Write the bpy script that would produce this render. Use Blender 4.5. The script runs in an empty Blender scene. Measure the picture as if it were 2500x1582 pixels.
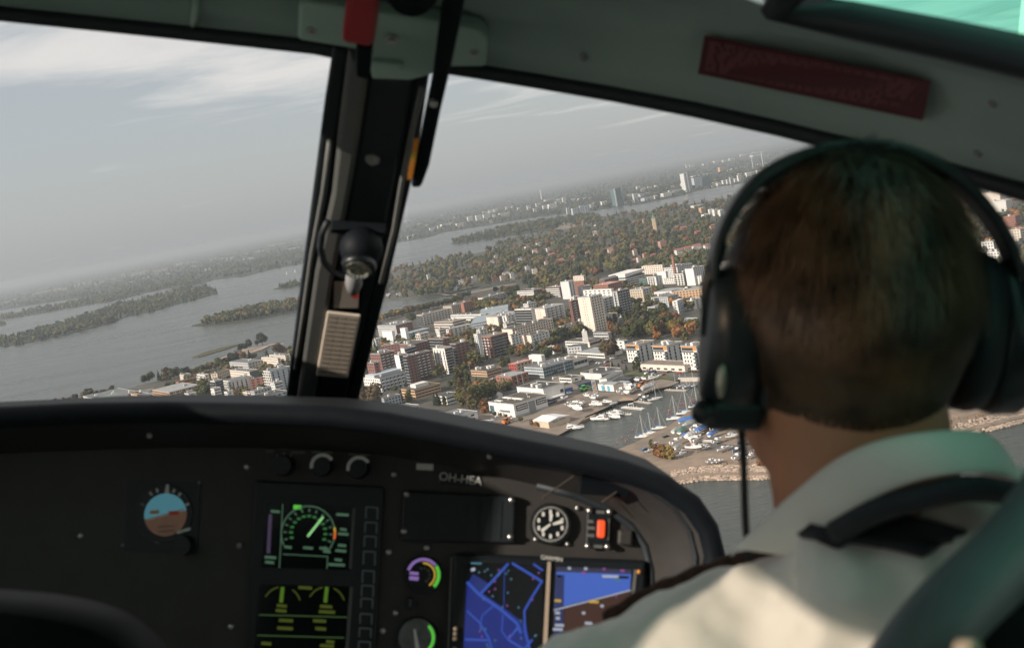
import bpy, bmesh, math, random
import numpy as np
from mathutils import Matrix, Vector
from mathutils.bvhtree import BVHTree

scene = bpy.context.scene
col = scene.collection
R = math.radians
random.seed(7)

# ------------------------------------------------------------------ camera
W, HH = 2500.0, 1582.0            # photograph pixels, used only to turn directions into positions
CX, CY, FP = 1250.0, 791.0, 2875.0
WS = 1.30                          # metres per survey unit: car lengths and storey heights fix it
ALT = 130.0 * WS
PITCH, ROLL = R(6.5), R(10.6)
_f = Vector((0, math.cos(PITCH), -math.sin(PITCH)))
_r0 = Vector((1, 0, 0)); _u0 = Vector((0, math.sin(PITCH), math.cos(PITCH)))
FWD = _f
RGT = _r0 * math.cos(ROLL) - _u0 * math.sin(ROLL)
UPV = _r0 * math.sin(ROLL) + _u0 * math.cos(ROLL)
CAM = Vector((0, 0, ALT))
cam = bpy.data.cameras.new('camera')
cam.sensor_width = 36.0
cam.lens = FP / W * 36.0
cam.clip_start = 0.05
cam.clip_end = 200000.0
cam.dof.use_dof = True
cam.dof.focus_distance = 700.0
cam.dof.aperture_fstop = 10.5
camo = bpy.data.objects.new('camera', cam)
col.objects.link(camo)
camo.matrix_world = Matrix(((RGT.x, UPV.x, -FWD.x, 0), (RGT.y, UPV.y, -FWD.y, 0),
                            (RGT.z, UPV.z, -FWD.z, ALT), (0, 0, 0, 1)))
scene.camera = camo

# ------------------------------------------------------------------ sky and sun
SUN_AZ = Vector((-0.88, -0.47, 0)).normalized()      # horizontal direction towards the sun
SUN_EL = R(27)
SUN_DIR = (SUN_AZ * math.cos(SUN_EL) + Vector((0, 0, math.sin(SUN_EL)))).normalized()
world = bpy.data.worlds.new('World'); scene.world = world
world.use_nodes = True
nt = world.node_tree; nt.nodes.clear()
N = nt.nodes.new; LK = nt.links.new
out = N('ShaderNodeOutputWorld'); bg = N('ShaderNodeBackground')
bg.inputs['Strength'].default_value = 0.105
sky = N('ShaderNodeTexSky'); sky.sky_type = 'NISHITA'; sky.sun_disc = False
sky.sun_elevation = SUN_EL
sky.sun_rotation = math.atan2(SUN_AZ.x, SUN_AZ.y)
sky.air_density = 1.0; sky.dust_density = 2.5; sky.ozone_density = 1.0; sky.altitude = 130
tc = N('ShaderNodeTexCoord')
sep = N('ShaderNodeSeparateXYZ'); LK(tc.outputs['Generated'], sep.inputs[0])
def M2(op, a, b=None, clamp=False):
    n = N('ShaderNodeMath'); n.operation = op; n.use_clamp = clamp
    for i, v in enumerate((a, b)):
        if v is None: continue
        if isinstance(v, (int, float)): n.inputs[i].default_value = v
        else: LK(v, n.inputs[i])
    return n.outputs[0]
zz = M2('MAXIMUM', M2('ADD', sep.outputs['Z'], 0.055), 0.02)
cmb = N('ShaderNodeCombineXYZ')
LK(M2('DIVIDE', sep.outputs['X'], zz), cmb.inputs[0]); LK(M2('DIVIDE', sep.outputs['Y'], zz), cmb.inputs[1])
mp = N('ShaderNodeMapping'); LK(cmb.outputs[0], mp.inputs[0])
mp.inputs['Rotation'].default_value = (0, 0, R(-14)); mp.inputs['Scale'].default_value = (0.5, 0.7, 1)
n1 = N('ShaderNodeTexNoise'); LK(mp.outputs[0], n1.inputs['Vector'])
n1.inputs['Scale'].default_value = 1.5; n1.inputs['Detail'].default_value = 9; n1.inputs['Roughness'].default_value = 0.58
n1.inputs['Distortion'].default_value = 0.5
# a thin layer overhead that ends some way above the horizon
lay = N('ShaderNodeMapRange'); LK(M2('ADD', sep.outputs['Z'], M2('MULTIPLY', sep.outputs['X'], 0.167)), lay.inputs['Value'])
lay.inputs['From Min'].default_value = 0.040; lay.inputs['From Max'].default_value = 0.110
lay.inputs['To Min'].default_value = -0.24; lay.inputs['To Max'].default_value = 0.10
den = N('ShaderNodeMapRange'); LK(M2('ADD', n1.outputs['Fac'], lay.outputs[0]), den.inputs['Value'])
den.inputs['From Min'].default_value = 0.38; den.inputs['From Max'].default_value = 0.70
den.interpolation_type = 'SMOOTHSTEP'
# milky veil: thin high haze everywhere
veil = N('ShaderNodeMix'); veil.data_type = 'RGBA'
veil.inputs['Factor'].default_value = 0.72
LK(sky.outputs[0], veil.inputs['A']); veil.inputs['B'].default_value = (3.76, 3.84, 3.96, 1)
cl = N('ShaderNodeMix'); cl.data_type = 'RGBA'
LK(M2('MULTIPLY', den.outputs[0], 0.95), cl.inputs['Factor']); LK(veil.outputs['Result'], cl.inputs['A'])
cl.inputs['B'].default_value = (5.7, 5.5, 5.35, 1)
LK(cl.outputs['Result'], bg.inputs['Color']); LK(bg.outputs[0], out.inputs[0])

sl = bpy.data.lights.new('sun', 'SUN'); sl.energy = 4.5; sl.angle = R(0.53); sl.color = (1.0, 0.885, 0.765)
so = bpy.data.objects.new('sun', sl); col.objects.link(so)
so.rotation_euler = SUN_DIR.to_track_quat('Z', 'Y').to_euler()
so.location = (0, 0, 400)

scene.view_settings.view_transform = 'Standard'
scene.view_settings.look = 'None'
scene.view_settings.exposure = 0.46
scene.view_settings.gamma = 1.0
scene.view_settings.use_curve_mapping = False
cy = scene.cycles
cy.use_denoising = True
cy.max_bounces = 7; cy.diffuse_bounces = 4; cy.glossy_bounces = 3; cy.transmission_bounces = 6
cy.transparent_max_bounces = 16; cy.volume_bounces = 1
cy.sample_clamp_indirect = 6.0
cy.caustics_reflective = False; cy.caustics_refractive = False

# ------------------------------------------------------------------ pixel -> place
def ray(px, py):
    return (FWD * FP + RGT * (px - CX) + UPV * (CY - py)).normalized()
def gp(px, py, z=0.0):
    d = ray(px, py); t = (z - ALT) / min(d.z, -1e-4)
    return CAM + d * t
def proj(P):
    v = P - CAM; k = FP / v.dot(FWD)
    return (CX + v.dot(RGT) * k, CY - v.dot(UPV) * k)
def zoom(x0, y0, s):
    return lambda X, Y: (x0 + X / s, y0 + Y / s)
z1 = zoom(880, 720, 5.256); z2 = zoom(1090, 680, 6.928); z3 = zoom(1320, 620, 6.928)
z4 = zoom(1500, 620, 6.929); z5 = zoom(1330, 800, 7.256); z6 = zoom(1520, 810, 7.621)
z7 = zoom(1060, 850, 7.257); z8 = zoom(350, 850, 6.508); zm = zoom(1150, 860, 5.861)
zr = zoom(1500, 860, 3.174); za = zoom(0, 560, 3.168); zb = zoom(950, 350, 4.355); zc = zoom(1450, 330, 4.355)

# ------------------------------------------------------------------ materials
MATS = {}
def mat(name, c, rough=0.7, var=0.12, scale=1.0, metal=0.0, spec=0.5, bump=0.0, bscale=None, coat=0.0, c2=None, detail=4, emit=None, es=0.0, coords='Object'):
    if name in MATS: return MATS[name]
    m = bpy.data.materials.new(name); m.use_nodes = True
    t = m.node_tree; b = t.nodes['Principled BSDF']
    b.inputs['Roughness'].default_value = rough; b.inputs['Metallic'].default_value = metal
    b.inputs['Specular IOR Level'].default_value = spec; b.inputs['Coat Weight'].default_value = coat
    co = t.nodes.new('ShaderNodeTexCoord')
    nz = t.nodes.new('ShaderNodeTexNoise'); nz.inputs['Scale'].default_value = scale; nz.inputs['Detail'].default_value = detail
    t.links.new(co.outputs[coords], nz.inputs['Vector'])
    mr = t.nodes.new('ShaderNodeMapRange'); mr.inputs['From Min'].default_value = 0.3; mr.inputs['From Max'].default_value = 0.7
    t.links.new(nz.outputs['Fac'], mr.inputs['Value'])
    mx = t.nodes.new('ShaderNodeMix'); mx.data_type = 'RGBA'
    t.links.new(mr.outputs[0], mx.inputs['Factor'])
    a = tuple(x * (1 - var) for x in c[:3]) + (1,)
    d = tuple(min(1, x * (1 + var)) for x in (c2 or c)[:3]) + (1,)
    mx.inputs['A'].default_value = a; mx.inputs['B'].default_value = d
    t.links.new(mx.outputs['Result'], b.inputs['Base Color'])
    if bump:
        n2 = t.nodes.new('ShaderNodeTexNoise'); n2.inputs['Scale'].default_value = bscale or scale * 4; n2.inputs['Detail'].default_value = 5
        t.links.new(co.outputs[coords], n2.inputs['Vector'])
        bp = t.nodes.new('ShaderNodeBump'); bp.inputs['Strength'].default_value = bump
        t.links.new(n2.outputs['Fac'], bp.inputs['Height']); t.links.new(bp.outputs[0], b.inputs['Normal'])
    if emit:
        b.inputs['Emission Color'].default_value = tuple(emit[:3]) + (1,); b.inputs['Emission Strength'].default_value = es
    MATS[name] = m
    return m
def tint_mat(name, rough=0.8, source='object', var=0.25, scale=0.5, coat=0.0, trans=0.0):
    """colour comes from the object's own colour or from a per-plant colour attribute"""
    if name in MATS: return MATS[name]
    m = bpy.data.materials.new(name); m.use_nodes = True
    t = m.node_tree; b = t.nodes['Principled BSDF']; b.inputs['Roughness'].default_value = rough
    b.inputs['Coat Weight'].default_value = coat
    b.inputs['Specular IOR Level'].default_value = 0.25 if rough > 0.7 else 0.5
    if source == 'object':
        s = t.nodes.new('ShaderNodeObjectInfo').outputs['Color']
    else:
        a = t.nodes.new('ShaderNodeAttribute'); a.attribute_name = 'tint'; s = a.outputs['Color']
    co = t.nodes.new('ShaderNodeTexCoord')
    nz = t.nodes.new('ShaderNodeTexNoise'); nz.inputs['Scale'].default_value = scale; nz.inputs['Detail'].default_value = 3
    t.links.new(co.outputs['Object'], nz.inputs['Vector'])
    mr = t.nodes.new('ShaderNodeMapRange'); mr.inputs['From Min'].default_value = 0.3; mr.inputs['From Max'].default_value = 0.7
    mr.inputs['To Min'].default_value = 1 - var; mr.inputs['To Max'].default_value = 1 + var
    t.links.new(nz.outputs['Fac'], mr.inputs['Value'])
    vm = t.nodes.new('ShaderNodeVectorMath'); vm.operation = 'SCALE'
    t.links.new(s, vm.inputs[0]); t.links.new(mr.outputs[0], vm.inputs['Scale'])
    t.links.new(vm.outputs[0], b.inputs['Base Color'])
    MATS[name] = m
    return m

# ------------------------------------------------------------------ mesh building
class MB:
    def __init__(s): s.v = []; s.f = []
    def add(s, vs, fs):
        o = len(s.v); s.v += [tuple(v) for v in vs]; s.f += [tuple(i + o for i in f) for f in fs]; return s
    def hexa(s, p):                      # 8 corners: bottom 0-3 (ccw), top 4-7
        return s.add(p, [(3, 2, 1, 0), (4, 5, 6, 7), (0, 1, 5, 4), (1, 2, 6, 5), (2, 3, 7, 6), (3, 0, 4, 7)])
    def box(s, x0, x1, y0, y1, z0, z1):
        return s.hexa([(x0, y0, z0), (x1, y0, z0), (x1, y1, z0), (x0, y1, z0), (x0, y0, z1), (x1, y0, z1), (x1, y1, z1), (x0, y1, z1)])
    def obox(s, c, ex, ey, ez):          # centre and three half-axes
        c, ex, ey, ez = Vector(c), Vector(ex), Vector(ey), Vector(ez)
        return s.hexa([c - ex - ey - ez, c + ex - ey - ez, c + ex + ey - ez, c - ex + ey - ez,
                       c - ex - ey + ez, c + ex - ey + ez, c + ex + ey + ez, c - ex + ey + ez])
    def prism(s, poly, z0, z1):          # poly: list of (x, y)
        n = len(poly)
        a = sum(poly[i][0] * poly[(i + 1) % n][1] - poly[(i + 1) % n][0] * poly[i][1] for i in range(n))
        if a < 0: poly = poly[::-1]
        vs = [(p[0], p[1], z0) for p in poly] + [(p[0], p[1], z1) for p in poly]
        fs = [tuple(range(n))[::-1], tuple(range(n, 2 * n))] + [(i, (i + 1) % n, n + (i + 1) % n, n + i) for i in range(n)]
        return s.add(vs, fs)
    def quad(s, a, b, c, d): return s.add([a, b, c, d], [(0, 1, 2, 3)])
    def slab(s, pts, nrm, t0, t1):       # closed plate: polygon offset along a normal
        nrm = Vector(nrm); n = len(pts)
        vs = [Vector(p) + nrm * t0 for p in pts] + [Vector(p) + nrm * t1 for p in pts]
        fs = [tuple(range(n))[::-1], tuple(range(n, 2 * n))] + [(i, (i + 1) % n, n + (i + 1) % n, n + i) for i in range(n)]
        return s.add(vs, fs)
    def tube(s, pts, rad, n=8, cap=True):
        pts = [Vector(p) for p in pts]
        rs = rad if isinstance(rad, (list, tuple)) else [rad] * len(pts)
        rings = []; ref = None
        for i, p in enumerate(pts):
            d = (pts[min(i + 1, len(pts) - 1)] - pts[max(i - 1, 0)]).normalized()
            if ref is None:
                ref = d.orthogonal().normalized()
            ref = (ref - d * ref.dot(d)).normalized(); bi = d.cross(ref)
            rings.append([p + (ref * math.cos(2 * math.pi * k / n) + bi * math.sin(2 * math.pi * k / n)) * rs[i] for k in range(n)])
        vs = [v for r_ in rings for v in r_]; fs = []
        for i in range(len(pts) - 1):
            for k in range(n):
                fs.append((i * n + k, i * n + (k + 1) % n, (i + 1) * n + (k + 1) % n, (i + 1) * n + k))
        if cap: fs += [tuple(range(n))[::-1], tuple((len(pts) - 1) * n + k for k in range(n))]
        return s.add(vs, fs)
    def loft(s, rings, closed=True, cap=True):
        n = len(rings[0]); vs = [v for r_ in rings for v in r_]; fs = []
        for i in range(len(rings) - 1):
            for k in range(n if closed else n - 1):
                fs.append((i * n + k, i * n + (k + 1) % n, (i + 1) * n + (k + 1) % n, (i + 1) * n + k))
        if cap and closed: fs += [tuple(range(n))[::-1], tuple((len(rings) - 1) * n + k for k in range(n))]
        return s.add(vs, fs)
    def ball(s, c, r, nu=10, nv=7, sq=(1, 1, 1)):
        rings = []
        for j in range(nv + 1):
            a = math.pi * j / nv
            rr = max(math.sin(a), 0.02) * r
            rings.append([(c[0] + rr * math.cos(2 * math.pi * k / nu) * sq[0], c[1] + rr * math.sin(2 * math.pi * k / nu) * sq[1], c[2] - r * math.cos(a) * sq[2]) for k in range(nu)])
        return s.loft(rings)
    def mesh(s, name, mt=None, origin=(0, 0, 0), smooth=False):
        me = bpy.data.meshes.new(name)
        o = Vector(origin)
        me.from_pydata([tuple(Vector(v) - o) for v in s.v], [], s.f)
        if mt: me.materials.append(mt)
        if smooth: me.polygons.foreach_set('use_smooth', [True] * len(me.polygons))
        me.update()
        return me
    def build(s, name, mt, parent=None, origin=None, smooth=False, bevel=0.0, label=None):
        if origin is None: origin = ORG.get(parent.name, (0, 0, 0)) if parent else (0, 0, 0)
        o = bpy.data.objects.new(name, s.mesh(name, mt, origin, smooth))
        col.objects.link(o)
        if parent: o.parent = parent; ORG[o.name] = origin
        else: o.location = origin
        if bevel:
            b = o.modifiers.new('bevel', 'BEVEL'); b.width = bevel; b.segments = 2; b.limit_method = 'ANGLE'
        if label: o['label'] = label
        return o
ORG = {}
def thing(name, label, cat, loc=(0, 0, 0), group=None, frame=None, rotz=0.0, scale=1.0):
    o = bpy.data.objects.new(name, None); o.empty_display_size = 0.2
    col.objects.link(o)
    if frame is not None: o.matrix_world = frame @ Matrix.Translation(Vector(loc))
    else:
        o.location = loc; o.rotation_euler = (0, 0, rotz); o.scale = (scale,) * 3
    ORG[o.name] = tuple(loc)
    return tag(o, label, cat, group)
def tag(o, label, cat, group=None):
    o['label'] = label; o['category'] = cat
    if group: o['group'] = group
    return o
def struct(o, kind='structure', label=None):
    o['kind'] = kind
    if label: o['label'] = label
    return o
ORD = ['first', 'second', 'third', 'fourth', 'fifth', 'sixth', 'seventh', 'eighth', 'ninth', 'tenth', 'eleventh', 'twelfth',
       'thirteenth', 'fourteenth', 'fifteenth', 'sixteenth', 'seventeenth', 'eighteenth', 'nineteenth', 'twentieth',
       'twenty-first', 'twenty-second', 'twenty-third', 'twenty-fourth', 'twenty-fifth', 'twenty-sixth', 'twenty-seventh',
       'twenty-eighth', 'twenty-ninth', 'thirtieth', 'thirty-first', 'thirty-second', 'thirty-third', 'thirty-fourth',
       'thirty-fifth', 'thirty-sixth', 'thirty-seventh', 'thirty-eighth', 'thirty-ninth', 'fortieth', 'forty-first', 'forty-second', 'forty-third', 'forty-fourth', 'forty-fifth', 'forty-sixth', 'forty-seventh', 'forty-eighth', 'forty-ninth', 'fiftieth']
# ================================================================== terrain and water
def px_poly(pts, z=0.0): return [tuple(gp(x, y, z).xy) for x, y in pts]
def world_far(deg, dist): return (math.sin(R(deg)) * dist, math.cos(R(deg)) * dist)
from mathutils.geometry import delaunay_2d_cdt
def tri_prism(poly, z0, z1):
    """closed prism over any simple polygon"""
    k = 1.0
    a = sum(poly[i][0] * poly[(i + 1) % len(poly)][1] - poly[(i + 1) % len(poly)][0] * poly[i][1] for i in range(len(poly)))
    if a < 0: poly = poly[::-1]
    n = len(poly)
    vs, es, fs, *_ = delaunay_2d_cdt([Vector(p) for p in poly], [], [list(range(n))], 1, 1e-4)
    bm = bmesh.new()
    top = [bm.verts.new((v.x, v.y, z1)) for v in vs]
    for f in fs:
        try: bm.faces.new([top[i] for i in f])
        except ValueError: pass
    up = [bm.verts.new((x, y, z1)) for x, y in poly]; low = [bm.verts.new((x, y, z0)) for x, y in poly]
    for i in range(n):
        j = (i + 1) % n
        bm.faces.new((low[i], low[j], up[j], up[i]))
    return bm
def rough_line(pts, amp, step, seed=0, closed=True):
    """make a shoreline irregular in world space"""
    rnd = random.Random(seed); outp = []
    for i in range(len(pts) if closed else len(pts) - 1):
        a = Vector(pts[i]); b = Vector(pts[(i + 1) % len(pts)])
        n = max(1, min(14, int((b - a).length / step)))
        nrm = Vector((-(b - a).y, (b - a).x)).normalized() if (b - a).length > 0 else Vector((0, 0))
        for k in range(n):
            p = a.lerp(b, k / n)
            if k: p = p + nrm * rnd.uniform(-amp, amp)
            outp.append((p.x, p.y))
    if not closed: outp.append(tuple(pts[-1]))
    return outp
def land(name, poly, z, mt, rough=None, label=None):
    if rough: poly = rough_line(poly, rough[0], rough[1], len(name))
    bm = tri_prism(poly, -1.0, z)
    me = bpy.data.meshes.new(name); bm.to_mesh(me); bm.free(); me.materials.append(mt)
    o = bpy.data.objects.new(name, me); col.objects.link(o); struct(o)
    return o, poly

# water
def sea_material():
    m = bpy.data.materials.new('sea_water'); m.use_nodes = True
    t = m.node_tree; b = t.nodes['Principled BSDF']
    b.inputs['Base Color'].default_value = (0.044, 0.054, 0.049, 1)
    b.inputs['Roughness'].default_value = 0.22; b.inputs['IOR'].default_value = 1.33; b.inputs['Specular IOR Level'].default_value = 0.34
    co = t.nodes.new('ShaderNodeTexCoord')
    def nz(scale, sx, sy, rot, detail):
        mp = t.nodes.new('ShaderNodeMapping'); mp.inputs['Scale'].default_value = (sx, sy, 1); mp.inputs['Rotation'].default_value = (0, 0, R(rot))
        t.links.new(co.outputs['Object'], mp.inputs[0])
        n = t.nodes.new('ShaderNodeTexNoise'); n.inputs['Scale'].default_value = scale; n.inputs['Detail'].default_value = detail
        n.inputs['Roughness'].default_value = 0.6
        t.links.new(mp.outputs[0], n.inputs['Vector']); return n
    a = nz(0.16, 0.55, 1.5, 18, 5); c = nz(0.006, 0.5, 1.7, 10, 4)
    ad = t.nodes.new('ShaderNodeMath'); ad.operation = 'MULTIPLY_ADD'
    t.links.new(c.outputs['Fac'], ad.inputs[0]); ad.inputs[1].default_value = 1.2; t.links.new(a.outputs['Fac'], ad.inputs[2])
    bp = t.nodes.new('ShaderNodeBump'); bp.inputs['Strength'].default_value = 0.9; bp.inputs['Distance'].default_value = 2.2
    t.links.new(ad.outputs[0], bp.inputs['Height']); t.links.new(bp.outputs[0], b.inputs['Normal'])
    mr = t.nodes.new('ShaderNodeMapRange'); t.links.new(c.outputs['Fac'], mr.inputs['Value'])
    mr.inputs['From Min'].default_value = 0.35; mr.inputs['From Max'].default_value = 0.65
    mr.inputs['To Min'].default_value = 0.14; mr.inputs['To Max'].default_value = 0.30
    t.links.new(mr.outputs[0], b.inputs['Roughness'])
    return m
SEA = sea_material()
me = bpy.data.meshes.new('sea'); S = 45000
me.from_pydata([(-S, -S, 0), (S, -S, 0), (S, S, 0), (-S, S, 0)], [], [(0, 1, 2, 3)]); me.materials.append(SEA)
sea = bpy.data.objects.new('sea', me); col.objects.link(sea); struct(sea)

def ground_material(name, cols, scales=(0.004, 0.03, 0.25)):
    m = bpy.data.materials.new(name); m.use_nodes = True
    t = m.node_tree; b = t.nodes['Principled BSDF']; b.inputs['Roughness'].default_value = 0.95; b.inputs['Specular IOR Level'].default_value = 0.2
    co = t.nodes.new('ShaderNodeTexCoord')
    ns = []
    for s in scales:
        n = t.nodes.new('ShaderNodeTexNoise'); n.inputs['Scale'].default_value = s; n.inputs['Detail'].default_value = 6
        t.links.new(co.outputs['Object'], n.inputs['Vector']); ns.append(n)
    def ramp(n, c0, c1, lo=0.38, hi=0.62):
        r_ = t.nodes.new('ShaderNodeValToRGB'); t.links.new(n.outputs['Fac'], r_.inputs[0])
        r_.color_ramp.elements[0].position = lo; r_.color_ramp.elements[0].color = c0 + (1,)
        r_.color_ramp.elements[1].position = hi; r_.color_ramp.elements[1].color = c1 + (1,)
        return r_
    a = ramp(ns[0], cols[0], cols[1]); c = ramp(ns[1], cols[2], cols[3])
    mx = t.nodes.new('ShaderNodeMix'); mx.data_type = 'RGBA'
    t.links.new(ns[2].outputs['Fac'], mx.inputs['Factor']); t.links.new(a.outputs[0], mx.inputs['A']); t.links.new(c.outputs[0], mx.inputs['B'])
    t.links.new(mx.outputs['Result'], b.inputs['Base Color'])
    return m
G_CITY = ground_material('town_ground', [(0.045, 0.052, 0.030), (0.095, 0.088, 0.074), (0.050, 0.052, 0.047), (0.115, 0.106, 0.094)])
G_WOOD = ground_material('wood_floor', [(0.022, 0.036, 0.020), (0.035, 0.045, 0.022), (0.022, 0.030, 0.018), (0.06, 0.055, 0.03)])
G_FAR = ground_material('far_country', [(0.020, 0.036, 0.024), (0.030, 0.045, 0.028), (0.020, 0.032, 0.022), (0.045, 0.050, 0.036)], (0.0012, 0.004, 0.02))
G_YARD = ground_material('yard_gravel', [(0.19, 0.155, 0.125), (0.25, 0.205, 0.165), (0.15, 0.125, 0.10), (0.24, 0.20, 0.165)], (0.02, 0.09, 0.5))
G_SAND = ground_material('sandy_yard', [(0.20, 0.155, 0.118), (0.28, 0.215, 0.16), (0.16, 0.128, 0.10), (0.25, 0.195, 0.15)], (0.03, 0.12, 0.6))
G_ROAD = ground_material('asphalt', [(0.10, 0.095, 0.09), (0.13, 0.12, 0.112), (0.085, 0.08, 0.078), (0.125, 0.118, 0.11)], (0.03, 0.2, 1.0))
G_LAWN = ground_material('lawn', [(0.07, 0.10, 0.03), (0.12, 0.12, 0.045), (0.06, 0.085, 0.028), (0.11, 0.105, 0.05)], (0.02, 0.1, 0.5))
ROCK = mat('shore_rock', (0.22, 0.175, 0.14), 0.95, 0.4, 0.35, c2=(0.34, 0.26, 0.20))

ZL = 2.0
main_px = [(-200, 1085), (-60, 1033), (60, 1000), (107, 989), (190, 976), (271, 961), (363, 939), (420, 924), (473, 910), (530, 898), (593, 879),
           (650, 868), (704, 855), (780, 836), (850, 808), (926, 775), (994, 752), (1035, 747), (1077, 737), (1118, 726), (1159, 712), (1214, 702),
           (1256, 696), (1300, 688), (1256, 689), (1159, 704), (1090, 719), (1035, 729), (936, 734), (870, 735), (830, 716), (850, 692), (905, 676), (950, 664),
           (996, 652), (1042, 642), (1090, 634), (1134, 626), (1203, 612), (1248, 600), (1262, 597), (1222, 603), (1205, 603), (1215, 593), (1225, 587), (1290, 577), (1340, 568), (1385, 556),
           (1430, 545), (1450, 535), (1519, 521), (1592, 518), (1634, 504), (1680, 501), (1737, 492), (1817, 479), (1870, 468), (2100, 421), (2400, 365), (2800, 300)]
end_px = [(2900, 880), (2400, 895), (1850, 915), (1727, 929), (1658, 932), (1638, 941), (1631, 946), (1604, 949), (1590, 956), (1568, 961), (1575, 964),
          (1550, 975), (1546, 978), (1508, 980), (1490, 990), (1431, 1014), (1411, 1034), (1360, 1062), (1310, 1085), (1270, 1130), (1230, 1250), (800, 1500), (-200, 1500)]
land_main, MAINP = land('ground', rough_line(px_poly(main_px + end_px), 3.0, 40, 3), ZL, G_CITY)
spit_px = [(1480, 1115), (1550, 1087), (1590, 1066), (1632, 1046), (1676, 1014), (1720, 980), (1746, 964), (1800, 950), (1870, 930), (1930, 930), (2000, 985), (2200, 1012), (2392, 1003),
           (2500, 976), (2700, 930), (2800, 905), (2800, 960), (2700, 979), (2500, 1026), (2418, 1047), (2150, 1112), (1950, 1161), (1840, 1166), (1720, 1166), (1640, 1180), (1560, 1175), (1480, 1150)]
land_spit, SPITP = land('marina_peninsula', px_poly(spit_px), ZL - 0.3, G_SAND, (1.0, 14))
isl1_px = [(1101, 597), (1125, 595), (1165, 589), (1221, 580), (1290, 570), (1345, 561), (1390, 551), (1450, 540), (1470, 530), (1440, 527), (1400, 532), (1330, 541), (1262, 552), (1222, 561), (1180, 570), (1130, 584), (1108, 590)]
land('wooded_headland', px_poly(isl1_px), 2.0, G_WOOD, (8, 60))
islC_px = [(-120, 880), (0, 847), (40, 843), (79, 835), (140, 822), (215, 804), (270, 789), (316, 772), (360, 764), (410, 750), (473, 733), (505, 724), (531, 716), (515, 709), (490, 700), (440, 708), (360, 728), (290, 745), (215, 772), (150, 793), (80, 815), (0, 832), (-120, 862)]
_, ISLC = land('wooded_island', px_poly(islC_px), 1.5, G_WOOD, (6, 70))
islB_px = [(-120, 803), (0, 782), (70, 771), (150, 757), (236, 741), (262, 738), (300, 730), (372, 712), (420, 702), (500, 694), (470, 688), (372, 700), (240, 725), (120, 750), (0, 772), (-120, 792)]
_, ISLB = land('long_wooded_island', px_poly(islB_px), 1.5, G_WOOD, (10, 150))
land('wooded_islet', px_poly([(-60, 800), (0, 797), (16, 793), (10, 788), (-60, 794)]), 1.5, G_WOOD, (3, 60))
islD_px = [(468, 796), (492, 797), (530, 795), (580, 788), (631, 779), (694, 766), (760, 752), (800, 740), (790, 726), (723, 738), (640, 752), (568, 771), (520, 784), (485, 792)]
_, ISLD = land('pine_island', px_poly(islD_px), 1.5, G_WOOD, (4, 50))
islE_px = [(667, 707), (690, 706), (740, 697), (800, 688), (800, 672), (730, 690), (690, 700)]
land('rocky_islet', px_poly(islE_px), 1.5, G_WOOD, (3, 50))
skF_px = [(469, 874), (485, 873), (520, 863), (560, 851), (594, 839), (575, 842), (540, 850), (500, 861)]
land('grassy_skerry', px_poly(skF_px), 1.0, ground_material('reeds', [(0.060, 0.058, 0.028), (0.10, 0.075, 0.036), (0.045, 0.050, 0.026), (0.085, 0.07, 0.034)], (0.02, 0.1, 0.5)), (1.2, 12))
skG_px = [(523, 884), (545, 879), (575, 872), (615, 863), (640, 855), (658, 846), (675, 841), (692, 840), (660, 841), (635, 847), (590, 855), (560, 867)]
land('rocky_skerry', px_poly(skG_px), 1.2, ROCK, (1.2, 12))
# far mainland out to the horizon
mpx = [(-700, 885), (-300, 811), (0, 758), (104, 742), (142, 736), (240, 722), (372, 704), (492, 693), (521, 684), (545, 681), (565, 676), (593, 677), (625, 668), (656, 660), (694, 652), (735, 645),
       (850, 620), (973, 592), (1042, 581), (1078, 569), (1143, 558), (1219, 546), (1300, 532), (1400, 520), (1440, 516), (1480, 510), (1505, 503), (1553, 501), (1578, 496), (1656, 480), (1702, 466),
       (1748, 457), (1854, 443), (1950, 425), (2200, 377), (2900, 247)]
mp_world = px_poly(mpx)
far_edge = [world_far(a, 42000) for a in (50, 40, 25, 10, -10, -25, -40, -50)]
land('mainland', rough_line(mp_world, 14, 150, 5, False) + far_edge, 1.6, G_FAR)
# yards, roads and lawns lie a few millimetres to centimetres above the town ground
def sheet(name, pts, mt, lift, zbase=ZL):
    o, _ = None, None
    poly = px_poly(pts, zbase)
    bm = tri_prism(poly, zbase - 0.02, zbase + lift)
    me = bpy.data.meshes.new(name); bm.to_mesh(me); bm.free(); me.materials.append(mt)
    o = bpy.data.objects.new(name, me); col.objects.link(o); struct(o); return o
sheet('marina_yard', [z7(760, 1180), z7(980, 1130), z7(1440, 1240), zm(900, 880), zm(1180, 740), zm(1420, 560), zm(1150, 400), zm(1260, 330), zm(1500, 470), zm(1830, 600), zm(2120, 640), zm(2100, 690),
     z5(1290, 1290), (1503, 984), (1488, 992), (1431, 1016), (1411, 1036), (1362, 1063), (1320, 1085), (1240, 1075), (1180, 1050)], G_YARD, 0.02)
sheet('quay_yard', [zm(1830, 600), z5(940, 1130), z5(1250, 1150), z5(1600, 1010), z6(700, 880), z6(1040, 930), (1656, 934), (1638, 942), (1604, 950), (1568, 962), (1550, 976), (1510, 980), zm(2100, 690)], G_YARD, 0.026)
sheet('parking_road', [z5(1040, 545), z5(1340, 560), z6(0, 590), z6(330, 620), z6(1000, 760), z6(1420, 770), z6(1620, 730), z6(1620, 830), z6(1050, 850), z6(700, 800), z6(430, 760), z5(1420, 740), z5(1250, 660), z5(960, 650), z5(640, 620)], G_ROAD, 0.03)
sheet('quay_lawn', [z5(1370, 760), z5(1560, 770), z6(430, 790), z6(940, 840), z6(900, 880), z6(620, 880), z6(440, 830), z6(300, 800), z5(1640, 830), z5(1440, 830)], G_LAWN, 0.04)
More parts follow.
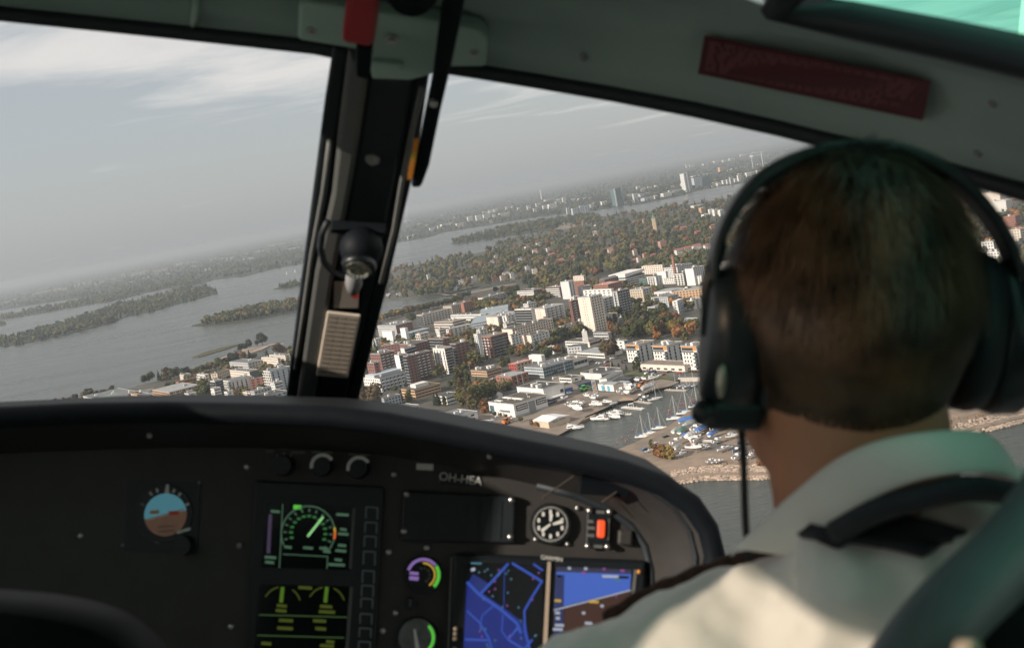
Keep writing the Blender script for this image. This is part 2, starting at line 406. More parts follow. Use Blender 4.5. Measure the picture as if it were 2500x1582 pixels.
sheet('car_park', [z7(1060, 680), z7(1230, 600), z7(1480, 660), z7(1460, 760), z7(1280, 780), z7(1120, 760)], G_ROAD, 0.02)
sheet('shore_path', [z2(-260, 240), z2(0, 290), z2(500, 205), z2(900, 125), z2(1180, 80), z2(1180, 92), z2(900, 150), z2(560, 225), z2(200, 290)], G_YARD, 0.03)
sheet('interchange_road', [zb(1750, 920), zb(1900, 800), zb(2100, 810), zb(2200, 800), zb(2150, 850), zb(2000, 900)], G_YARD, 0.05)
sheet('spit_road', [zr(620, 730), zr(760, 700), zr(1000, 725), zr(1250, 745), zr(1500, 780), zr(1500, 800), zr(1000, 745), zr(700, 760)], G_ROAD, 0.03, ZL - 0.3)
sheet('boat_ramp', [z5(1290, 1290), z5(1400, 1235), z5(1560, 1250), z5(1570, 1285)], mat('ramp_concrete', (0.34, 0.23, 0.15), 0.9, 0.15, 0.4), 0.05)
sheet('spit_track', [zr(150, 740), zr(420, 600), zr(620, 560), zr(700, 620), zr(480, 640), zr(230, 790)], G_YARD, 0.02, ZL - 0.3)

# ================================================================== vegetation
LEAF = tint_mat('leaf_mass', 0.85, 'attr'); LEAFO = tint_mat('leaf_crown', 0.85, 'object', scale=1.5)
BARK = mat('bark', (0.10, 0.08, 0.06), 0.95, 0.3, 3.0)
COLR = {'green': (0.0600, 0.0667, 0.0242), 'dark': (0.0252, 0.0339, 0.0187), 'olive': (0.0952, 0.0873, 0.0286), 'yellow': (0.2004, 0.1407, 0.0384),
        'orange': (0.2305, 0.1067, 0.0373), 'rust': (0.1403, 0.0582, 0.0308), 'brown': (0.1052, 0.0737, 0.0373), 'spruce': (0.0241, 0.0408, 0.0263)}
def ico(sub=1):
    bm = bmesh.new(); bmesh.ops.create_icosphere(bm, subdivisions=sub, radius=1)
    v = np.array([x.co[:] for x in bm.verts]); f = [[y.index for y in x.verts] for x in bm.faces]; bm.free(); return v, np.array(f)
ICO_V, ICO_F = ico(1)
def crown(kind, nleaf, leaf, seed, core=True):
    """unit-height crown: returns verts, quads, tris"""
    rs = np.random.RandomState(seed)
    if kind == 'round':
        k = 7; cen = np.stack([rs.uniform(-.22, .22, k), rs.uniform(-.22, .22, k), rs.uniform(.38, .78, k)], 1); rad = rs.uniform(.15, .24, k)
        cen[0] = (0, 0, .55); rad[0] = .3
    elif kind == 'tall':
        k = 7; cen = np.stack([rs.uniform(-.10, .10, k), rs.uniform(-.10, .10, k), np.linspace(.22, .85, k)], 1); rad = rs.uniform(.11, .17, k) * np.linspace(1.15, .6, k)
    else:  # conifer
        k = 8; zc = np.linspace(.14, .93, k); cen = np.stack([rs.uniform(-.02, .02, k), rs.uniform(-.02, .02, k), zc], 1); rad = np.linspace(.20, .04, k) * rs.uniform(.85, 1.15, k)
    vs, qs, ts = [], [], []
    if core:
        for i in range(k):
            if kind != 'conifer' and i % 2 and nleaf < 60: continue
            o = len(vs); d = ICO_V * (1 + rs.uniform(-.18, .18, (len(ICO_V), 1)))
            sc = np.array([.86, .86, .86 if kind != 'conifer' else 1.2]) * rad[i]
            vs += list(d * sc + cen[i]); ts += list(ICO_F + o)
    ids = rs.choice(k, nleaf, p=rad ** 2 / (rad ** 2).sum())
    d = rs.normal(size=(nleaf, 3)); d /= np.linalg.norm(d, axis=1)[:, None]
    c = cen[ids] + d * rad[ids][:, None] * rs.uniform(.8, 1.18, (nleaf, 1))
    nr = d + rs.normal(size=(nleaf, 3)) * .55; nr /= np.linalg.norm(nr, axis=1)[:, None]
    t = np.cross(nr, rs.normal(size=(nleaf, 3))); t /= np.linalg.norm(t, axis=1)[:, None]; b = np.cross(nr, t)
    s = leaf * rs.uniform(.6, 1.3, (nleaf, 1))
    o = len(vs); Q = np.stack([c - t * s - b * s * .7, c + t * s - b * s * .7, c + t * s * .7 + b * s, c - t * s * .8 + b * s * .8], 1).reshape(-1, 3)
    vs += list(Q); qs = np.arange(o, o + 4 * nleaf).reshape(-1, 4)
    return np.array(vs), qs, np.array(ts, dtype=int).reshape(-1, 3)
def np_mesh(name, V, quads, tris, mt, tint=None):
    me = bpy.data.meshes.new(name); me.vertices.add(len(V)); me.vertices.foreach_set('co', V.astype(np.float32).ravel())
    nq, ntr = len(quads), len(tris)
    loops = np.concatenate([np.asarray(quads, dtype=np.int32).ravel(), np.asarray(tris, dtype=np.int32).ravel()])
    me.loops.add(len(loops)); me.loops.foreach_set('vertex_index', loops.astype(np.int32))
    starts = np.concatenate([np.arange(nq) * 4, nq * 4 + np.arange(ntr) * 3]).astype(np.int32)
    me.polygons.add(nq + ntr); me.polygons.foreach_set('loop_start', starts)
    me.update(calc_edges=True); me.materials.append(mt)
    if tint is not None:
        a = me.color_attributes.new('tint', 'FLOAT_COLOR', 'POINT'); a.data.foreach_set('color', tint.astype(np.float32).ravel())
    return me
LOWC = {k: [crown(k, 26, .085 if k != 'conifer' else .05, 40 + i) for i in range(6)] for k in ('round', 'tall', 'conifer')}
FARC = {k: [crown(k, 9, .12, 80 + i) for i in range(4)] for k in ('round', 'conifer')}
def forest(name, label, pts, lib, cat='woodland'):
    """pts: list of (x, y, z, height, kind, colour); one mass of trees"""
    rs = np.random.RandomState(len(pts)); VV, QQ, TT, CC = [], [], [], []; o = 0
    for (x, y, z, h, kind, c) in pts:
        V, q, t = lib[kind][rs.randint(len(lib[kind]))]
        a = rs.uniform(0, 6.28); ca, sa = math.cos(a), math.sin(a); w = h * rs.uniform(.85, 1.25)
        P = np.stack([(V[:, 0] * ca - V[:, 1] * sa) * w + x, (V[:, 0] * sa + V[:, 1] * ca) * w + y, V[:, 2] * h + z - .06 * h], 1)
        VV.append(P); QQ.append(q + o); TT.append(t + o); o += len(V)
        cc = np.array(c) * rs.uniform(.75, 1.3); CC.append(np.tile(np.append(cc, 1), (len(V), 1)))
    me = np_mesh(name, np.concatenate(VV), np.concatenate(QQ), np.concatenate(TT), LEAF, np.concatenate(CC))
    ob = bpy.data.objects.new(name, me); col.objects.link(ob); ob['kind'] = 'stuff'; ob['label'] = label; ob['category'] = cat
    return ob
def in_poly(x, y, poly):
    c = False; j = len(poly) - 1
    for i in range(len(poly)):
        if (poly[i][1] > y) != (poly[j][1] > y) and x < (poly[j][0] - poly[i][0]) * (y - poly[i][1]) / (poly[j][1] - poly[i][1]) + poly[i][0]: c = not c
        j = i
    return c
CLEAR = []                        # world spots (x, y, r) kept free of woodland: filled by the houses
FOOT = []                         # ground plans of the town buildings, a little enlarged
def scatter(rnd, pxpoly, n, z, hr, kinds, tight=False):
    xs = [p[0] for p in pxpoly]; ys = [p[1] for p in pxpoly]; outp = []; tries = 0
    while len(outp) < n and tries < n * 30:
        tries += 1
        x, y = rnd.uniform(min(xs), max(xs)), rnd.uniform(min(ys), max(ys))
        if not in_poly(x, y, pxpoly): continue
        P = gp(x, y, z)
        if tight:
            if any(in_poly(P.x, P.y, f) for f in FOOT): continue
            k, c = rnd.choice(kinds); outp.append((P.x, P.y, z, rnd.uniform(*hr) * WS, k, COLR[c])); continue
        if any((P.x - a) ** 2 + (P.y - b) ** 2 < r_ * r_ for a, b, r_ in CLEAR): continue
        k, c = rnd.choice(kinds); h = rnd.uniform(*hr) * WS
        for a, b, r_ in CLEAR:                    # lower growth on the near side of a house
            if abs(P.x - a * P.y / max(b, 1)) < r_ and 0 < b - P.y < 140: h = min(h, rnd.uniform(4.5, 7.5)); break
        outp.append((P.x, P.y, z, h, k, COLR[c]))
    return outp
# single trees
CROWNS = {k: [np_mesh('crown', *crown(k, 420, .055 if k != 'conifer' else .04, 10 + i), LEAFO) for i in range(4)] for k in ('round', 'tall', 'conifer')}
def trunk_mesh(seed):
    r_ = random.Random(seed); m = MB()
    m.tube([(0, 0, -.02), (.01, 0, .2), (r_.uniform(-.02, .02), r_.uniform(-.02, .02), .6)], [.024, .018, .007], 6)
    for k in range(5):
        a = k * 1.3 + r_.random(); z0 = .24 + .07 * k
        m.tube([(0, 0, z0), (.1 * math.cos(a), .1 * math.sin(a), z0 + .12), (.19 * math.cos(a), .19 * math.sin(a), z0 + .22)], [.011, .007, .003], 5)
    return m.mesh('trunk', BARK)
TRUNKS = [trunk_mesh(i) for i in range(3)]
KINDW = {'round': 'broadleaf tree', 'tall': 'slender tree', 'conifer': 'conifer'}
def single_trees(phrase, group, items):
    """items: (px, py, height, kind, colour) at the trunk's foot"""
    items = sorted(items); rnd = random.Random(len(phrase))
    for i, (px, py, h, kind, c) in enumerate(items):
        P = gp(px, py, ZL); h *= WS
        t = thing('conifer_tree' if kind == 'conifer' else 'leafy_tree', '%s %s %s, %s from the left' % (c, KINDW[kind], phrase, ORD[i]), 'tree', P, group, rotz=rnd.uniform(0, 6.28), scale=h)
        w = rnd.uniform(.95, 1.3) if kind != 'conifer' else 1.0
        t.scale = (h * w, h * w, h)
        a = bpy.data.objects.new('crown', CROWNS[kind][rnd.randrange(4)]); b = bpy.data.objects.new('trunk', TRUNKS[rnd.randrange(3)])
        f = rnd.uniform(.8, 1.25); a.color = tuple(x * f for x in COLR[c]) + (1,)
        for q in (a, b): col.objects.link(q); q.parent = t
# ================================================================== buildings
GLASS = mat('window_glass', (0.030, 0.038, 0.045), 0.12, 0.3, 0.4)
GLASSB = mat('blue_glass', (0.07, 0.12, 0.15), 0.12, 0.3, 0.3)
WALLS = dict(white=(0.68, 0.66, 0.62), cream=(0.66, 0.58, 0.50), pink=(0.70, 0.58, 0.50), grey=(0.42, 0.43, 0.43), pale=(0.56, 0.57, 0.56), brick=(0.185, 0.090, 0.075), redbrick=(0.27, 0.120, 0.085),
             tan=(0.50, 0.33, 0.20), orange=(0.60, 0.24, 0.06), dark=(0.10, 0.11, 0.115), sand=(0.50, 0.42, 0.32), yellow=(0.62, 0.45, 0.20), bluegrey=(0.40, 0.45, 0.49), darkgreen=(0.07, 0.12, 0.11), red=(0.35, 0.06, 0.05), black=(0.03, 0.035, 0.04), teal=(0.07, 0.13, 0.15), blue=(0.05, 0.12, 0.32))
ROOFS = dict(dark=(0.045, 0.045, 0.045), brown=(0.070, 0.058, 0.045), grey=(0.13, 0.135, 0.14), light=(0.27, 0.28, 0.285), white=(0.68, 0.67, 0.66), tile=(0.30, 0.12, 0.08), beige=(0.20, 0.165, 0.135), metal=(0.26, 0.31, 0.335), green=(0.16, 0.26, 0.20), black=(0.04, 0.04, 0.045), rose=(0.42, 0.25, 0.20))
def wmat(c): return mat('wall_' + c, WALLS[c], 0.85, 0.07, 0.25)
def rmat(c): return mat('roof_' + c, ROOFS[c], 0.85, 0.15, 0.2)
def facade(win, frm, a, b, z0, z1, style, nrm, fl=3.0):
    """win: glazing, frm: slabs, rails and frames standing proud of the wall from a to b"""
    L = (b - a).length
    if L < 2 or style in (None, 'none'): return
    e = (b - a) / L; H = z1 - z0; nf = max(1, int(round(H / fl))); fh = H / nf
    up = Vector((0, 0, 1))
    def pane(mb, s0, s1, h0, h1, out=0.05, dep=0.05):
        c = a + e * (s0 + s1) / 2 + nrm * (out - dep / 2) + up * (z0 + (h0 + h1) / 2)
        mb.obox(c, e * (s1 - s0) / 2, nrm * dep / 2, up * (h1 - h0) / 2)
    kind = style.split(':')[0]
    if kind == 'grid':
        dx = float(style.split(':')[1]) if ':' in style else 3.4
        n = max(1, int(L / dx)); m = (L - n * dx) / 2
        for f in range(nf):
            for i in range(n):
                s = m + (i + .5) * dx; pane(win, s - dx * .24, s + dx * .24, f * fh + .9, f * fh + 2.3)
    elif kind == 'ribbon':
        for f in range(nf):
            pane(win, .6, L - .6, f * fh + fh * .38, f * fh + fh * .78, .06)
            n = int(L / 3.2)
            for i in range(1, n): pane(frm, i * L / n - .07, i * L / n + .07, f * fh + fh * .38, f * fh + fh * .78, .10, .08)
    elif kind == 'band':                     # open galleries: dark bands between pale parapets
        for f in range(nf):
            pane(win, .3, L - .3, f * fh + fh * .45, f * fh + fh * .95, .06)
            pane(frm, 0, L, f * fh - .05, f * fh + fh * .42, .9, .9)
    elif kind == 'gable':
        for f in range(nf):
            for s in (L * .42, L * .58): pane(win, s - .45, s + .45, f * fh + 1.0, f * fh + 2.1)
    elif kind == 'balc':
        dx = float(style.split(':')[1]) if ':' in style else 5.0
        n = max(1, int(L / dx)); m = (L - n * dx) / 2
        for i in range(n):
            for f in range(nf):
                s = m + (i + .5) * dx
                pane(win, s - dx * .40, s + dx * .10, f * fh + .25, f * fh + 2.35)
                pane(win, s + dx * .22, s + dx * .40, f * fh + .9, f * fh + 2.2)
                if f or nf == 1:
                    pane(frm, s - dx * .42, s + dx * .12, f * fh - .05, f * fh + .12, 1.5, 1.5)
                    pane(frm, s - dx * .42, s + dx * .12, f * fh + .12, f * fh + 1.0, 1.5, .06)
    elif kind == 'glassbalc':
        n = max(1, int(L / 4.0)); dx = L / n
        for f in range(nf):
            pane(frm, .1, L - .1, f * fh - .08, f * fh + .14, 1.2, 1.2)
            for i in range(n): pane(win, i * dx + .25, (i + 1) * dx - .25, f * fh + .15, f * fh + 2.5, .9, .9)
    elif kind == 'stripe':
        n = max(2, int(L / 5.0)); dx = L / n
        for i in range(n): pane(win, (i + .32) * dx, (i + .62) * dx, .8, H - 1.2)
        for i in range(n):
            for f in range(1, nf): pane(frm, (i + .32) * dx, (i + .62) * dx, f * fh - .12, f * fh + .3, .12, .1)
    elif kind == 'hall':
        pane(win, L * .08, L * .92, H * .62, H * .74)
        n = int(L / 6)
        for i in range(1, n): pane(frm, i * L / n - .06, i * L / n + .06, 0, H, .05, .05)
    elif kind == 'curtain':
        n = max(2, int(L / 2.5)); dx = L / n
        for i in range(n):
            for f in range(nf): pane(win, i * dx + .12, (i + 1) * dx - .12, f * fh + .2, (f + 1) * fh - .2)
        for f in range(nf): pane(frm, 0, L, f * fh - .15, f * fh + .15, .14, .14)
BNUM = [0]; GRID = 32.0
def bld(label, N_, L_, R_, base=None, h=None, wall='white', roof='grey', left='grid', right='grid', wall2=None, units=2, name='apartment_block', zg=ZL, glass=None, fl=2.9, frame='white', pent=None, gable=None, over=0.25, cat='building', group=None, rseed=None, kinds='mix'):
    """N_ near roof corner, L_ / R_ the roof corners left and right of it (pixels, or metres at right angles);
    base: where the near corner meets the ground"""
    BNUM[0] += 1; rnd = random.Random(BNUM[0] * 13 + 5)
    if h is not None: h *= WS
    if base is not None:
        G = gp(*base, zg); lo, hi = 1.0, 150.0
        for _ in range(40):
            mid = (lo + hi) / 2
            if proj(G + Vector((0, 0, mid)))[1] > N_[1]: lo = mid
            else: hi = mid
        h = lo if h is None else h
        Nw = Vector((G.x, G.y))
        base_off = Nw - gp(*N_, zg + h).xy
    else:
        Nw = gp(*N_, zg + h).xy; base_off = Vector((0, 0))
    def edge(q, left_):
        return None if isinstance(q, (int, float)) else (gp(*q, zg + h).xy + base_off - Nw)
    e1, e2 = edge(L_, True), edge(R_, False)
    if e1 is None and e2 is None: e2 = Vector((R_, 0)); e1 = Vector((0, L_))
    if e1 is None:
        d = Vector((-e2.y, e2.x)).normalized(); e1 = d * L_
        if e1.dot(Nw) < 0 and abs(e1.dot(Nw)) > 0: e1 = -e1
    elif e2 is None:
        d = Vector((e1.y, -e1.x)).normalized(); e2 = d * R_
        if e2.dot(Nw) < 0: e2 = -e2
    elif min(abs(math.degrees(math.atan2(e2.y, e2.x)) - GRID), abs((math.degrees(math.atan2(e1.y, e1.x)) - 90 - GRID + 180) % 360 - 180)) < 24:
        u2 = Vector((math.cos(R(GRID)), math.sin(R(GRID)))); u1 = Vector((-u2.y, u2.x)); v_ = Nw.normalized(); n_ = Vector((v_.y, -v_.x))   # the street grid of the quarter
        e1, e2 = u1 * max(4.0, e1.dot(n_) / u1.dot(n_)), u2 * max(4.0, e2.dot(n_) / u2.dot(n_))
    elif e2.length >= e1.length:
        d = Vector((-e2.y, e2.x)).normalized(); k = e1.dot(d); e1 = d * (k if abs(k) > .45 * e1.length else math.copysign(e1.length, k))
    else:
        d = Vector((-e1.y, e1.x)).normalized(); k = e2.dot(d); e2 = d * (k if abs(k) > .45 * e2.length else math.copysign(e2.length, k))
    P = [Nw, Nw + e2, Nw + e1 + e2, Nw + e1]                     # near, right, back, left
    V3 = lambda p, z: Vector((p.x, p.y, z))
    z0, z1 = zg - .3, zg + h
    t = thing(name, label, cat, V3(Nw, zg), group)
    poly = [tuple(p) for p in P]
    m = MB(); m.prism(poly, z0, z1); m.build('wall', wmat(wall), t)
    c = (P[0] + P[2]) / 2
    win, frm = MB(), MB()
    for i, st in ((0, right), (3, left), (1, left if left != 'gable' else 'grid'), (2, right)):
        a, b = (P[0], P[1]) if i == 0 else (P[3], P[0]) if i == 3 else (P[1], P[2]) if i == 1 else (P[2], P[3])
        e = (b - a).normalized(); n = Vector((e.y, -e.x))
        if n.dot((a + b) / 2 - c) < 0: n = -n
        facade(win, frm, V3(a, 0), V3(b, 0), zg, z1 - .3, st, V3(n, 0), fl)
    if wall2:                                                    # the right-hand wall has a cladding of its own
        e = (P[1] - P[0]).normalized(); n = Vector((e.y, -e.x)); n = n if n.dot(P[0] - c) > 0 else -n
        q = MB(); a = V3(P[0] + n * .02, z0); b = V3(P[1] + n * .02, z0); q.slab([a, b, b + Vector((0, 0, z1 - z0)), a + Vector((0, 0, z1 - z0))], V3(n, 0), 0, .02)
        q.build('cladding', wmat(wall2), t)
    if win.v: struct(win.build('window', glass or GLASS, t), 'stuff')
    if frm.v: struct(frm.build('balcony' if 'balc' in (left + right) else 'window_frame', wmat(frame), t), 'stuff')
    grow = lambda g: [(c + (p - c) + ((p - c).normalized() * g)) for p in P]
    if gable is not None:                                        # pitched roof, ridge along the longer or given side
        rh = gable; q = MB(); ov = grow(over)
        if e2.length >= e1.length: A, B, C, D = ov[0], ov[1], ov[2], ov[3]
        else: A, B, C, D = ov[3], ov[0], ov[1], ov[2]
        r0, r1 = (A + D) / 2, (B + C) / 2
        q.add([V3(A, z1), V3(B, z1), V3(C, z1), V3(D, z1), V3(r0, z1 + rh), V3(r1, z1 + rh)], [(0, 1, 5, 4), (2, 3, 4, 5), (3, 0, 4), (1, 2, 5), (3, 2, 1, 0)])
        q.build('roof', rmat(roof), t)
    else:
        m = MB(); m.prism([tuple(p) for p in grow(over)], z1, z1 + .18); m.build('roof', rmat(roof), t)
        q = MB(); o_, i_ = grow(over), grow(over - .30)
        for k in range(4):
            a, b, d_, e_ = o_[k], o_[(k + 1) % 4], i_[(k + 1) % 4], i_[k]
            q.hexa([V3(a, z1 + .18), V3(b, z1 + .18), V3(d_, z1 + .18), V3(e_, z1 + .18), V3(a, z1 + .42), V3(b, z1 + .42), V3(d_, z1 + .42), V3(e_, z1 + .42)])
        q.build('parapet', wmat(frame if wall in ('brick', 'dark') else wall), t)
        for k in range(units):
            u, v = rnd.uniform(.15, .85), rnd.uniform(.2, .8); p = P[0] + e2 * u + e1 * v
            s1, s2, hh = rnd.choice([(1.6, 1.6, 1.6), (3.2, 2.2, 2.4), (1.0, 1.0, 1.0), (4.2, 2.6, 2.2), (.9, .9, 1.3)])
            lim = .22 * min(e1.length, e2.length); s1 = min(s1, lim * 1.5); s2 = min(s2, lim)
            q = MB(); q.obox(V3(p, z1 + .18 + hh / 2), V3(e2.normalized() * s1 / 2, 0), V3(e1.normalized() * s2 / 2, 0), Vector((0, 0, hh / 2)))
            q.obox(V3(p, z1 + .18 + hh + .08), V3(e2.normalized() * (s1 / 2 + .12), 0), V3(e1.normalized() * (s2 / 2 + .12), 0), Vector((0, 0, .08)))
            q.build('vent_housing', wmat(rnd.choice(['pale', 'white', 'grey', 'white'])), t)
        if pent:                                                 # set-back top storey (u0,u1,v0,v1,height,colour)
            u0, u1, v0, v1, hh, cc = pent; q = MB()
            q.prism([tuple(P[0] + e2 * u + e1 * v) for u, v in ((u0, v0), (u1, v0), (u1, v1), (u0, v1))], z1 + .18, z1 + hh)
            q.build('penthouse', wmat(cc), t)
    CLEAR.append((c.x, c.y, .5 * (e1 + e2).length + 3)); FOOT.append([tuple(p + (p - c).normalized() * 3.2) for p in P])
    t_info = dict(t=t, P=P, e1=e1, e2=e2, z0=zg, z1=z1, h=h, c=c)
    return t_info
hall = bld('long white boat hall with two black signboards and a brown flat roof', z7(1415, 1000), z7(968, 938), z7(2000, 832), base=z7(1445, 1225), wall='white', roof='brown', left='none', right='none', units=0, name='boat_hall', over=.3)
hall2 = bld('white flat-roofed warehouse directly behind the hall with black signboards', zm(1030, 528), zm(652, 490), zm(1320, 452), h=9, wall='white', roof='dark', left='hall', right='none', units=6, name='warehouse')
tent = bld('white gable-roofed storage shed on the quay edge', zm(1113, 1000), zm(885, 935), zm(1410, 885), base=zm(1122, 1090), wall='sand', roof='white', left='none', right='none', gable=1.6, name='storage_shed', over=.6)
bld('red brick two-storey building with pale grey roof beside the parking deck', z7(1400, 510), z7(1118, 482), z7(1700, 437), base=z7(1395, 660), wall='redbrick', roof='light', left='grid:4.5', right='grid:5', units=1, name='brick_building', frame='redbrick')
bld('small tan office with dark window ribbons and white rooftop machinery', z7(942, 412), z7(662, 388), z7(1208, 335), base=z7(945, 512), wall='tan', roof='dark', left='ribbon', right='ribbon', units=5, name='office_building', frame='tan')
deck = bld('low concrete parking deck full of cars beside the brick building', z7(690, 690), z7(600, 640), z7(1190, 598), base=z7(690, 730), wall='grey', roof='dark', left='band', right='band', units=0, name='parking_deck', frame='grey')
school = bld('grey two-storey school block with glazed right end', zm(1035, 228), zm(765, 200), zm(1462, 125), base=zm(1050, 368), wall='grey', roof='grey', left='ribbon', right='curtain', units=8, name='school_building', glass=GLASSB, frame='pale')
bld('narrow house with red end wall and orange sheet roof', z7(1470, 288), z7(1330, 258), z7(1745, 200), base=z7(1472, 398), wall='red', wall2='sand', roof='rose', left='grid:4', right='grid:4', units=1, name='town_house', frame='sand', over=.6)
bld('long tan office with three window ribbons and a white penthouse', z1(715, 1228), z1(542, 1212), z1(1040, 1130), base=z1(716, 1345), wall='tan', roof='brown', left='ribbon', right='ribbon', units=1, name='office_building', frame='tan', pent=(.25, .75, .35, .75, 3.2, 'white'))
bld('small white office half hidden by the blackish conifer', z7(225, 862), z7(20, 815), z7(455, 786), base=z7(240, 1000), wall='white', roof='dark', left='ribbon', right='ribbon', units=1, name='office_building')
bld('pale blue-grey house with a row of square upper windows at the dashboard edge', z1(325, 1335), z1(250, 1268), z1(520, 1272), base=z1(340, 1455), wall='bluegrey', roof='brown', left='grid:3', right='grid:3', units=1, name='town_house')
bld('long low white building with a ribbon of windows just above the dashboard', z1(352, 1530), 22.0, z1(752, 1412), h=7, wall='white', roof='grey', left='ribbon', right='ribbon', units=2, name='office_building')
bld('grey-roofed hall with white gable at the foot of the slender trees', z7(345, 1248), z7(0, 1140), z7(758, 1118), h=7, wall='white', roof='grey', left='none', right='grid:6', units=2, name='industrial_hall', over=.5)
bld('low white annex of the grey-roofed hall', z7(640, 1345), 9.0, z7(935, 1330), h=4, wall='pale', roof='light', left='none', right='none', units=1, name='annex')
bld('white five-storey block with stacked balconies and dark roof terrace', z1(252, 1078), z1(42, 1092), z1(718, 926), base=z1(282, 1252), wall='white', wall2='bluegrey', roof='dark', left='grid:4', right='balc:4.2', units=1, pent=(.02, .9, .35, .9, 2.6, 'bluegrey'))
bld('tall brick tower with a column of white balconies in the middle', z1(690, 770), z1(610, 745), z1(885, 705), base=z1(760, 1095), wall='brick', roof='brown', left='glassbalc', right='balc:5', units=2, frame='pale')
bld('brick tower with white corner bay left of the tall balcony tower', z1(600, 790), z1(545, 775), z1(690, 770), h=24, wall='brick', roof='brown', left='glassbalc', right='grid', units=1, frame='pale')
bld('tall white tower with a dark stair slot and glazed balconies on the right', z1(1098, 692), z1(946, 682), z1(1188, 640), base=z1(1138, 1015), wall='white', roof='beige', left='stripe', right='glassbalc', units=1)
bld('narrow brick tower with balconies right of the white tower', z2(205, 1112), z2(105, 1118), z2(430, 1068), base=z2(232, 1510), wall='brick', roof='brown', left='glassbalc', right='grid:5', units=2, frame='pale')
bld('red brick block with white balconies and a glazed top corner', z2(790, 985), z2(592, 965), z2(1062, 925), base=z2(828, 1340), wall='redbrick', wall2='brick', roof='beige', left='balc:6', right='glassbalc', units=2, frame='pale')
bld('slim grey concrete stair tower beside the red brick balcony block', z2(520, 945), z2(455, 945), z2(575, 935), h=22, wall='pale', roof='beige', left='stripe', right='none', units=1, name='stair_tower')
bld('brick apartment block behind the white balcony block at the window post', z1(250, 765), z1(122, 735), z1(432, 722), h=22, wall='brick', roof='brown', left='grid:4', right='balc:5', units=3, frame='pale')
bld('small brick block nearest the window post', z1(170, 878), z1(80, 880), z1(240, 855), h=20, wall='brick', roof='brown', left='grid:4', right='grid:4', units=1, frame='pale')
bld('white corner house with roof terraces wedged between the brick blocks', z1(492, 778), z1(432, 772), z1(592, 742), h=22, wall='white', roof='beige', left='none', right='glassbalc', units=1)
bld('brick block with pale attic storey behind the tall balcony tower', z1(560, 690), z1(512, 690), z1(700, 640), h=21, wall='white', roof='brown', left='none', right='glassbalc', units=2)
bld('dark brick terrace with brown roofs behind the white corner house', z1(660, 640), z1(455, 660), z1(860, 570), h=15, wall='brick', roof='brown', left='grid', right='grid', units=3, frame='pale')
bld('brick terrace with a pale canopy above the tall white tower', z1(1060, 570), z1(870, 570), z1(1140, 520), h=16, wall='brick', roof='brown', left='glassbalc', right='grid', units=1, frame='pale')
bld('brown-roofed brick row at the far left of the brick quarter', z1(270, 660), z1(130, 680), z1(500, 620), h=16, wall='brick', roof='brown', left='glassbalc', right='grid', units=3, frame='pale')
bld('long blue-grey school with ribbon windows above the brick quarter', z1(402, 552), z1(300, 520), z1(880, 420), base=z1(415, 600), wall='bluegrey', roof='metal', left='ribbon', right='ribbon', units=1, name='school_building')
bld('white cube annex at the left end of the long blue-grey school', z1(400, 470), z1(275, 470), z1(420, 452), h=13, wall='white', roof='light', left='none', right='none', units=0, name='annex')
bld('small white roof house on top of the long blue-grey school', z1(570, 432), z1(505, 428), z1(595, 420), h=15, wall='white', roof='light', left='none', right='none', units=0, name='annex')
bld('row of grey apartments by the inlet close to the window post', z1(450, 395), z1(215, 400), z1(650, 305), h=12, wall='grey', wall2='brick', roof='grey', left='grid', right='grid', units=5)
bld('cream slab block with dark balconies above the inlet shore', z1(795, 262), z1(722, 260), z1(1165, 178), base=z1(818, 395), wall='cream', roof='beige', left='glassbalc', right='balc:5', units=4, frame='pale')
bld('low grey terrace right of the cream slab block by the inlet', z2(80, 470), z2(-60, 490), z2(420, 400), h=9, wall='sand', roof='grey', left='grid', right='grid', units=2)
bld('small brick stair house beside the low grey terrace', z2(285, 415), z2(232, 418), z2(430, 365), h=11, wall='redbrick', roof='tile', left='none', right='grid', units=1)
bld('cream-banded flat building with a planted roof terrace', z2(100, 740), z2(-210, 740), z2(330, 690), h=10, wall='cream', roof='beige', left='band', right='band', units=4, frame='cream')
bld('white low office with long roof and green-tinted strip windows', z2(580, 615), z2(65, 650), z2(600, 570), h=10, wall='white', roof='light', left='ribbon', right='none', units=4, glass=GLASSB)
bld('white angular house with large square windows in front of the cream slabs', z2(30, 868), z2(-45, 845), z2(402, 768), base=z2(62, 1015), wall='white', wall2='pale', roof='light', left='grid:5', right='grid:6', units=1)
bld('long low roof of the metal workshop above the white angular house', z2(760, 700), z2(410, 770), z2(800, 600), h=9, wall='bluegrey', roof='metal', left='ribbon', right='none', units=0, name='workshop')
bld('blue-grey metal hall stretching below the brown-windowed slab', z2(1035, 500), z2(560, 590), z2(1042, 440), h=8, wall='bluegrey', roof='metal', left='none', right='none', units=3, name='workshop')
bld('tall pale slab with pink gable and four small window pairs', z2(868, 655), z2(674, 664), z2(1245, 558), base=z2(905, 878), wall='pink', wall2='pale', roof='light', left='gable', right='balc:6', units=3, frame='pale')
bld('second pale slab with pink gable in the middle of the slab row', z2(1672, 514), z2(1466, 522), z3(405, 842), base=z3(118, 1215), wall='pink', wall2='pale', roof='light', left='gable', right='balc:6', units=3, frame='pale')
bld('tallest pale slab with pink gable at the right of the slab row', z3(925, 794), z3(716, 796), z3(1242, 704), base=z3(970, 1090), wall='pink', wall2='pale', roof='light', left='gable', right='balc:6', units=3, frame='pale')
bld('cream wing with balconies on its left edge behind the tallest slab', z3(830, 735), z3(622, 735), z3(1040, 690), h=29, wall='cream', roof='metal', left='gable', right='grid', units=3)
bld('dark brown apartment block between the second and tallest slabs', z3(510, 800), z3(470, 790), z3(625, 770), h=24, wall='brick', roof='brown', left='grid', right='balc:5', units=1, frame='pale')
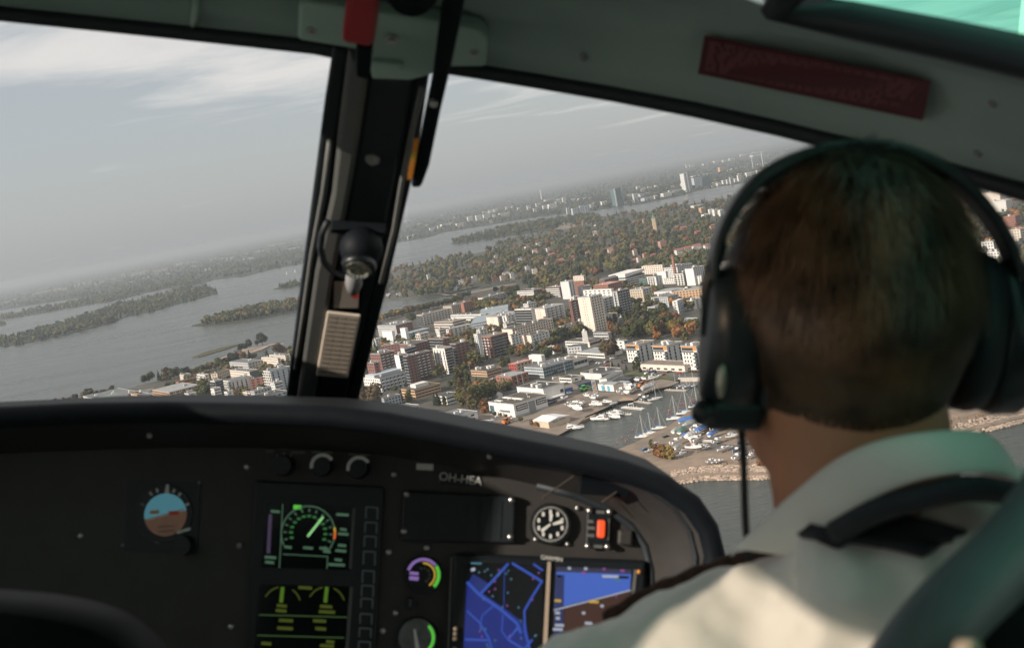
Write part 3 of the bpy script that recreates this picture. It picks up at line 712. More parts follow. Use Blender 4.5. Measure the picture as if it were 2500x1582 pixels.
bld('white terrace houses with dark courtyard balconies left of the second slab', z2(1430, 520), z2(1150, 535), z2(1475, 500), h=21, wall='white', roof='light', left='glassbalc', right='none', units=2)
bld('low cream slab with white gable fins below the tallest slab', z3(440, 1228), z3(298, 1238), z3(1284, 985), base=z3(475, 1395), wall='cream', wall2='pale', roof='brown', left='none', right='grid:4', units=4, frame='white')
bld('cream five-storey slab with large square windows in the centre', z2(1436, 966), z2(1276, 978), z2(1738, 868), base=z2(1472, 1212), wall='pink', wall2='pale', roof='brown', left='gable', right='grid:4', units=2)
bld('paler slab end left of the cream slab with square windows', z2(1090, 962), z2(1050, 965), z2(1262, 902), h=15, wall='cream', wall2='pale', roof='brown', left='none', right='grid:4', units=1)
bld('long low cream building with brown roof garden behind the square-windowed slab', z2(1110, 862), z2(935, 880), z3(250, 1190), h=13, wall='cream', roof='brown', left='none', right='grid', units=7)
bld('white office with five dark ribbons at the wood edge', z2(1548, 205), z2(1264, 220), z2(1700, 170), base=z2(1500, 372), wall='white', wall2='brick', roof='dark', left='ribbon', right='grid', units=2, name='office_building')
bld('brick-ended block with white balcony bands left of the wide glass office', z3(335, 560), z3(98, 565), z3(440, 545), base=z3(345, 725), wall='redbrick', roof='light', left='band', right='grid', units=2)
bld('tall grey slab set behind the brick-ended block', z3(470, 470), z3(330, 485), z3(560, 450), h=19, wall='pale', roof='light', left='none', right='stripe', units=1)
bld('brick house with a pale top storey at the wood edge', z3(720, 460), z3(560, 470), z3(735, 450), h=15, wall='redbrick', roof='beige', left='grid', right='grid', units=1)
bld('small cream villa block with dark arcade above the slab row', z3(720, 372), z3(545, 372), z3(740, 350), h=14, wall='cream', roof='beige', left='grid:4', right='grid', units=1)
bld('grey slab with balconies alone at the edge of the wood above the inlet', z2(632, 332), z2(536, 342), z2(1006, 230), base=z2(645, 425), wall='pink', wall2='grey', roof='grey', left='none', right='balc:5', units=2, frame='pale')
office = bld('wide glass office with a white tilted roof volume and white floor bands', z3(1395, 400), z3(1140, 385), z3(1705, 310), base=z3(1460, 540), wall='teal', roof='dark', left='band', right='band', units=0, name='office_building')
bld('red brick row with small windows below the glass office', z3(1135, 520), z3(890, 540), z3(1380, 480), h=13, wall='redbrick', roof='rose', left='grid', right='grid', units=2)
bld('brick warehouse with grey saddle roof left of the glass office', z3(1080, 440), z3(980, 450), z3(1300, 350), h=14, wall='brick', roof='grey', left='grid', right='grid', gable=2.5, name='warehouse')
bld('low white curved-front building with round openings behind the tallest slab', z3(1190, 600), z3(715, 650), z3(1215, 560), h=22, wall='white', roof='metal', left='grid:9', right='none', units=2)
bld('dark slab in shade right of the tallest pale slab', z3(1290, 640), z3(1205, 610), z3(1500, 596), h=23, wall='grey', wall2='dark', roof='grey', left='balc', right='balc:4', units=1, frame='grey')
bld('cream block with scattered square windows beside the brick chimney', z4(800, 190), z4(452, 245), z4(815, 185), base=z4(830, 330), wall='cream', roof='light', left='grid:5', right='grid', units=4)
bld('white house with balconies and grey striped side below the cream block', z4(692, 386), z4(540, 402), z4(830, 340), base=z4(722, 535), wall='white', wall2='bluegrey', roof='dark', left='balc:5', right='stripe', units=1)
bld('low white link building left of the chimney foot', z4(1002, 412), z4(826, 432), z4(1020, 405), base=z4(1020, 505), wall='white', roof='dark', left='grid:4', right='none', units=1)
bld('white block with deep balconies right of the chimney', z4(1162, 334), z4(1006, 352), z4(1292, 310), base=z4(1192, 528), wall='white', wall2='bluegrey', roof='dark', left='balc:6', right='stripe', units=2)
bld('white frame-fronted house nearest the headset, below the woods', z4(1472, 374), z4(1280, 394), z4(1500, 368), base=z4(1490, 520), wall='white', roof='dark', left='grid:5', right='none', units=1)
bld('white upper house behind the chimney', z4(1330, 250), z4(1190, 265), z4(1520, 235), h=17, wall='white', wall2='pale', roof='dark', left='none', right='grid', units=3)
bld('dark-roofed house cluster right behind the chimney top', z4(1060, 225), z4(830, 240), z4(1330, 200), h=12, wall='pale', roof='dark', left='grid', right='grid', units=5)
bld('white annex in front of the cream block with scattered windows', z4(862, 300), z4(720, 320), z4(890, 290), h=13, wall='white', roof='light', left='none', right='none', units=0)
bld('dark teal shed between the glass office and the white house', z4(540, 420), z4(412, 425), z4(560, 410), h=8, wall='darkgreen', roof='green', left='none', right='none', units=0, name='shed')
bld('long low factory with pale grey roof and tan brick wall', z4(970, 650), 24.0, z4(1480, 588), h=9, wall='tan', roof='light', left='grid', right='grid:4', units=2, name='factory')
bld('lower grey wing of the long factory', z4(665, 650), 20.0, z4(968, 630), h=8, wall='pale', roof='light', left='none', right='none', units=0, name='factory')
bld('tan concrete block with a grid of deep windows below the factory', z4(495, 602), z4(264, 606), z4(652, 570), base=z4(512, 818), wall='sand', wall2='grey', roof='light', left='grid:4.5', right='grid:4', units=2)
bld('lower tan wing with a row of deep windows right of the grid-fronted block', z4(768, 684), z4(500, 694), z4(790, 670), base=z4(775, 790), wall='sand', roof='grey', left='grid:4.5', right='none', units=1)
bld('grey row house in shade under the factory', z4(900, 730), z4(620, 800), z4(1080, 670), h=9, wall='grey', roof='grey', left='grid', right='grid', units=2)
bld('stepped white terrace house among the trees with three white balcony bands', z4(700, 905), z4(580, 900), z4(880, 880), base=z4(712, 1100), wall='white', roof='light', left='band', right='grid', units=1)
bld('white villa with a butterfly roof above the wooded slope', z4(1060, 800), z4(930, 830), z4(1150, 760), h=11, wall='white', wall2='bluegrey', roof='white', left='grid', right='grid:4', units=0)
bld('white house with an orange framed opening next to the headset', z4(1330, 790), z4(1225, 775), z4(1480, 770), base=z4(1350, 950), wall='white', roof='grey', left='none', right='grid:7', units=1)
bld('white house with glazed sawtooth roof half hidden in autumn trees', z4(1200, 1150), z4(1005, 1140), z4(1420, 1070), base=z4(1205, 1260), wall='white', roof='metal', left='grid', right='curtain', units=0, glass=GLASSB)
bld('small pale house at the top left of the wooded slope', z4(470, 865), z4(335, 875), z4(510, 850), h=7, wall='pink', roof='light', left='none', right='none', units=0)
sch = bld('long white school wing with brown roof and dark window strips', z5(738, 252), z5(370, 246), 14.0, base=z5(742, 352), wall='white', roof='brown', left='ribbon', right='none', units=1, name='school_building')
bld('cream school wing with two dark window bands and a white stair turret', z5(800, 252), z5(725, 215), z5(1028, 172), base=z5(805, 352), wall='cream', roof='brown', left='none', right='ribbon', units=3, name='school_building', fl=4.0, frame='cream')
bld('low grey lean-to below the long school wing', z5(640, 330), z5(390, 350), 12.0, h=5, wall='grey', roof='dark', left='grid', right='none', units=0, name='annex')
bld('white low workshop with a row of tall windows beside the reddish maple', z5(1068, 470), z5(575, 442), 20.0, base=z5(1068, 545), wall='white', roof='light', left='ribbon', right='none', units=0, name='workshop', fl=5)
bld('flat beige-roofed hall in front of the white low workshop', z5(500, 580), z5(180, 555), z5(745, 478), h=6, wall='white', roof='beige', left='none', right='ribbon', units=5, name='workshop', fl=6)
bld('small white house behind the reddish maple', z5(1420, 238), z5(1226, 246), z5(1472, 168), base=z5(1432, 412), wall='white', wall2='bluegrey', roof='dark', left='grid:6', right='ribbon', units=1)
bld('grey hut with shallow roof above the school', z5(1120, 100), z5(860, 130), z5(1180, 85), h=5, wall='grey', roof='grey', left='ribbon', right='none', units=1, name='hut')
bld('white hall roof peeping out between trees above the school', z2(1600, 1310), z2(1385, 1290), z2(1640, 1225), h=6, wall='white', roof='white', left='none', right='none', units=0, name='hall')
bld('white shed end left of the orange tree above the school', z5(150, 350), z5(20, 350), z5(240, 320), h=5, wall='white', roof='white', left='none', right='none', units=0, name='hall')
# three waterside houses with orange top floors
TRI = []
for lab, n_, l_, r_, b_ in (('leftmost white waterside house with an orange top floor', z6(318, 248), z6(75, 240), z6(600, 165), z6(350, 575)),
                            ('middle white waterside house with an orange top floor', z6(838, 272), z6(570, 255), z6(1120, 185), z6(872, 600)),
                            ('rightmost white waterside house with an orange top floor, beside the headset', z6(1395, 278), z6(1112, 282), z6(1660, 190), z6(1440, 720))):
    TRI.append(bld(lab, n_, l_, r_, base=b_, wall='white', wall2='pale', roof='beige', left='none', right='stripe', units=4, over=1.0, group='waterside houses with orange top floors'))
podium = bld('long cream parking podium wall below the waterside houses', z6(1165, 640), z6(330, 590), z6(1450, 640), base=z6(1168, 745), wall='cream', roof='beige', left='grid:9', right='grid:6', units=0, name='parking_podium')
ware = bld('white marina warehouse with a wide dark roof', z5(1008, 822), z5(640, 785), z5(1352, 706), base=z5(1015, 925), wall='white', roof='dark', left='none', right='ribbon', units=2, name='warehouse', fl=9)
bld('low white office wing at the left end of the marina warehouse', z5(480, 900), z5(262, 875), z5(640, 800), base=z5(480, 975), wall='white', roof='dark', left='ribbon', right='grid:6', units=1, name='office_wing')
bld('lower white lean-to with small square windows on the marina warehouse', z5(1095, 905), 7.0, z5(1375, 765), h=4.6, wall='white', roof='grey', left='none', right='grid:2.2', units=0, name='annex')
bld('black timber boat shed beside the marina warehouse', z5(1500, 925), z5(1262, 890), z5(1645, 835), base=z5(1500, 1010), wall='black', roof='black', left='none', right='none', gable=1.2, name='boat_shed', over=.5)
bld('small shed with a pale blue sheet roof next to the black boat shed', z5(1440, 985), z5(1255, 935), z5(1512, 930), h=3.4, wall='grey', roof='metal', left='none', right='none', units=0, name='shed')
shed = bld('white shed with two light blue doors on the quay', z5(1222, 1015), z5(945, 995), z5(1402, 995), base=z5(1232, 1132), wall='white', wall2='cream', roof='light', left='none', right='none', gable=.8, name='boat_shed', over=.4)
bld('tiny white gabled house behind the hall with black signboards', z7(1120, 800), z7(1030, 825), z7(1215, 805), base=z7(1125, 865), wall='white', roof='white', left='none', right='none', gable=2.0, name='cottage')
# left of the window post
bld('tan five-storey slab with three rows of balconies at the left dashboard edge', z8(415, 706), z8(152, 690), z8(905, 584), base=z8(448, 892), wall='tan', wall2='sand', roof='light', left='balc:5', right='balc:7', units=3, frame='tan')
bld('low grey hall roof left of the tan slab', z8(80, 700), z8(-260, 760), z8(160, 640), h=5, wall='grey', roof='grey', left='none', right='none', units=1, name='hall')
bld('green-roofed long shed by the shore at far left', za(650, 1345), 12.0, za(920, 1270), h=5, wall='pale', roof='green', left='none', right='none', gable=1.5, name='shed')
bld('grey low hall with small roof boxes at far left', za(900, 1345), za(640, 1362), za(1180, 1265), h=5, wall='pale', roof='grey', left='none', right='ribbon', units=4, name='hall')
bld('small tan house with light roof between hall and tan slab', za(1060, 1280), za(1008, 1262), za(1085, 1262), h=7, wall='tan', roof='beige', left='none', right='none', units=0, name='town_house')
bld('low brick building with white end strip behind the tan slab', z8(560, 540), z8(510, 530), z8(838, 480), h=9, wall='redbrick', wall2='brick', roof='brown', left='none', right='grid', units=0, frame='pale')
bld('slim white balcony house above the tan slab', z8(985, 430), z8(860, 440), z8(1045, 405), base=z8(1010, 590), wall='white', roof='light', left='balc:5', right='balc:4', units=3)
bld('long dark-roofed block behind the slim white balcony house', z8(1170, 400), z8(1050, 420), z8(1365, 330), h=10, wall='sand', roof='dark', left='grid', right='grid', units=1)
bld('white block with blue-grey balcony corner left of the vertical-striped block', z8(1130, 530), z8(1062, 545), z8(1245, 495), base=z8(1195, 815), wall='white', wall2='bluegrey', roof='grey', left='glassbalc', right='glassbalc', units=1, frame='bluegrey')
bld('white block with vertical dark stripes left of the window post', z8(1392, 530), z8(1275, 530), z8(1725, 420), base=z8(1430, 740), wall='white', roof='grey', left='balc:4', right='stripe', units=1)
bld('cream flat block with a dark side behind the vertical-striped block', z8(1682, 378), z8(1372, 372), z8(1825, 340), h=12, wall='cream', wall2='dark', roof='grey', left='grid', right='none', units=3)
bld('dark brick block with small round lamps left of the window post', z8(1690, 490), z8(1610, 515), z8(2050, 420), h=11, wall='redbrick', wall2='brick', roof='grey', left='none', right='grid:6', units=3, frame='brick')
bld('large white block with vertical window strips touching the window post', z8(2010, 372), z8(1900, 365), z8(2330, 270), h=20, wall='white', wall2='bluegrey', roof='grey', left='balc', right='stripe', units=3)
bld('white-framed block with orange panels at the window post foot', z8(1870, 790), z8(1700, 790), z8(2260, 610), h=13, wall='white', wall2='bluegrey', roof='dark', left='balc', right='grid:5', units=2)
bld('small cream house beside the bright orange tree', z8(1690, 710), z8(1580, 700), z8(1740, 690), h=7, wall='cream', roof='grey', left='grid', right='grid', units=1, name='town_house')
bld('grey-roofed houses behind the white-framed block', z8(1760, 690), z8(1700, 690), z8(2060, 600), h=9, wall='grey', roof='grey', left='grid', right='grid', units=3, name='town_house')
bld('grey upper row near the shore trees left of the window post', z8(1660, 240), z8(1370, 300), z8(1870, 180), h=10, wall='grey', roof='grey', left='grid', right='grid:4', units=2)
bld('cream lit row near the shore at the window post', z8(2130, 165), z8(1875, 180), z8(2160, 150), h=12, wall='cream', roof='light', left='grid:4', right='grid', units=4)
bld('white attic roofs at the very edge of the window post', z8(2250, 120), z8(2000, 140), z8(2330, 100), h=11, wall='cream', roof='grey', left='grid', right='grid', units=5)
bld('white flat roof with two vents just above the dashboard', z8(1010, 870), z8(665, 862), z8(1045, 800), h=5, wall='white', roof='light', left='none', right='none', units=3, name='hall')
bld('white roof boxes house right of the white flat roof', z8(1290, 830), z8(1070, 810), z8(1295, 800), h=6, wall='white', roof='light', left='none', right='none', units=1, name='hall')
bld('pale warehouse ridge at the dashboard edge under the orange tree', z8(1900, 890), z8(1690, 880), z8(2240, 850), h=5, wall='white', roof='light', left='none', right='none', units=1, name='hall')
gap = [z1(190, 575) + (9, 14, 9, 'pale'), z1(760, 505) + (10, 22, 10, 'cream'), z1(1010, 455) + (8, 16, 12, 'white'), z2(560, 880) + (8, 18, 11, 'white'), z2(1010, 770) + (8, 20, 14, 'pale'), z3(560, 735) + (10, 14, 16, 'cream'), z3(1120, 640) + (9, 16, 14, 'white'), z4(250, 850) + (8, 12, 9, 'pale'),
       z8(720, 730) + (10, 18, 10, 'cream'), z8(1120, 650) + (8, 16, 12, 'white'), z8(1560, 470) + (9, 18, 10, 'white'), z8(2080, 560) + (9, 20, 14, 'pale'), z8(640, 430) + (10, 16, 7, 'cream'), z8(1330, 700) + (7, 14, 12, 'white'), z2(1010, 640) + (10, 24, 13, 'white'), z2(1380, 430) + (12, 18, 10, 'pale'), z3(700, 560) + (12, 20, 10, 'white')]
for i, (x, y, wl, wr, hh_, wc) in enumerate(sorted(gap)):
    bld('small %s block squeezed between its neighbours, %s from left' % (wc, ORD[i]), (x, y), (x - wl, y + 1), (x + wr, y - wr * .28), h=hh_, wall=wc, roof=('grey', 'light', 'beige')[i % 3], left=('grid', 'balc:5', 'grid:4')[i % 3], right=('grid:4', 'balc:5', 'ribbon')[i % 3], units=2, group='small blocks between the larger ones')
# top right beyond the head
for i, (lab, x, y, w, hh, wc, rc) in enumerate((
        ('pale apartment row glimpsed under the roof lining right of the head', 2440, 470, 60, 14, 'cream', 'beige'),
        ('white apartment row glimpsed right of the headband', 2455, 490, 40, 12, 'white', 'light'),
        ('brick house glimpsed at the right picture edge', 2478, 528, 30, 10, 'redbrick', 'tile'),
        ('cream house in trees at the right picture edge', 2490, 560, 30, 10, 'cream', 'tile'),
        ('white houses seen through the gap of the right headband', 2425, 590, 30, 12, 'white', 'light'),
        ('second white house seen through the gap of the right headband', 2440, 615, 30, 12, 'white', 'light'))):
    bld(lab, (x, y), (x - w, y + w * .1), (x + 14, y - 8), h=hh, wall=wc, roof=rc, left='grid', right='grid', units=2)
for i, (lab, x, y, w, hh, wc, rc) in enumerate((
        ('white block seen through the left gap between hair and headband', 1778, 640, 22, 12, 'white', 'light'),
        ('lower white block seen through the left gap between hair and headband', 1782, 665, 24, 9, 'white', 'light'))):
    bld(lab, (x, y), (x - w, y + w * .1), (x + 10, y - 6), h=hh, wall=wc, roof=rc, left='balc', right='grid', units=1)

# details on the foreground halls
def wall_box(info, side, s0, s1, h0, h1, out0, out1, name, mt, u=None):
    """a box on the wall: side 'R' runs near->right, 'L' runs near->left, s in metres or fraction"""
    e = info['e2'] if side == 'R' else info['e1']; L = e.length; d = e.normalized()
    n = Vector((d.y, -d.x)); mid = info['P'][0] + e / 2
    if n.dot(mid - info['c']) < 0: n = -n
    if s1 <= 1.0: s0, s1 = s0 * L, s1 * L
    p = info['P'][0] + d * (s0 + s1) / 2 + n * (out0 + out1) / 2
    m = MB(); m.obox((p.x, p.y, info['z0'] + (h0 + h1) / 2), Vector((d.x, d.y, 0)) * (s1 - s0) / 2, Vector((n.x, n.y, 0)) * (out1 - out0) / 2, Vector((0, 0, (h1 - h0) / 2)))
    return m.build(name, mt, info['t'])
SIGN = mat('sign_black', (0.035, 0.035, 0.037), 0.5); LET = mat('sign_white', (0.75, 0.75, 0.73), 0.6)
hh = hall['h']
for a, b in ((.06, .40), (.66, .97)):
    sb = wall_box(hall, 'R', a, b, hh * .42, hh * .86, .05, .25, 'signboard', SIGN)
    rnd = random.Random(int(a * 100))
    for row in range(2):
        s = a + .03
        while s < b - .05:
            w_ = rnd.uniform(.025, .05)
            wall_box(hall, 'R', s, s + w_, hh * (.68 - .17 * row), hh * (.76 - .17 * row), .26, .30, 'lettering', LET); s += w_ + .012
DOORG = mat('door_grey', (0.22, 0.23, 0.24), 0.7, 0.1, 2)
wall_box(hall, 'R', .43, .63, 0, hh * .88, .04, .12, 'hall_door', DOORG)
wall_box(hall, 'R', 0.01, .99, 0, hh * .12, .03, .05, 'base_band', wmat('bluegrey'))
wall_box(hall, 'L', .80, .97, hh * .05, hh * .75, .04, .12, 'corner_window', GLASSB)
wall_box(hall, 'L', .18, .55, hh * .42, hh * .47, .0, 1.6, 'canopy', wmat('dark'))
for a, b in ((.20, .28), (.31, .40), (.43, .53)): wall_box(hall, 'L', a, b, 0.1, hh * .36, .03, .08, 'roller_door', wmat('pale'))
def roof_box(info, u0, u1, v0, v1, h0, h1, name, mt):
    m = MB(); P0 = info['P'][0]
    m.prism([tuple(P0 + info['e2'] * u + info['e1'] * v) for u, v in ((u0, v0), (u1, v0), (u1, v1), (u0, v1))], info['z1'] + h0, info['z1'] + h1)
    return m.build(name, mt, info['t'])
roof_box(hall, .40, .47, .18, .95, .19, .9, 'skylight', wmat('white'))
roof_box(hall, .10, .18, .62, .88, .19, .7, 'skylight', wmat('white'))
rv = random.Random(3)
for k in range(8):
    u, v = rv.uniform(.05, .95), rv.uniform(.1, .9); P0 = hall['P'][0] + hall['e2'] * u + hall['e1'] * v
    m = MB(); m.tube([(P0.x, P0.y, hall['z1'] + .15), (P0.x, P0.y, hall['z1'] + 1.1)], .28, 8); m.ball((P0.x, P0.y, hall['z1'] + 1.2), .48, 8, 5); m.build('vent_cowl', wmat('pale'), hall['t'], smooth=True)
wall_box(hall2, 'R', .02, .80, 3.6, 4.4, .05, 6.0, 'canopy_roof', wmat('white')); wall_box(hall2, 'R', .02, .98, 1.0, 3.5, .06, .3, 'blue_band', wmat('blue'))
wall_box(hall2, 'R', .80, .95, 5.2, 7.6, .05, .2, 'signboard', SIGN); wall_box(hall2, 'L', .05, .80, 3.5, 5.0, .05, .12, 'ribbon_window', GLASS)
for a in (.25, .62): wall_box(shed, 'L', a, a + .16, .2, shed['h'] * .8, .04, .12, 'blue_door', mat('door_blue', (0.10, 0.35, 0.50), 0.6))
wall_box(tent, 'R', .2, .42, tent['h'] * .72, tent['h'] * .98, .05, .15, 'signboard', SIGN); wall_box(tent, 'R', .5, .78, tent['h'] * .85, tent['h'] * .97, .05, .12, 'lettering', SIGN)
for k, (a, b) in enumerate(((.22, .27), (.30, .34), (.36, .40))): wall_box(tent, 'R', a, b, tent['h'] * .80, tent['h'] * .90, .16, .2, 'lettering', LET)
# orange set-back storeys, white bays and balconies of the three waterside houses
for q in TRI:
    H_ = q['h']
    wall_box(q, 'L', .02, .98, H_ - 1.0, H_ - .35, .02, .5, 'orange_fascia', wmat('orange'))
    wall_box(q, 'L', .02, .22, H_ - 3.4, H_ - 1.05, .03, .14, 'orange_panel', wmat('orange'))
    wall_box(q, 'L', .24, .97, H_ - 3.2, H_ - 1.1, .03, .12, 'terrace_glazing', GLASS)
    wall_box(q, 'L', .22, .98, H_ - 4.3, H_ - 3.5, .03, 1.2, 'terrace_rail', wmat('dark'))
    wall_box(q, 'L', .0, .20, .3, H_ - 4.4, .03, .10, 'corner_glazing', GLASS)
    for f in range(1, 5): wall_box(q, 'L', .0, .24, H_ - 4.6 - 3 * f + .2, H_ - 4.6 - 3 * f + 1.2, .1, 1.4, 'balcony', wmat('dark')) if H_ - 4.6 - 3 * f > 0 else None
    for s in (.42, .62, .80):
        for f in range(4):
            if H_ - 6.2 - 3 * f > .3: wall_box(q, 'L', s, s + .08, H_ - 6.8 - 3 * f, H_ - 5.0 - 3 * f, .03, .09, 'window', GLASS)
# tilted white volume over the glass office
P = office['P']; zt = office['z1']
m = MB(); o_ = [P[0] - (office['e1'] + office['e2']) * .03, P[1] + office['e2'] * .05, P[2] + office['e1'] * .05 + office['e2'] * .05, P[3] + office['e1'] * .1]
m.hexa([(o_[0].x, o_[0].y, zt + .2), (o_[1].x, o_[1].y, zt + 3.0), (o_[2].x, o_[2].y, zt + 3.0), (o_[3].x, o_[3].y, zt + .2), (o_[0].x, o_[0].y, zt + 5.2), (o_[1].x, o_[1].y, zt + 6.2), (o_[2].x, o_[2].y, zt + 6.2), (o_[3].x, o_[3].y, zt + 4.6)])
m.build('roof_volume', wmat('white'), office['t'])
# school turret
b_ = gp(*z5(752, 352), ZL); m = MB(); m.box(b_.x - 2.4, b_.x + 2.4, b_.y, b_.y + 5, ZL, ZL + 16); m.ball((b_.x, b_.y + 2, ZL + 17), 1.5, 10, 7); m.build('turret', wmat('white'), sch['t'])
# brick chimney
B = gp(*z4(1062, 530), ZL)
t = thing('chimney_stack', 'tall red brick factory chimney above the white houses', 'chimney', B)
m = MB(); m.tube([(B.x, B.y, ZL - .3), (B.x, B.y, ZL + 40)], [2.4, 1.5], 12); m.build('shaft', wmat('redbrick'), t, smooth=True)
m = MB(); m.tube([(B.x, B.y, ZL + 40), (B.x, B.y, ZL + 40.8), (B.x, B.y, ZL + 42)], [1.6, 1.9, 1.85], 12); m.build('crown_ring', wmat('brick'), t)
# church tower in the woods
B = gp(*zc(664, 1085), ZL)
t = thing('church_tower', 'tan church tower with thin green copper spire rising from the woods', 'church', B)
m = MB(); m.box(B.x - 3.6, B.x + 3.6, B.y - 3.6, B.y + 3.6, ZL - 1, ZL + 42); m.build('shaft', wmat('sand'), t)
m = MB(); m.box(B.x - .9, B.x + .9, B.y - 3.7, B.y - 3.6, ZL + 8, ZL + 40); m.box(B.x - 3.7, B.x - 3.6, B.y - .9, B.y + .9, ZL + 8, ZL + 40); m.build('louvre', wmat('yellow'), t)
m = MB(); m.add([(B.x - 3.7, B.y - 3.7, ZL + 42), (B.x + 3.7, B.y - 3.7, ZL + 42), (B.x + 3.7, B.y + 3.7, ZL + 42), (B.x - 3.7, B.y + 3.7, ZL + 42), (B.x - .8, B.y - .8, ZL + 50), (B.x + .8, B.y - .8, ZL + 50), (B.x + .8, B.y + .8, ZL + 50), (B.x - .8, B.y + .8, ZL + 50), (B.x, B.y, ZL + 62)], [(0, 1, 5, 4), (1, 2, 6, 5), (2, 3, 7, 6), (3, 0, 4, 7), (4, 5, 8), (5, 6, 8), (6, 7, 8), (7, 4, 8), (3, 2, 1, 0)]); m.build('spire', mat('copper', (0.12, 0.22, 0.185), 0.6), t)
# ================================================================== villas in the woods
VILLA = [  # px, py (foot of near corner), width px, storeys, wall, roof, pitched
    (zb(1105, 1290), 9, 2, 'cream', 'beige', 1), (zb(1140, 1225), 7, 2, 'cream', 'beige', 0), (zb(1480, 1130), 12, 2, 'white', 'light', 0), (zb(1560, 1170), 12, 2, 'cream', 'tile', 1), (zb(1600, 1090), 12, 2, 'white', 'light', 0),
    (zb(1700, 1150), 9, 2, 'cream', 'light', 0), (zb(1900, 1140), 14, 1, 'redbrick', 'tile', 1), (zb(1990, 1010), 8, 2, 'cream', 'beige', 1), (zb(2190, 970), 9, 2, 'white', 'light', 1), (zb(2130, 1200), 12, 2, 'cream', 'tile', 1),
    (zb(2220, 880), 12, 1, 'white', 'light', 0), (zb(2360, 1170), 11, 2, 'cream', 'tile', 1), (zb(770, 1495), 12, 2, 'white', 'beige', 0), (zb(920, 1475), 12, 3, 'white', 'light', 0), (zb(1130, 1465), 13, 2, 'redbrick', 'brown', 0),
    (zb(1250, 1400), 18, 1, 'white', 'light', 0), (zb(1320, 1450), 8, 3, 'white', 'light', 0), (zb(1480, 1350), 10, 2, 'white', 'light', 0), (zb(1560, 1400), 12, 3, 'cream', 'beige', 0), (zb(430, 1450), 4, 3, 'white', 'light', 0),
    (zb(1830, 1270), 20, 1, 'rose', 'tile', 1), (zb(1950, 1250), 12, 2, 'tan', 'tile', 1), (zb(1740, 1200), 14, 1, 'rose', 'tile', 1), (zb(1400, 1260), 5, 2, 'white', 'light', 0), (zb(1680, 1300), 6, 2, 'cream', 'tile', 1),
    (zc(20, 1080), 9, 2, 'cream', 'tile', 1), (zc(180, 1250), 13, 2, 'cream', 'tile', 1), (zc(420, 1210), 10, 2, 'redbrick', 'tile', 1), (zc(450, 1290), 10, 3, 'cream', 'tile', 1), (zc(540, 940), 4, 3, 'tan', 'tile', 1), (zc(440, 950), 9, 2, 'redbrick', 'tile', 1),
    (zc(560, 1310), 12, 2, 'rose', 'tile', 1), (zc(640, 1300), 12, 1, 'redbrick', 'tile', 1), (zc(430, 1360), 14, 1, 'redbrick', 'tile', 1), (zc(490, 1350), 7, 2, 'white', 'tile', 1), (zc(750, 1210), 18, 4, 'rose', 'tile', 0),
    (zc(920, 1270), 18, 2, 'white', 'tile', 1), (zc(1010, 1250), 20, 2, 'cream', 'tile', 1), (zc(1110, 1225), 20, 2, 'white', 'tile', 1), (zc(1220, 1220), 16, 2, 'white', 'tile', 1), (zc(1120, 1070), 14, 2, 'redbrick', 'tile', 1), (zc(1270, 1000), 12, 2, 'rose', 'tile', 1), (zc(960, 1005), 14, 1, 'redbrick', 'tile', 1),
    (zc(40, 970), 10, 1, 'white', 'light', 0), (zc(1110, 770), 24, 2, 'white', 'light', 0), (zc(1170, 830), 14, 4, 'tan', 'white', 0), (zc(1260, 850), 12, 4, 'white', 'white', 0), (zc(1310, 855), 13, 4, 'white', 'white', 0), (zc(1370, 860), 13, 4, 'white', 'white', 0), (zc(1430, 865), 13, 3, 'white', 'white', 0), (zc(1200, 875), 16, 2, 'white', 'white', 0),
    (z1(360, 15), 10, 1, 'white', 'light', 0), (z1(500, 12), 10, 1, 'white', 'light', 0), (z2(170, 200), 10, 1, 'white', 'metal', 0), (z2(960, 30), 10, 2, 'cream', 'tile', 1)]
WALLS['rose'] = (0.45, 0.27, 0.20)
WNAME = dict(white='white', cream='cream', redbrick='red brick', rose='rose', tan='tan')
VILLA.sort(key=lambda v: v[0][0])
vt = {}
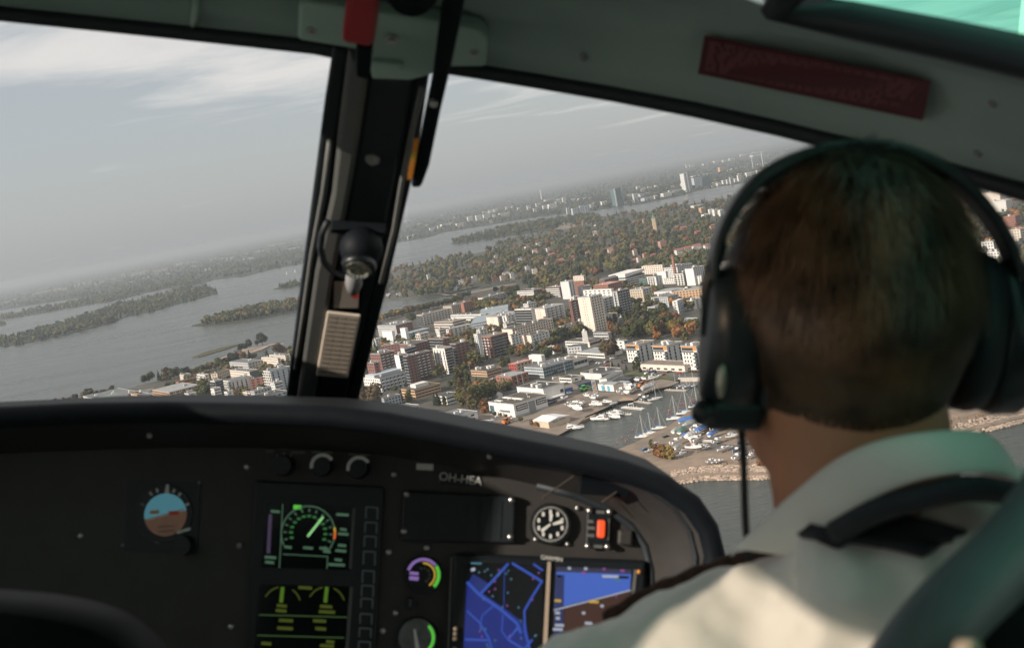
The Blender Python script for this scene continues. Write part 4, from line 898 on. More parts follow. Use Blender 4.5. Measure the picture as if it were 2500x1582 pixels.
for (x, y), w, st, wc, rc, pit in VILLA:
    key = (WNAME[wc], 'pitched tile roof' if pit else 'flat roof'); vt[key] = vt.get(key, 0) + 1
    P = gp(x, y, ZL); s = max(7.0, w * P.length / FP)
    lab = '%s villa with %s in the woods, %s such from the left' % (key[0], key[1], ORD[vt[key] - 1])
    rz = random.Random(int(x * y)).uniform(.1, .6); hgt = st * 3.6 + 1
    t = thing('villa', lab, 'house', P, 'villas in the woods')
    m = MB(); d = Vector((math.cos(rz), math.sin(rz), 0)); e = Vector((-d.y, d.x, 0)); up = Vector((0, 0, 1))
    D_ = s * .65; c = P + d * 0 + e * D_ / 2
    m.obox(c + up * (hgt / 2 - .2), d * s / 2, e * D_ / 2, up * (hgt / 2 + .2)); m.build('wall', wmat(wc), t)
    w_ = MB()
    for f in range(st):
        for k in range(max(2, int(s / 3))):
            u = (k + .5) / max(2, int(s / 3)) - .5
            w_.obox(c + d * u * s - e * (D_ / 2 + .03) + up * (f * 3.2 + 2.0), d * .6, e * .04, up * .7)
        for u in (-.25, .25): w_.obox(c - d * (s / 2 + .03) + e * u * D_ + up * (f * 3.2 + 2.0), e * .6, d * .04, up * .7)
    struct(w_.build('window', GLASS, t), 'stuff')
    q = MB()
    if pit:
        o1 = s / 2 + .5; o2 = D_ / 2 + .6; z = up * hgt
        q.add([c - d * o1 - e * o2 + z, c + d * o1 - e * o2 + z, c + d * o1 + e * o2 + z, c - d * o1 + e * o2 + z, c - d * o1 + z + up * D_ * .34, c + d * o1 + z + up * D_ * .34],
              [(0, 1, 5, 4), (2, 3, 4, 5), (3, 0, 4), (1, 2, 5), (3, 2, 1, 0)])
    else: q.obox(c + up * (hgt + .25), d * (s / 2 + .4), e * (D_ / 2 + .4), up * .25)
    q.build('roof', rmat(rc), t)
    m = MB(); m.obox(c + d * s * .2 + up * (hgt + 1.2), d * .5, e * .5, up * 1.4); m.build('chimney', wmat('grey'), t)
    CLEAR.append((c.x, c.y - 6, s * .7 + 4))

# ================================================================== far shore towns
def far_block(items, phrase, group, name='far_building', cat='building'):
    """items: px, py (foot), width px, height px, wall"""
    items = sorted(items); cnt = {}
    for x, y, w, hpx, wc in items:
        P = gp(x, y, 1.6); D = P.length; s = max(8, w * D / FP); hm = max(6, hpx * D / FP)
        cnt[wc] = cnt.get(wc, 0) + 1
        t = thing(name, '%s block %s, %s such from left' % (wc, phrase, ORD[cnt[wc] - 1]), cat, P, group)
        m = MB(); c = P + Vector((0, s * .35, 0)); X = Vector((.95, .31, 0)); Y = Vector((-.31, .95, 0)); Z = Vector((0, 0, 1))
        m.obox(c + Z * hm / 2, X * s / 2, Y * s * .3, Z * (hm / 2 + 1)); m.build('wall', wmat(wc), t)
        w_ = MB()
        for f in range(max(1, int(hm / 3.4))):
            for k in range(max(1, int(s / 9))):
                n = max(1, int(s / 9)); u = (k + .5) / n - .5
                w_.obox(c - Y * (s * .3 + .1) + X * u * s + Z * (f * 3.4 + 2), X * s / n * .36, Y * .12, Z * .8)
        struct(w_.build('window', GLASS if wc != 'teal' else GLASSB, t), 'stuff')
        m = MB(); m.obox(c + Z * (hm + 1.3), X * (s / 2 + .3), Y * (s * .3 + .3), Z * .3); m.build('roof', rmat('grey' if wc in ('white', 'pale', 'cream') else 'dark'), t)
        CLEAR.append((P.x, P.y - 60, s * .5 + 20))
E1 = []
for X, Y, w, h, c in [(210, 1020, 30, 30, 'white'), (260, 990, 20, 20, 'white'), (460, 930, 60, 30, 'white'), (530, 905, 30, 30, 'white'), (610, 880, 120, 24, 'white'), (755, 890, 80, 40, 'pink'), (865, 835, 55, 55, 'white'), (955, 820, 60, 55, 'white'), (1040, 810, 70, 55, 'pale'),
                      (1025, 755, 60, 28, 'white'), (1085, 740, 50, 30, 'white'), (1135, 735, 40, 35, 'white'), (1120, 785, 30, 28, 'white'), (1225, 770, 110, 30, 'cream'), (1085, 855, 30, 35, 'white'), (1260, 705, 40, 30, 'cream'), (1315, 685, 30, 18, 'white'), (1382, 725, 28, 42, 'white'),
                      (1488, 710, 36, 45, 'white'), (1555, 735, 36, 40, 'cream'), (1590, 680, 55, 42, 'pale'), (1660, 695, 50, 35, 'white'), (1740, 690, 90, 45, 'white'), (1800, 650, 60, 28, 'white'), (1868, 645, 36, 70, 'white'), (1810, 610, 60, 18, 'white'), (1960, 610, 40, 18, 'white'), (2055, 615, 80, 30, 'white'),
                      (2120, 600, 60, 18, 'cream'), (2175, 660, 40, 25, 'white'), (2290, 645, 50, 28, 'white'), (1700, 610, 100, 14, 'pink'), (1910, 770, 30, 80, 'pale'), (1985, 760, 70, 70, 'bluegrey'), (2060, 745, 50, 80, 'bluegrey'), (2110, 730, 60, 70, 'bluegrey'), (2160, 700, 40, 50, 'pale'), (320, 870, 40, 16, 'cream'), (420, 880, 50, 14, 'cream'), (200, 830, 60, 12, 'pale'), (720, 790, 60, 10, 'pale'), (570, 770, 30, 8, 'pale')]:
    px, py = zb(X, Y); E1.append((px, py, w / 4.355, h / 4.355, c))
far_block(E1, 'in the town across the far inlet', 'far town across the inlet')
E2 = []
for X, Y, w, h, c in [(110, 740, 60, 35, 'white'), (475, 575, 40, 30, 'white'), (525, 600, 50, 35, 'cream'), (600, 575, 50, 25, 'cream'), (680, 555, 60, 22, 'cream'), (835, 560, 70, 22, 'cream'), (380, 655, 60, 25, 'cream'), (450, 710, 50, 85, 'pale'), (540, 650, 120, 30, 'grey'), (600, 690, 160, 30, 'bluegrey'), (380, 730, 90, 30, 'pale'),
                      (660, 680, 30, 38, 'pink'), (790, 650, 130, 36, 'white'), (825, 615, 60, 25, 'white'), (955, 550, 50, 36, 'pink'), (900, 600, 70, 18, 'pale'), (1110, 560, 90, 105, 'bluegrey'), (1200, 540, 100, 90, 'teal'), (1290, 545, 60, 40, 'white'), (1330, 540, 40, 30, 'white'), (1400, 520, 60, 40, 'pale'), (1430, 520, 30, 46, 'white'), (1470, 520, 36, 70, 'grey'), (1510, 500, 30, 36, 'white'), (1555, 490, 40, 60, 'white'),
                      (1555, 430, 40, 20, 'pink'), (1650, 440, 60, 40, 'white'), (1700, 420, 60, 30, 'white'), (1760, 420, 50, 45, 'white'), (1820, 410, 60, 28, 'white'), (1900, 390, 45, 70, 'white'), (1975, 380, 45, 45, 'white'), (2070, 380, 60, 100, 'white'), (1375, 410, 75, 70, 'tan'), (1000, 350, 36, 38, 'cream'), (1045, 340, 55, 30, 'cream'), (1190, 320, 60, 18, 'cream'), (1310, 295, 70, 22, 'cream'), (1400, 285, 60, 22, 'cream'), (1470, 270, 60, 26, 'cream'),
                      (1590, 225, 60, 24, 'cream'), (1730, 225, 110, 16, 'white'), (1715, 190, 50, 10, 'white'), (1850, 228, 30, 10, 'white'), (2060, 155, 20, 10, 'white'), (1150, 430, 200, 8, 'white'), (1190, 400, 40, 6, 'white'), (1530, 360, 160, 12, 'pale'), (1800, 310, 120, 10, 'pale'), (1455, 385, 50, 10, 'white')]:
    px, py = zc(X, Y); E2.append((px, py, w / 4.355, h / 4.355, c))
far_block(E2, 'along the waterfront below the horizon', 'far waterfront town')
E3 = []
rr = random.Random(21)
for X, Y, w, h, c in [(580, 445, 14, 18, 'cream'), (610, 440, 22, 32, 'cream'), (650, 430, 20, 24, 'cream'), (690, 430, 20, 22, 'cream'), (704, 425, 10, 46, 'cream'), (740, 435, 14, 20, 'cream'), (954, 375, 28, 36, 'cream'), (780, 415, 40, 12, 'pale'), (860, 395, 60, 14, 'pale'), (1030, 365, 30, 22, 'white'), (1070, 355, 40, 20, 'white'), (1105, 350, 30, 22, 'white'),
                      (1130, 340, 24, 22, 'white'), (1190, 340, 50, 18, 'cream'), (1240, 330, 60, 20, 'cream'), (1290, 315, 50, 16, 'cream'), (1390, 280, 60, 18, 'cream'), (1480, 265, 60, 12, 'pale'), (1490, 300, 40, 14, 'white'), (1155, 380, 30, 12, 'white'), (1100, 388, 30, 10, 'white'), (1015, 415, 40, 10, 'cream'), (1210, 352, 30, 10, 'white'), (1310, 350, 30, 10, 'white'), (1605, 320, 40, 14, 'white'), (1690, 345, 22, 8, 'white'),
                      (1775, 235, 50, 16, 'white'), (1640, 240, 50, 10, 'pale'), (1730, 228, 30, 8, 'white'), (1915, 235, 80, 10, 'white'), (1940, 185, 120, 8, 'pale'), (2100, 130, 70, 10, 'white'), (2170, 120, 60, 9, 'white'), (2260, 155, 90, 9, 'white'), (2300, 90, 50, 9, 'pale'), (2020, 175, 40, 9, 'pale'), (430, 475, 60, 14, 'cream'), (300, 500, 110, 10, 'pale'), (490, 470, 40, 10, 'cream'), (110, 550, 16, 8, 'white'), (40, 570, 50, 8, 'pale'), (390, 480, 30, 10, 'white')]:
    px, py = za(X, Y); E3.append((px, py, w / 3.168, h / 3.168, c))
far_block(E3, 'on the hazy shore left of the post', 'hazy far shore town')
# landmark towers of the far waterfront
def tower(label, foot, w, hpx, wc, fins, glass, name='office_tower'):
    P = gp(*foot, 1.6); D = P.length; s = w * D / FP; hm = hpx * D / FP
    t = thing(name, label, 'tower', P); X, Y, Z = Vector((.9, .43, 0)), Vector((-.43, .9, 0)), Vector((0, 0, 1)); c = P + Y * s * .4
    m = MB(); m.obox(c + Z * hm / 2, X * s / 2, Y * s * .4, Z * (hm / 2 + .5)); m.build('wall', wmat(wc), t)
    m = MB()
    for f in range(int(hm / 4)): m.obox(c - Y * (s * .4 + .15) + Z * (f * 4 + 2.2), X * s * .42, Y * .1, Z * 1.1)
    struct(m.build('window', glass, t), 'stuff')
    for u in fins:
        m = MB(); m.obox(c - Y * (s * .4 + 1.2) + X * u * s + Z * (hm / 2 + 1.5), X * s * .09, Y * 1.1, Z * (hm / 2 + 2)); m.build('stair_shaft', wmat('white'), t)
    m = MB(); m.obox(c + Z * (hm + 1.2), X * (s / 2 + .2), Y * (s * .4 + .2), Z * .7); m.build('roof', rmat('grey'), t)
    CLEAR.append((P.x, P.y - 60, s))
tower('pale high-rise with two white stair shafts on the far waterfront', zc(1015, 598), 19, 44, 'pale', (-.42, 0.0), GLASSB)
tower('dark glass high-rise with a pale shaft left on the far waterfront', zc(275, 752), 20, 42, 'teal', (-.38,), GLASSB)
P = gp(*zb(1625, 605), 1.6)
t = thing('power_station_chimney', 'thin white chimney above the far town roofs', 'chimney', P)
m = MB(); m.tube([(P.x, P.y, 1), (P.x, P.y, 110)], [6, 4], 10); m.build('shaft', wmat('white'), t); m = MB(); m.tube([(P.x, P.y, 110), (P.x, P.y, 114)], [5, 5], 10); m.build('rim', wmat('grey'), t)
for X, Y0 in ((1697, 385), (1805, 370)):
    P = gp(*zc(X, Y0), 1.6)
    t = thing('tower_crane', 'thin pale tower crane over the far waterfront, %s one' % ('left' if X < 1750 else 'right'), 'crane', P, 'tower cranes')
    m = MB(); m.obox(P + Vector((0, 0, 52)), (1.8, 0, 0), (0, 1.8, 0), (0, 0, 52)); m.build('mast', wmat('pale'), t)
    m = MB(); m.obox(P + Vector((-14, 0, 105)), (46, 9, 0), (0, .9, 0), (0, 0, 1.1)); m.build('jib', wmat('pale'), t)
# red cabin on the skerry
P = gp(*za(1838, 972), 1.2); t = thing('cabin', 'small red cabin on the rocky skerry', 'cabin', P)
m = MB(); m.obox(P + Vector((0, 3, 2)), (4.5, 0, 0), (0, 3, 0), (0, 0, 2.4)); m.build('wall', wmat('redbrick'), t)
m = MB(); p = P; m.add([(p.x - 5, p.y - .5, p.z + 4.4), (p.x + 5, p.y - .5, p.z + 4.4), (p.x + 5, p.y + 6.5, p.z + 4.4), (p.x - 5, p.y + 6.5, p.z + 4.4), (p.x - 5, p.y + 3, p.z + 7), (p.x + 5, p.y + 3, p.z + 7)], [(0, 1, 5, 4), (2, 3, 4, 5), (3, 0, 4), (1, 2, 5), (3, 2, 1, 0)]); m.build('roof', rmat('dark'), t)
m = MB(); m.obox(P + Vector((-1, -.05, 2.4)), (.7, 0, 0), (0, .05, 0), (0, 0, .8)); m.build('window', GLASS, t)

# ================================================================== woods as masses
rnd = random.Random(5)
mixed = [('round', 'green')] * 7 + [('round', 'olive')] * 3 + [('conifer', 'spruce')] * 4 + [('round', 'brown')] * 4 + [('tall', 'olive')] * 2 + [('conifer', 'dark')] * 3 + [('round', 'dark')] * 4 + [('round', 'rust')]
pine = [('conifer', 'spruce')] * 5 + [('round', 'dark')] * 3 + [('round', 'green')] * 3 + [('conifer', 'dark')] * 3 + [('round', 'olive')] * 2
upper = [(835, 718), (860, 694), (950, 666), (1042, 644), (1134, 628), (1203, 614), (1250, 602), (1208, 602), (1228, 588), (1340, 569), (1385, 557), (1450, 537), (1519, 523), (1592, 520), (1634, 506), (1737, 494), (1870, 470), (2400, 372), (2400, 650), (1720, 690), (1640, 668),
         (1560, 660), (1480, 668), (1420, 690), (1340, 700), (1300, 706), (1256, 690), (1159, 702), (1090, 717), (1035, 727), (936, 732), (880, 733)]
forest('mixed_woodland', 'autumn mixed woodland covering the slope beyond the apartment quarter', scatter(rnd, upper, 5600, ZL, (10, 17), mixed), LOWC)
forest('headland_wood', 'dark pine wood on the headland across the channel', scatter(rnd, isl1_px, 420, 2, (13, 20), pine), LOWC)
forest('pine_wood', 'dark pine wood on the long island left of centre', scatter(rnd, islC_px, 800, 1.5, (13, 20), pine), LOWC)
forest('island_wood', 'hazy wood on the farther long island', scatter(rnd, islB_px, 600, 1.5, (13, 20), pine), LOWC)
forest('shore_pine_wood', 'mixed pine wood on the island beside the window post', scatter(rnd, [(495, 793), (530, 791), (631, 776), (694, 763), (760, 750), (800, 739), (790, 727), (723, 739), (640, 753), (568, 772), (520, 784)], 420, 1.5, (11, 17), mixed + pine), LOWC)
forest('islet_wood', 'small wood on the islet at the window post', scatter(rnd, islE_px, 60, 1.5, (10, 15), pine), LOWC)
forest('small_islet_wood', 'tiny dark wood at the left picture edge', scatter(rnd, [(-60, 800), (0, 797), (16, 793), (10, 788), (-60, 794)], 50, 1.5, (10, 15), pine), LOWC)
farmix = [('round', 'dark')] * 4 + [('conifer', 'spruce')] * 4 + [('round', 'green')] * 3 + [('round', 'olive')]
def inset(pts, d): return [(x, y - d) for x, y in pts]
near_band = mpx + [(2900, 225), (1950, 400), (1700, 440), (1400, 495), (973, 568), (694, 628), (492, 668), (142, 714), (0, 737), (-300, 790)]
forest('mainland_shore_wood', 'hazy wood along the mainland shore', scatter(rnd, near_band, 2600, 1.6, (13, 20), farmix), FARC)
far_band = inset(mpx, 20) + [(2900, 170), (1950, 352), (1400, 456), (973, 533), (492, 622), (0, 706), (-300, 760)]
forest('mainland_wood', 'endless hazy woods of the mainland up to the horizon', scatter(rnd, far_band, 5200, 1.6, (14, 24), farmix), FARC)
forest('right_wood', 'autumn trees beyond the headset at the right picture edge', scatter(rnd, [(2380, 440), (2700, 400), (2700, 700), (2380, 660)], 420, ZL, (9, 15), mixed + [('round', 'orange')] * 3), LOWC)

# ================================================================== single trees
TR = single_trees
TR('in front of the brick tower row', 'trees by the brick quarter', [z2(520, 1500) + (15, 'round', 'olive'), z2(410, 1500) + (9, 'round', 'green'), z2(960, 1490) + (9, 'tall', 'olive'), z2(1020, 1480) + (7, 'round', 'green')])
TR('below the square-windowed slab', 'trees below the slab', [z2(1160, 1310) + (9, 'round', 'green'), z2(1110, 1330) + (8, 'round', 'green'), z2(1270, 1320) + (10, 'round', 'orange'), z2(1220, 1350) + (7, 'round', 'brown'), z2(1335, 1330) + (7, 'round', 'olive'), z2(1542, 1210) + (9, 'conifer', 'dark'), z2(1680, 1345) + (9, 'round', 'green'), z2(1740, 1330) + (9, 'round', 'green'), z2(1040, 920) + (5, 'round', 'olive'), z2(840, 915) + (4, 'round', 'orange')])
TR('in the row beside the signboard hall', 'trees by the boat hall', [z7(430, 720) + (14, 'tall', 'green'), z7(500, 705) + (13, 'tall', 'brown'), z7(600, 700) + (13, 'tall', 'green'), z7(520, 900) + (15, 'tall', 'brown'), z7(540, 1060) + (13, 'round', 'olive'), z7(480, 1040) + (10, 'tall', 'olive'), z7(610, 1075) + (12, 'tall', 'brown'), z7(680, 1080) + (13, 'tall', 'brown'), z7(740, 1085) + (16, 'tall', 'olive'), z7(800, 1000) + (14, 'tall', 'green'), z7(870, 980) + (13, 'round', 'green'), z7(960, 910) + (12, 'round', 'olive'),
    z7(1040, 900) + (9, 'round', 'green'), z7(910, 1150) + (10, 'tall', 'orange'), z7(960, 1120) + (6, 'round', 'brown'), z7(300, 695) + (5, 'round', 'green'), z7(85, 1020) + (9, 'conifer', 'dark'), z7(30, 1010) + (8, 'conifer', 'dark'), z7(195, 1030) + (7, 'tall', 'green'), z7(400, 560) + (5, 'round', 'brown')])
TR('in the yard of the hall with black signboards', 'shrubs in the yard', [z7(1080, 1210) + (3, 'round', 'green'), z7(1180, 1220) + (2.6, 'round', 'brown'), z7(1280, 1240) + (2.6, 'round', 'green'), z7(1010, 1180) + (2.6, 'round', 'brown'), zm(720, 1000) + (3.2, 'round', 'olive'), zm(880, 1060) + (4, 'round', 'brown'), zm(930, 1080) + (3.4, 'round', 'orange'), z7(830, 1100) + (4, 'round', 'brown')])
TR('around the tan offices above the dashboard', 'trees at the dashboard edge', [z1(150, 1540) + (22, 'round', 'brown'), z1(60, 1480) + (17, 'round', 'orange'), z1(230, 1530) + (12, 'round', 'brown'), z1(640, 1390) + (10, 'tall', 'olive'), z1(520, 1390) + (6, 'round', 'brown'), z1(460, 1245) + (5, 'round', 'green'), z1(600, 1190) + (4.5, 'round', 'green'), z1(690, 1140) + (4, 'round', 'orange'), z1(350, 1230) + (4, 'round', 'brown'), z1(420, 1240) + (4, 'round', 'green'), z1(530, 1300) + (5, 'tall', 'green'), z1(1170, 1180) + (4, 'round', 'green')])
TR('among the brick quarter roofs', 'trees in the brick quarter', [z1(310, 640) + (8, 'round', 'olive'), z1(240, 640) + (7, 'round', 'olive'), z1(350, 650) + (6, 'round', 'olive'), z1(200, 650) + (6, 'round', 'green'), z1(570, 400) + (7, 'round', 'orange'), z1(640, 420) + (6, 'round', 'green')])
TR('around the cream slabs', 'trees by the cream slabs', [z3(350, 1490) + (14, 'round', 'dark'), z3(260, 1500) + (9, 'round', 'green'), z3(690, 1410) + (13, 'round', 'olive'), z3(620, 1400) + (11, 'round', 'brown'), z3(760, 1400) + (10, 'round', 'green'), z3(1000, 1250) + (9, 'round', 'brown'), z3(930, 1260) + (8, 'round', 'olive'), z3(1100, 1260) + (9, 'round', 'green'), z3(1170, 1230) + (9, 'round', 'green'), z3(530, 1350) + (7, 'round', 'orange'), z3(1225, 1390) + (13, 'tall', 'orange'), z3(1310, 1410) + (12, 'round', 'brown'), z3(1560, 1460) + (14, 'round', 'green'), z3(1480, 1440) + (9, 'round', 'green'),
    z3(540, 1110) + (10, 'round', 'brown'), z3(600, 1110) + (9, 'round', 'green'), z3(360, 1190) + (5, 'round', 'brown'), z3(620, 1120) + (6, 'tall', 'green'), z2(1620, 800) + (4, 'round', 'dark'), z2(620, 840) + (9, 'round', 'olive'), z2(660, 850) + (8, 'round', 'green')])
ws = random.Random(11); belt = []
bp = [z4(20, 1000), z4(300, 930), z4(520, 1000), z4(760, 960), z4(900, 1000), z4(980, 1300), z4(900, 1420), z4(300, 1420), z4(20, 1180)]
while len(belt) < 44:
    x, y = ws.uniform(1500, 1650), ws.uniform(750, 830)
    if in_poly(x, y, bp): belt.append((x, y, ws.uniform(9, 14), ws.choice(['round', 'round', 'tall']), ws.choice(['green', 'green', 'olive', 'brown', 'green', 'dark', 'olive'])))
TR('on the wooded slope above the waterside houses', 'wooded slope', belt)
belt = []
bp = [z4(680, 1250), z4(900, 1150), z4(1010, 1230), z4(1420, 1250), z4(1420, 1480), z4(700, 1450)]
while len(belt) < 30:
    x, y = ws.uniform(1595, 1708), ws.uniform(780, 836)
    if in_poly(x, y, bp): belt.append((x, y, ws.uniform(8, 12), ws.choice(['round', 'round', 'tall']), ws.choice(['orange', 'rust', 'brown', 'orange', 'yellow', 'olive', 'rust'])))
TR('in the autumn grove behind the houses', 'autumn grove', belt)
TR('by the white school and workshop', 'trees by the school', [z5(1170, 545) + (15.5, 'round', 'brown'), z5(1240, 520) + (11, 'round', 'brown'), z5(1090, 500) + (10, 'round', 'olive'), z5(70, 570) + (8, 'round', 'dark'), z5(230, 475) + (8, 'round', 'orange'), z5(345, 450) + (6, 'tall', 'green'), z5(120, 250) + (8, 'round', 'green'), z5(640, 680) + (3.5, 'round', 'olive'), z5(700, 660) + (3, 'round', 'brown'), z5(760, 650) + (3, 'round', 'olive'), z5(240, 790) + (4.5, 'round', 'brown'), z5(60, 850) + (4.5, 'round', 'brown'), z5(190, 830) + (4, 'round', 'brown')])
TR('along the parking road below the waterside houses', 'trees along the parking road', [z5(1645, 750) + (9, 'tall', 'green'), z5(1610, 740) + (6, 'tall', 'green'), z5(1448, 745) + (4, 'conifer', 'spruce'), z5(1576, 755) + (3, 'conifer', 'spruce'), z5(1702, 785) + (4.5, 'conifer', 'spruce'), z5(1312, 692) + (3, 'conifer', 'spruce'), z6(620, 790) + (3.5, 'conifer', 'spruce'), z5(1372, 640) + (3, 'tall', 'brown'), z5(1200, 690) + (4, 'conifer', 'green'),
    z6(1300, 770) + (2, 'round', 'rust'), z6(1360, 765) + (2, 'round', 'rust'), z6(1250, 765) + (2, 'round', 'green'), z6(640, 590) + (2.6, 'round', 'green'), z6(720, 600) + (2.4, 'round', 'green'), z6(560, 580) + (2.4, 'round', 'green')])
left = [z8(x, y) + (h, k, c) for x, y, h, k, c in [(30, 560, 10, 'round', 'dark'), (140, 520, 11, 'round', 'green'), (90, 540, 9, 'round', 'dark'), (260, 515, 11, 'conifer', 'spruce'), (310, 520, 9, 'conifer', 'dark'), (370, 515, 13, 'tall', 'brown'), (430, 500, 14, 'tall', 'brown'), (500, 490, 12, 'round', 'green'), (560, 475, 12, 'round', 'green'), (610, 470, 9, 'round', 'dark'), (680, 455, 11, 'round', 'dark'), (740, 440, 8, 'round', 'brown'), (800, 430, 8, 'round', 'olive'), (860, 415, 8, 'round', 'brown'), (930, 400, 9, 'round', 'green'),
        (1010, 375, 9, 'round', 'green'), (1080, 360, 10, 'round', 'brown'), (1150, 350, 9, 'round', 'olive'), (1230, 325, 12, 'round', 'green'), (1290, 310, 11, 'round', 'dark'), (1380, 265, 10, 'round', 'green'), (1450, 255, 13, 'round', 'dark'), (1520, 240, 9, 'round', 'green'), (1600, 225, 12, 'round', 'brown'), (1700, 195, 12, 'conifer', 'spruce'), (1770, 180, 7, 'round', 'green'), (1970, 140, 9, 'conifer', 'spruce'), (2170, 110, 14, 'round', 'brown'), (2230, 100, 9, 'round', 'rust'), (2330, 80, 8, 'round', 'green'),
        (430, 650, 8, 'round', 'green'), (380, 640, 5, 'round', 'green'), (490, 650, 8, 'round', 'green'), (650, 640, 9, 'round', 'brown'), (880, 560, 8, 'round', 'brown'), (1220, 460, 9, 'round', 'green'), (1290, 440, 7, 'round', 'green')]]
TR('in the shore belt left of the window post', 'shore trees at left', left)
TR('standing before the tan slab and striped block', 'trees by the tan slab', [z8(1450, 840) + (10, 'round', 'orange'), z8(1350, 830) + (8, 'tall', 'olive'), z8(1000, 800) + (14, 'round', 'green'), z8(930, 760) + (12, 'round', 'green'), z8(690, 850) + (10, 'round', 'green'), z8(600, 850) + (8, 'round', 'brown'), z8(830, 790) + (11, 'round', 'green'), z8(1630, 630) + (6, 'round', 'rust'), z8(1870, 650) + (5, 'round', 'rust'), z8(2040, 640) + (6, 'round', 'brown'), z8(1800, 840) + (6, 'round', 'olive'), z8(760, 820) + (9, 'tall', 'green'), z8(900, 545) + (7, 'tall', 'brown')])
TR('on the shore at the far left', 'far left shore trees', [za(x, y) + (h, 'round', c) for x, y, h, c in [(290, 1372, 5, 'dark'), (370, 1366, 6, 'green'), (430, 1356, 7, 'dark'), (500, 1346, 7, 'brown'), (540, 1340, 6, 'brown'), (590, 1335, 9, 'dark'), (660, 1322, 9, 'brown'), (700, 1312, 12, 'green'), (750, 1305, 8, 'dark'), (815, 1290, 8, 'green'), (870, 1275, 9, 'dark')]])
TR('along the inlet shore above the brick quarter', 'inlet shore trees', [z1(x, y) + (h, 'round', c) for x, y, h, c in [(250, 345, 9, 'olive'), (300, 340, 10, 'yellow'), (350, 320, 9, 'olive'), (400, 305, 11, 'olive'), (440, 300, 9, 'brown'), (490, 290, 11, 'yellow'), (540, 280, 9, 'olive'), (590, 265, 12, 'brown'), (640, 255, 13, 'brown'), (690, 245, 10, 'olive'), (740, 235, 11, 'brown'), (790, 225, 11, 'green'), (840, 210, 10, 'olive'), (880, 195, 11, 'green'), (940, 185, 11, 'green'), (1000, 165, 9, 'brown'), (1060, 150, 9, 'green'), (1120, 135, 10, 'green'), (1180, 120, 9, 'olive'), (640, 330, 10, 'green'), (680, 350, 11, 'green'), (1230, 105, 10, 'green'), (1290, 90, 10, 'brown')]])
TR('at the wood edge above the slabs', 'trees at the wood edge', [z2(x, y) + (h, 'round', c) for x, y, h, c in [(230, 350, 9, 'green'), (300, 340, 9, 'dark'), (380, 320, 9, 'green'), (450, 420, 9, 'brown'), (500, 430, 9, 'rust'), (560, 470, 8, 'green'), (640, 460, 9, 'dark'), (720, 450, 9, 'green'), (800, 440, 9, 'brown'), (870, 430, 8, 'brown'), (930, 440, 7, 'green'), (850, 240, 9, 'dark'), (980, 240, 10, 'brown'), (1040, 300, 13, 'brown'), (1080, 330, 12, 'green'), (1130, 420, 11, 'green'), (1200, 400, 9, 'olive'), (1240, 430, 8, 'orange'), (1180, 280, 13, 'green'), (1230, 340, 11, 'green'), (1600, 360, 10, 'dark'), (1640, 340, 10, 'dark')]])
# poplars along the street in front of the white angular house
TR('in the avenue by the white angular house', 'avenue conifers', [z2(x, y) + (6.5, 'conifer', 'spruce') for x, y in ((65, 860), (140, 815), (320, 775), (400, 745), (475, 700), (725, 660), (805, 620), (1045, 540), (1135, 530))])
TR('at the tip of the marina peninsula', 'peninsula bushes', [zr(330, 800) + (5.5, 'tall', 'orange'), zr(365, 815) + (6.5, 'tall', 'orange'), zr(400, 825) + (7, 'tall', 'yellow'), zr(440, 828) + (6.5, 'tall', 'yellow'), zr(285, 745) + (4.5, 'tall', 'olive'), zr(850, 560) + (3, 'round', 'orange'), zr(1070, 560) + (7, 'round', 'olive'), zr(1120, 885) + (2.2, 'round', 'orange'), zr(1150, 885) + (2, 'round', 'orange')])
TR('by the long factory', 'trees by the factory', [z4(x, y) + (h, 'round', c) for x, y, h, c in [(1170, 760, 9, 'dark'), (1230, 770, 10, 'dark'), (1280, 740, 11, 'dark'), (1110, 760, 7, 'green'), (800, 860, 7, 'green'), (870, 850, 7, 'green'), (1260, 930, 11, 'brown'), (1180, 950, 9, 'brown'), (1310, 960, 9, 'olive'), (1120, 960, 8, 'rust'), (610, 640, 6, 'green'), (350, 500, 6, 'olive'), (680, 880, 6, 'green')]])
TR('on the rocky skerry', 'skerry trees', [za(x, y) + (h, 'round', 'dark') for x, y, h in ((1870, 945, 10), (1905, 935, 9), (1930, 920, 12), (1990, 900, 7), (2030, 895, 15), (1780, 985, 5))])

# infill: street trees and shrubs too many to count between the blocks
ins = []
for poly, n in (([z1(60, 1000), z1(400, 560), z1(900, 560), z2(1060, 980), z2(700, 1450), z1(1000, 1100)], 330), ([z2(0, 1000), z2(700, 560), z3(300, 900), z3(900, 1300), z2(1700, 1200), z2(1050, 1330)], 400), ([z3(1000, 640), z4(700, 640), z4(1300, 700), z4(1000, 900), z4(100, 900)], 230), ([z8(500, 600), z8(1300, 330), z8(2300, 200), z8(2300, 850), z8(500, 860)], 320), ([z2(0, 620), z2(200, 480), z2(1000, 440), z3(100, 560), z3(900, 480), z3(1000, 560), z3(0, 800)], 320), ([z7(700, 700), z7(1400, 700), z7(1300, 780), z7(900, 900)], 70), ([z2(300, 480), z2(1250, 440), z3(700, 460), z3(1500, 560), z4(800, 660), z3(900, 600), z3(0, 760), z2(1000, 560)], 200)):
    ins += scatter(rnd, poly, n, ZL, (4, 10), mixed[:16] + [('round', 'orange')] * 2 + [('round', 'olive')] * 5 + [('round', 'brown')] * 4 + [('round', 'yellow')], True)
forest('street_trees', 'small street trees and shrubs between the apartment blocks', ins, LOWC, 'shrubbery')

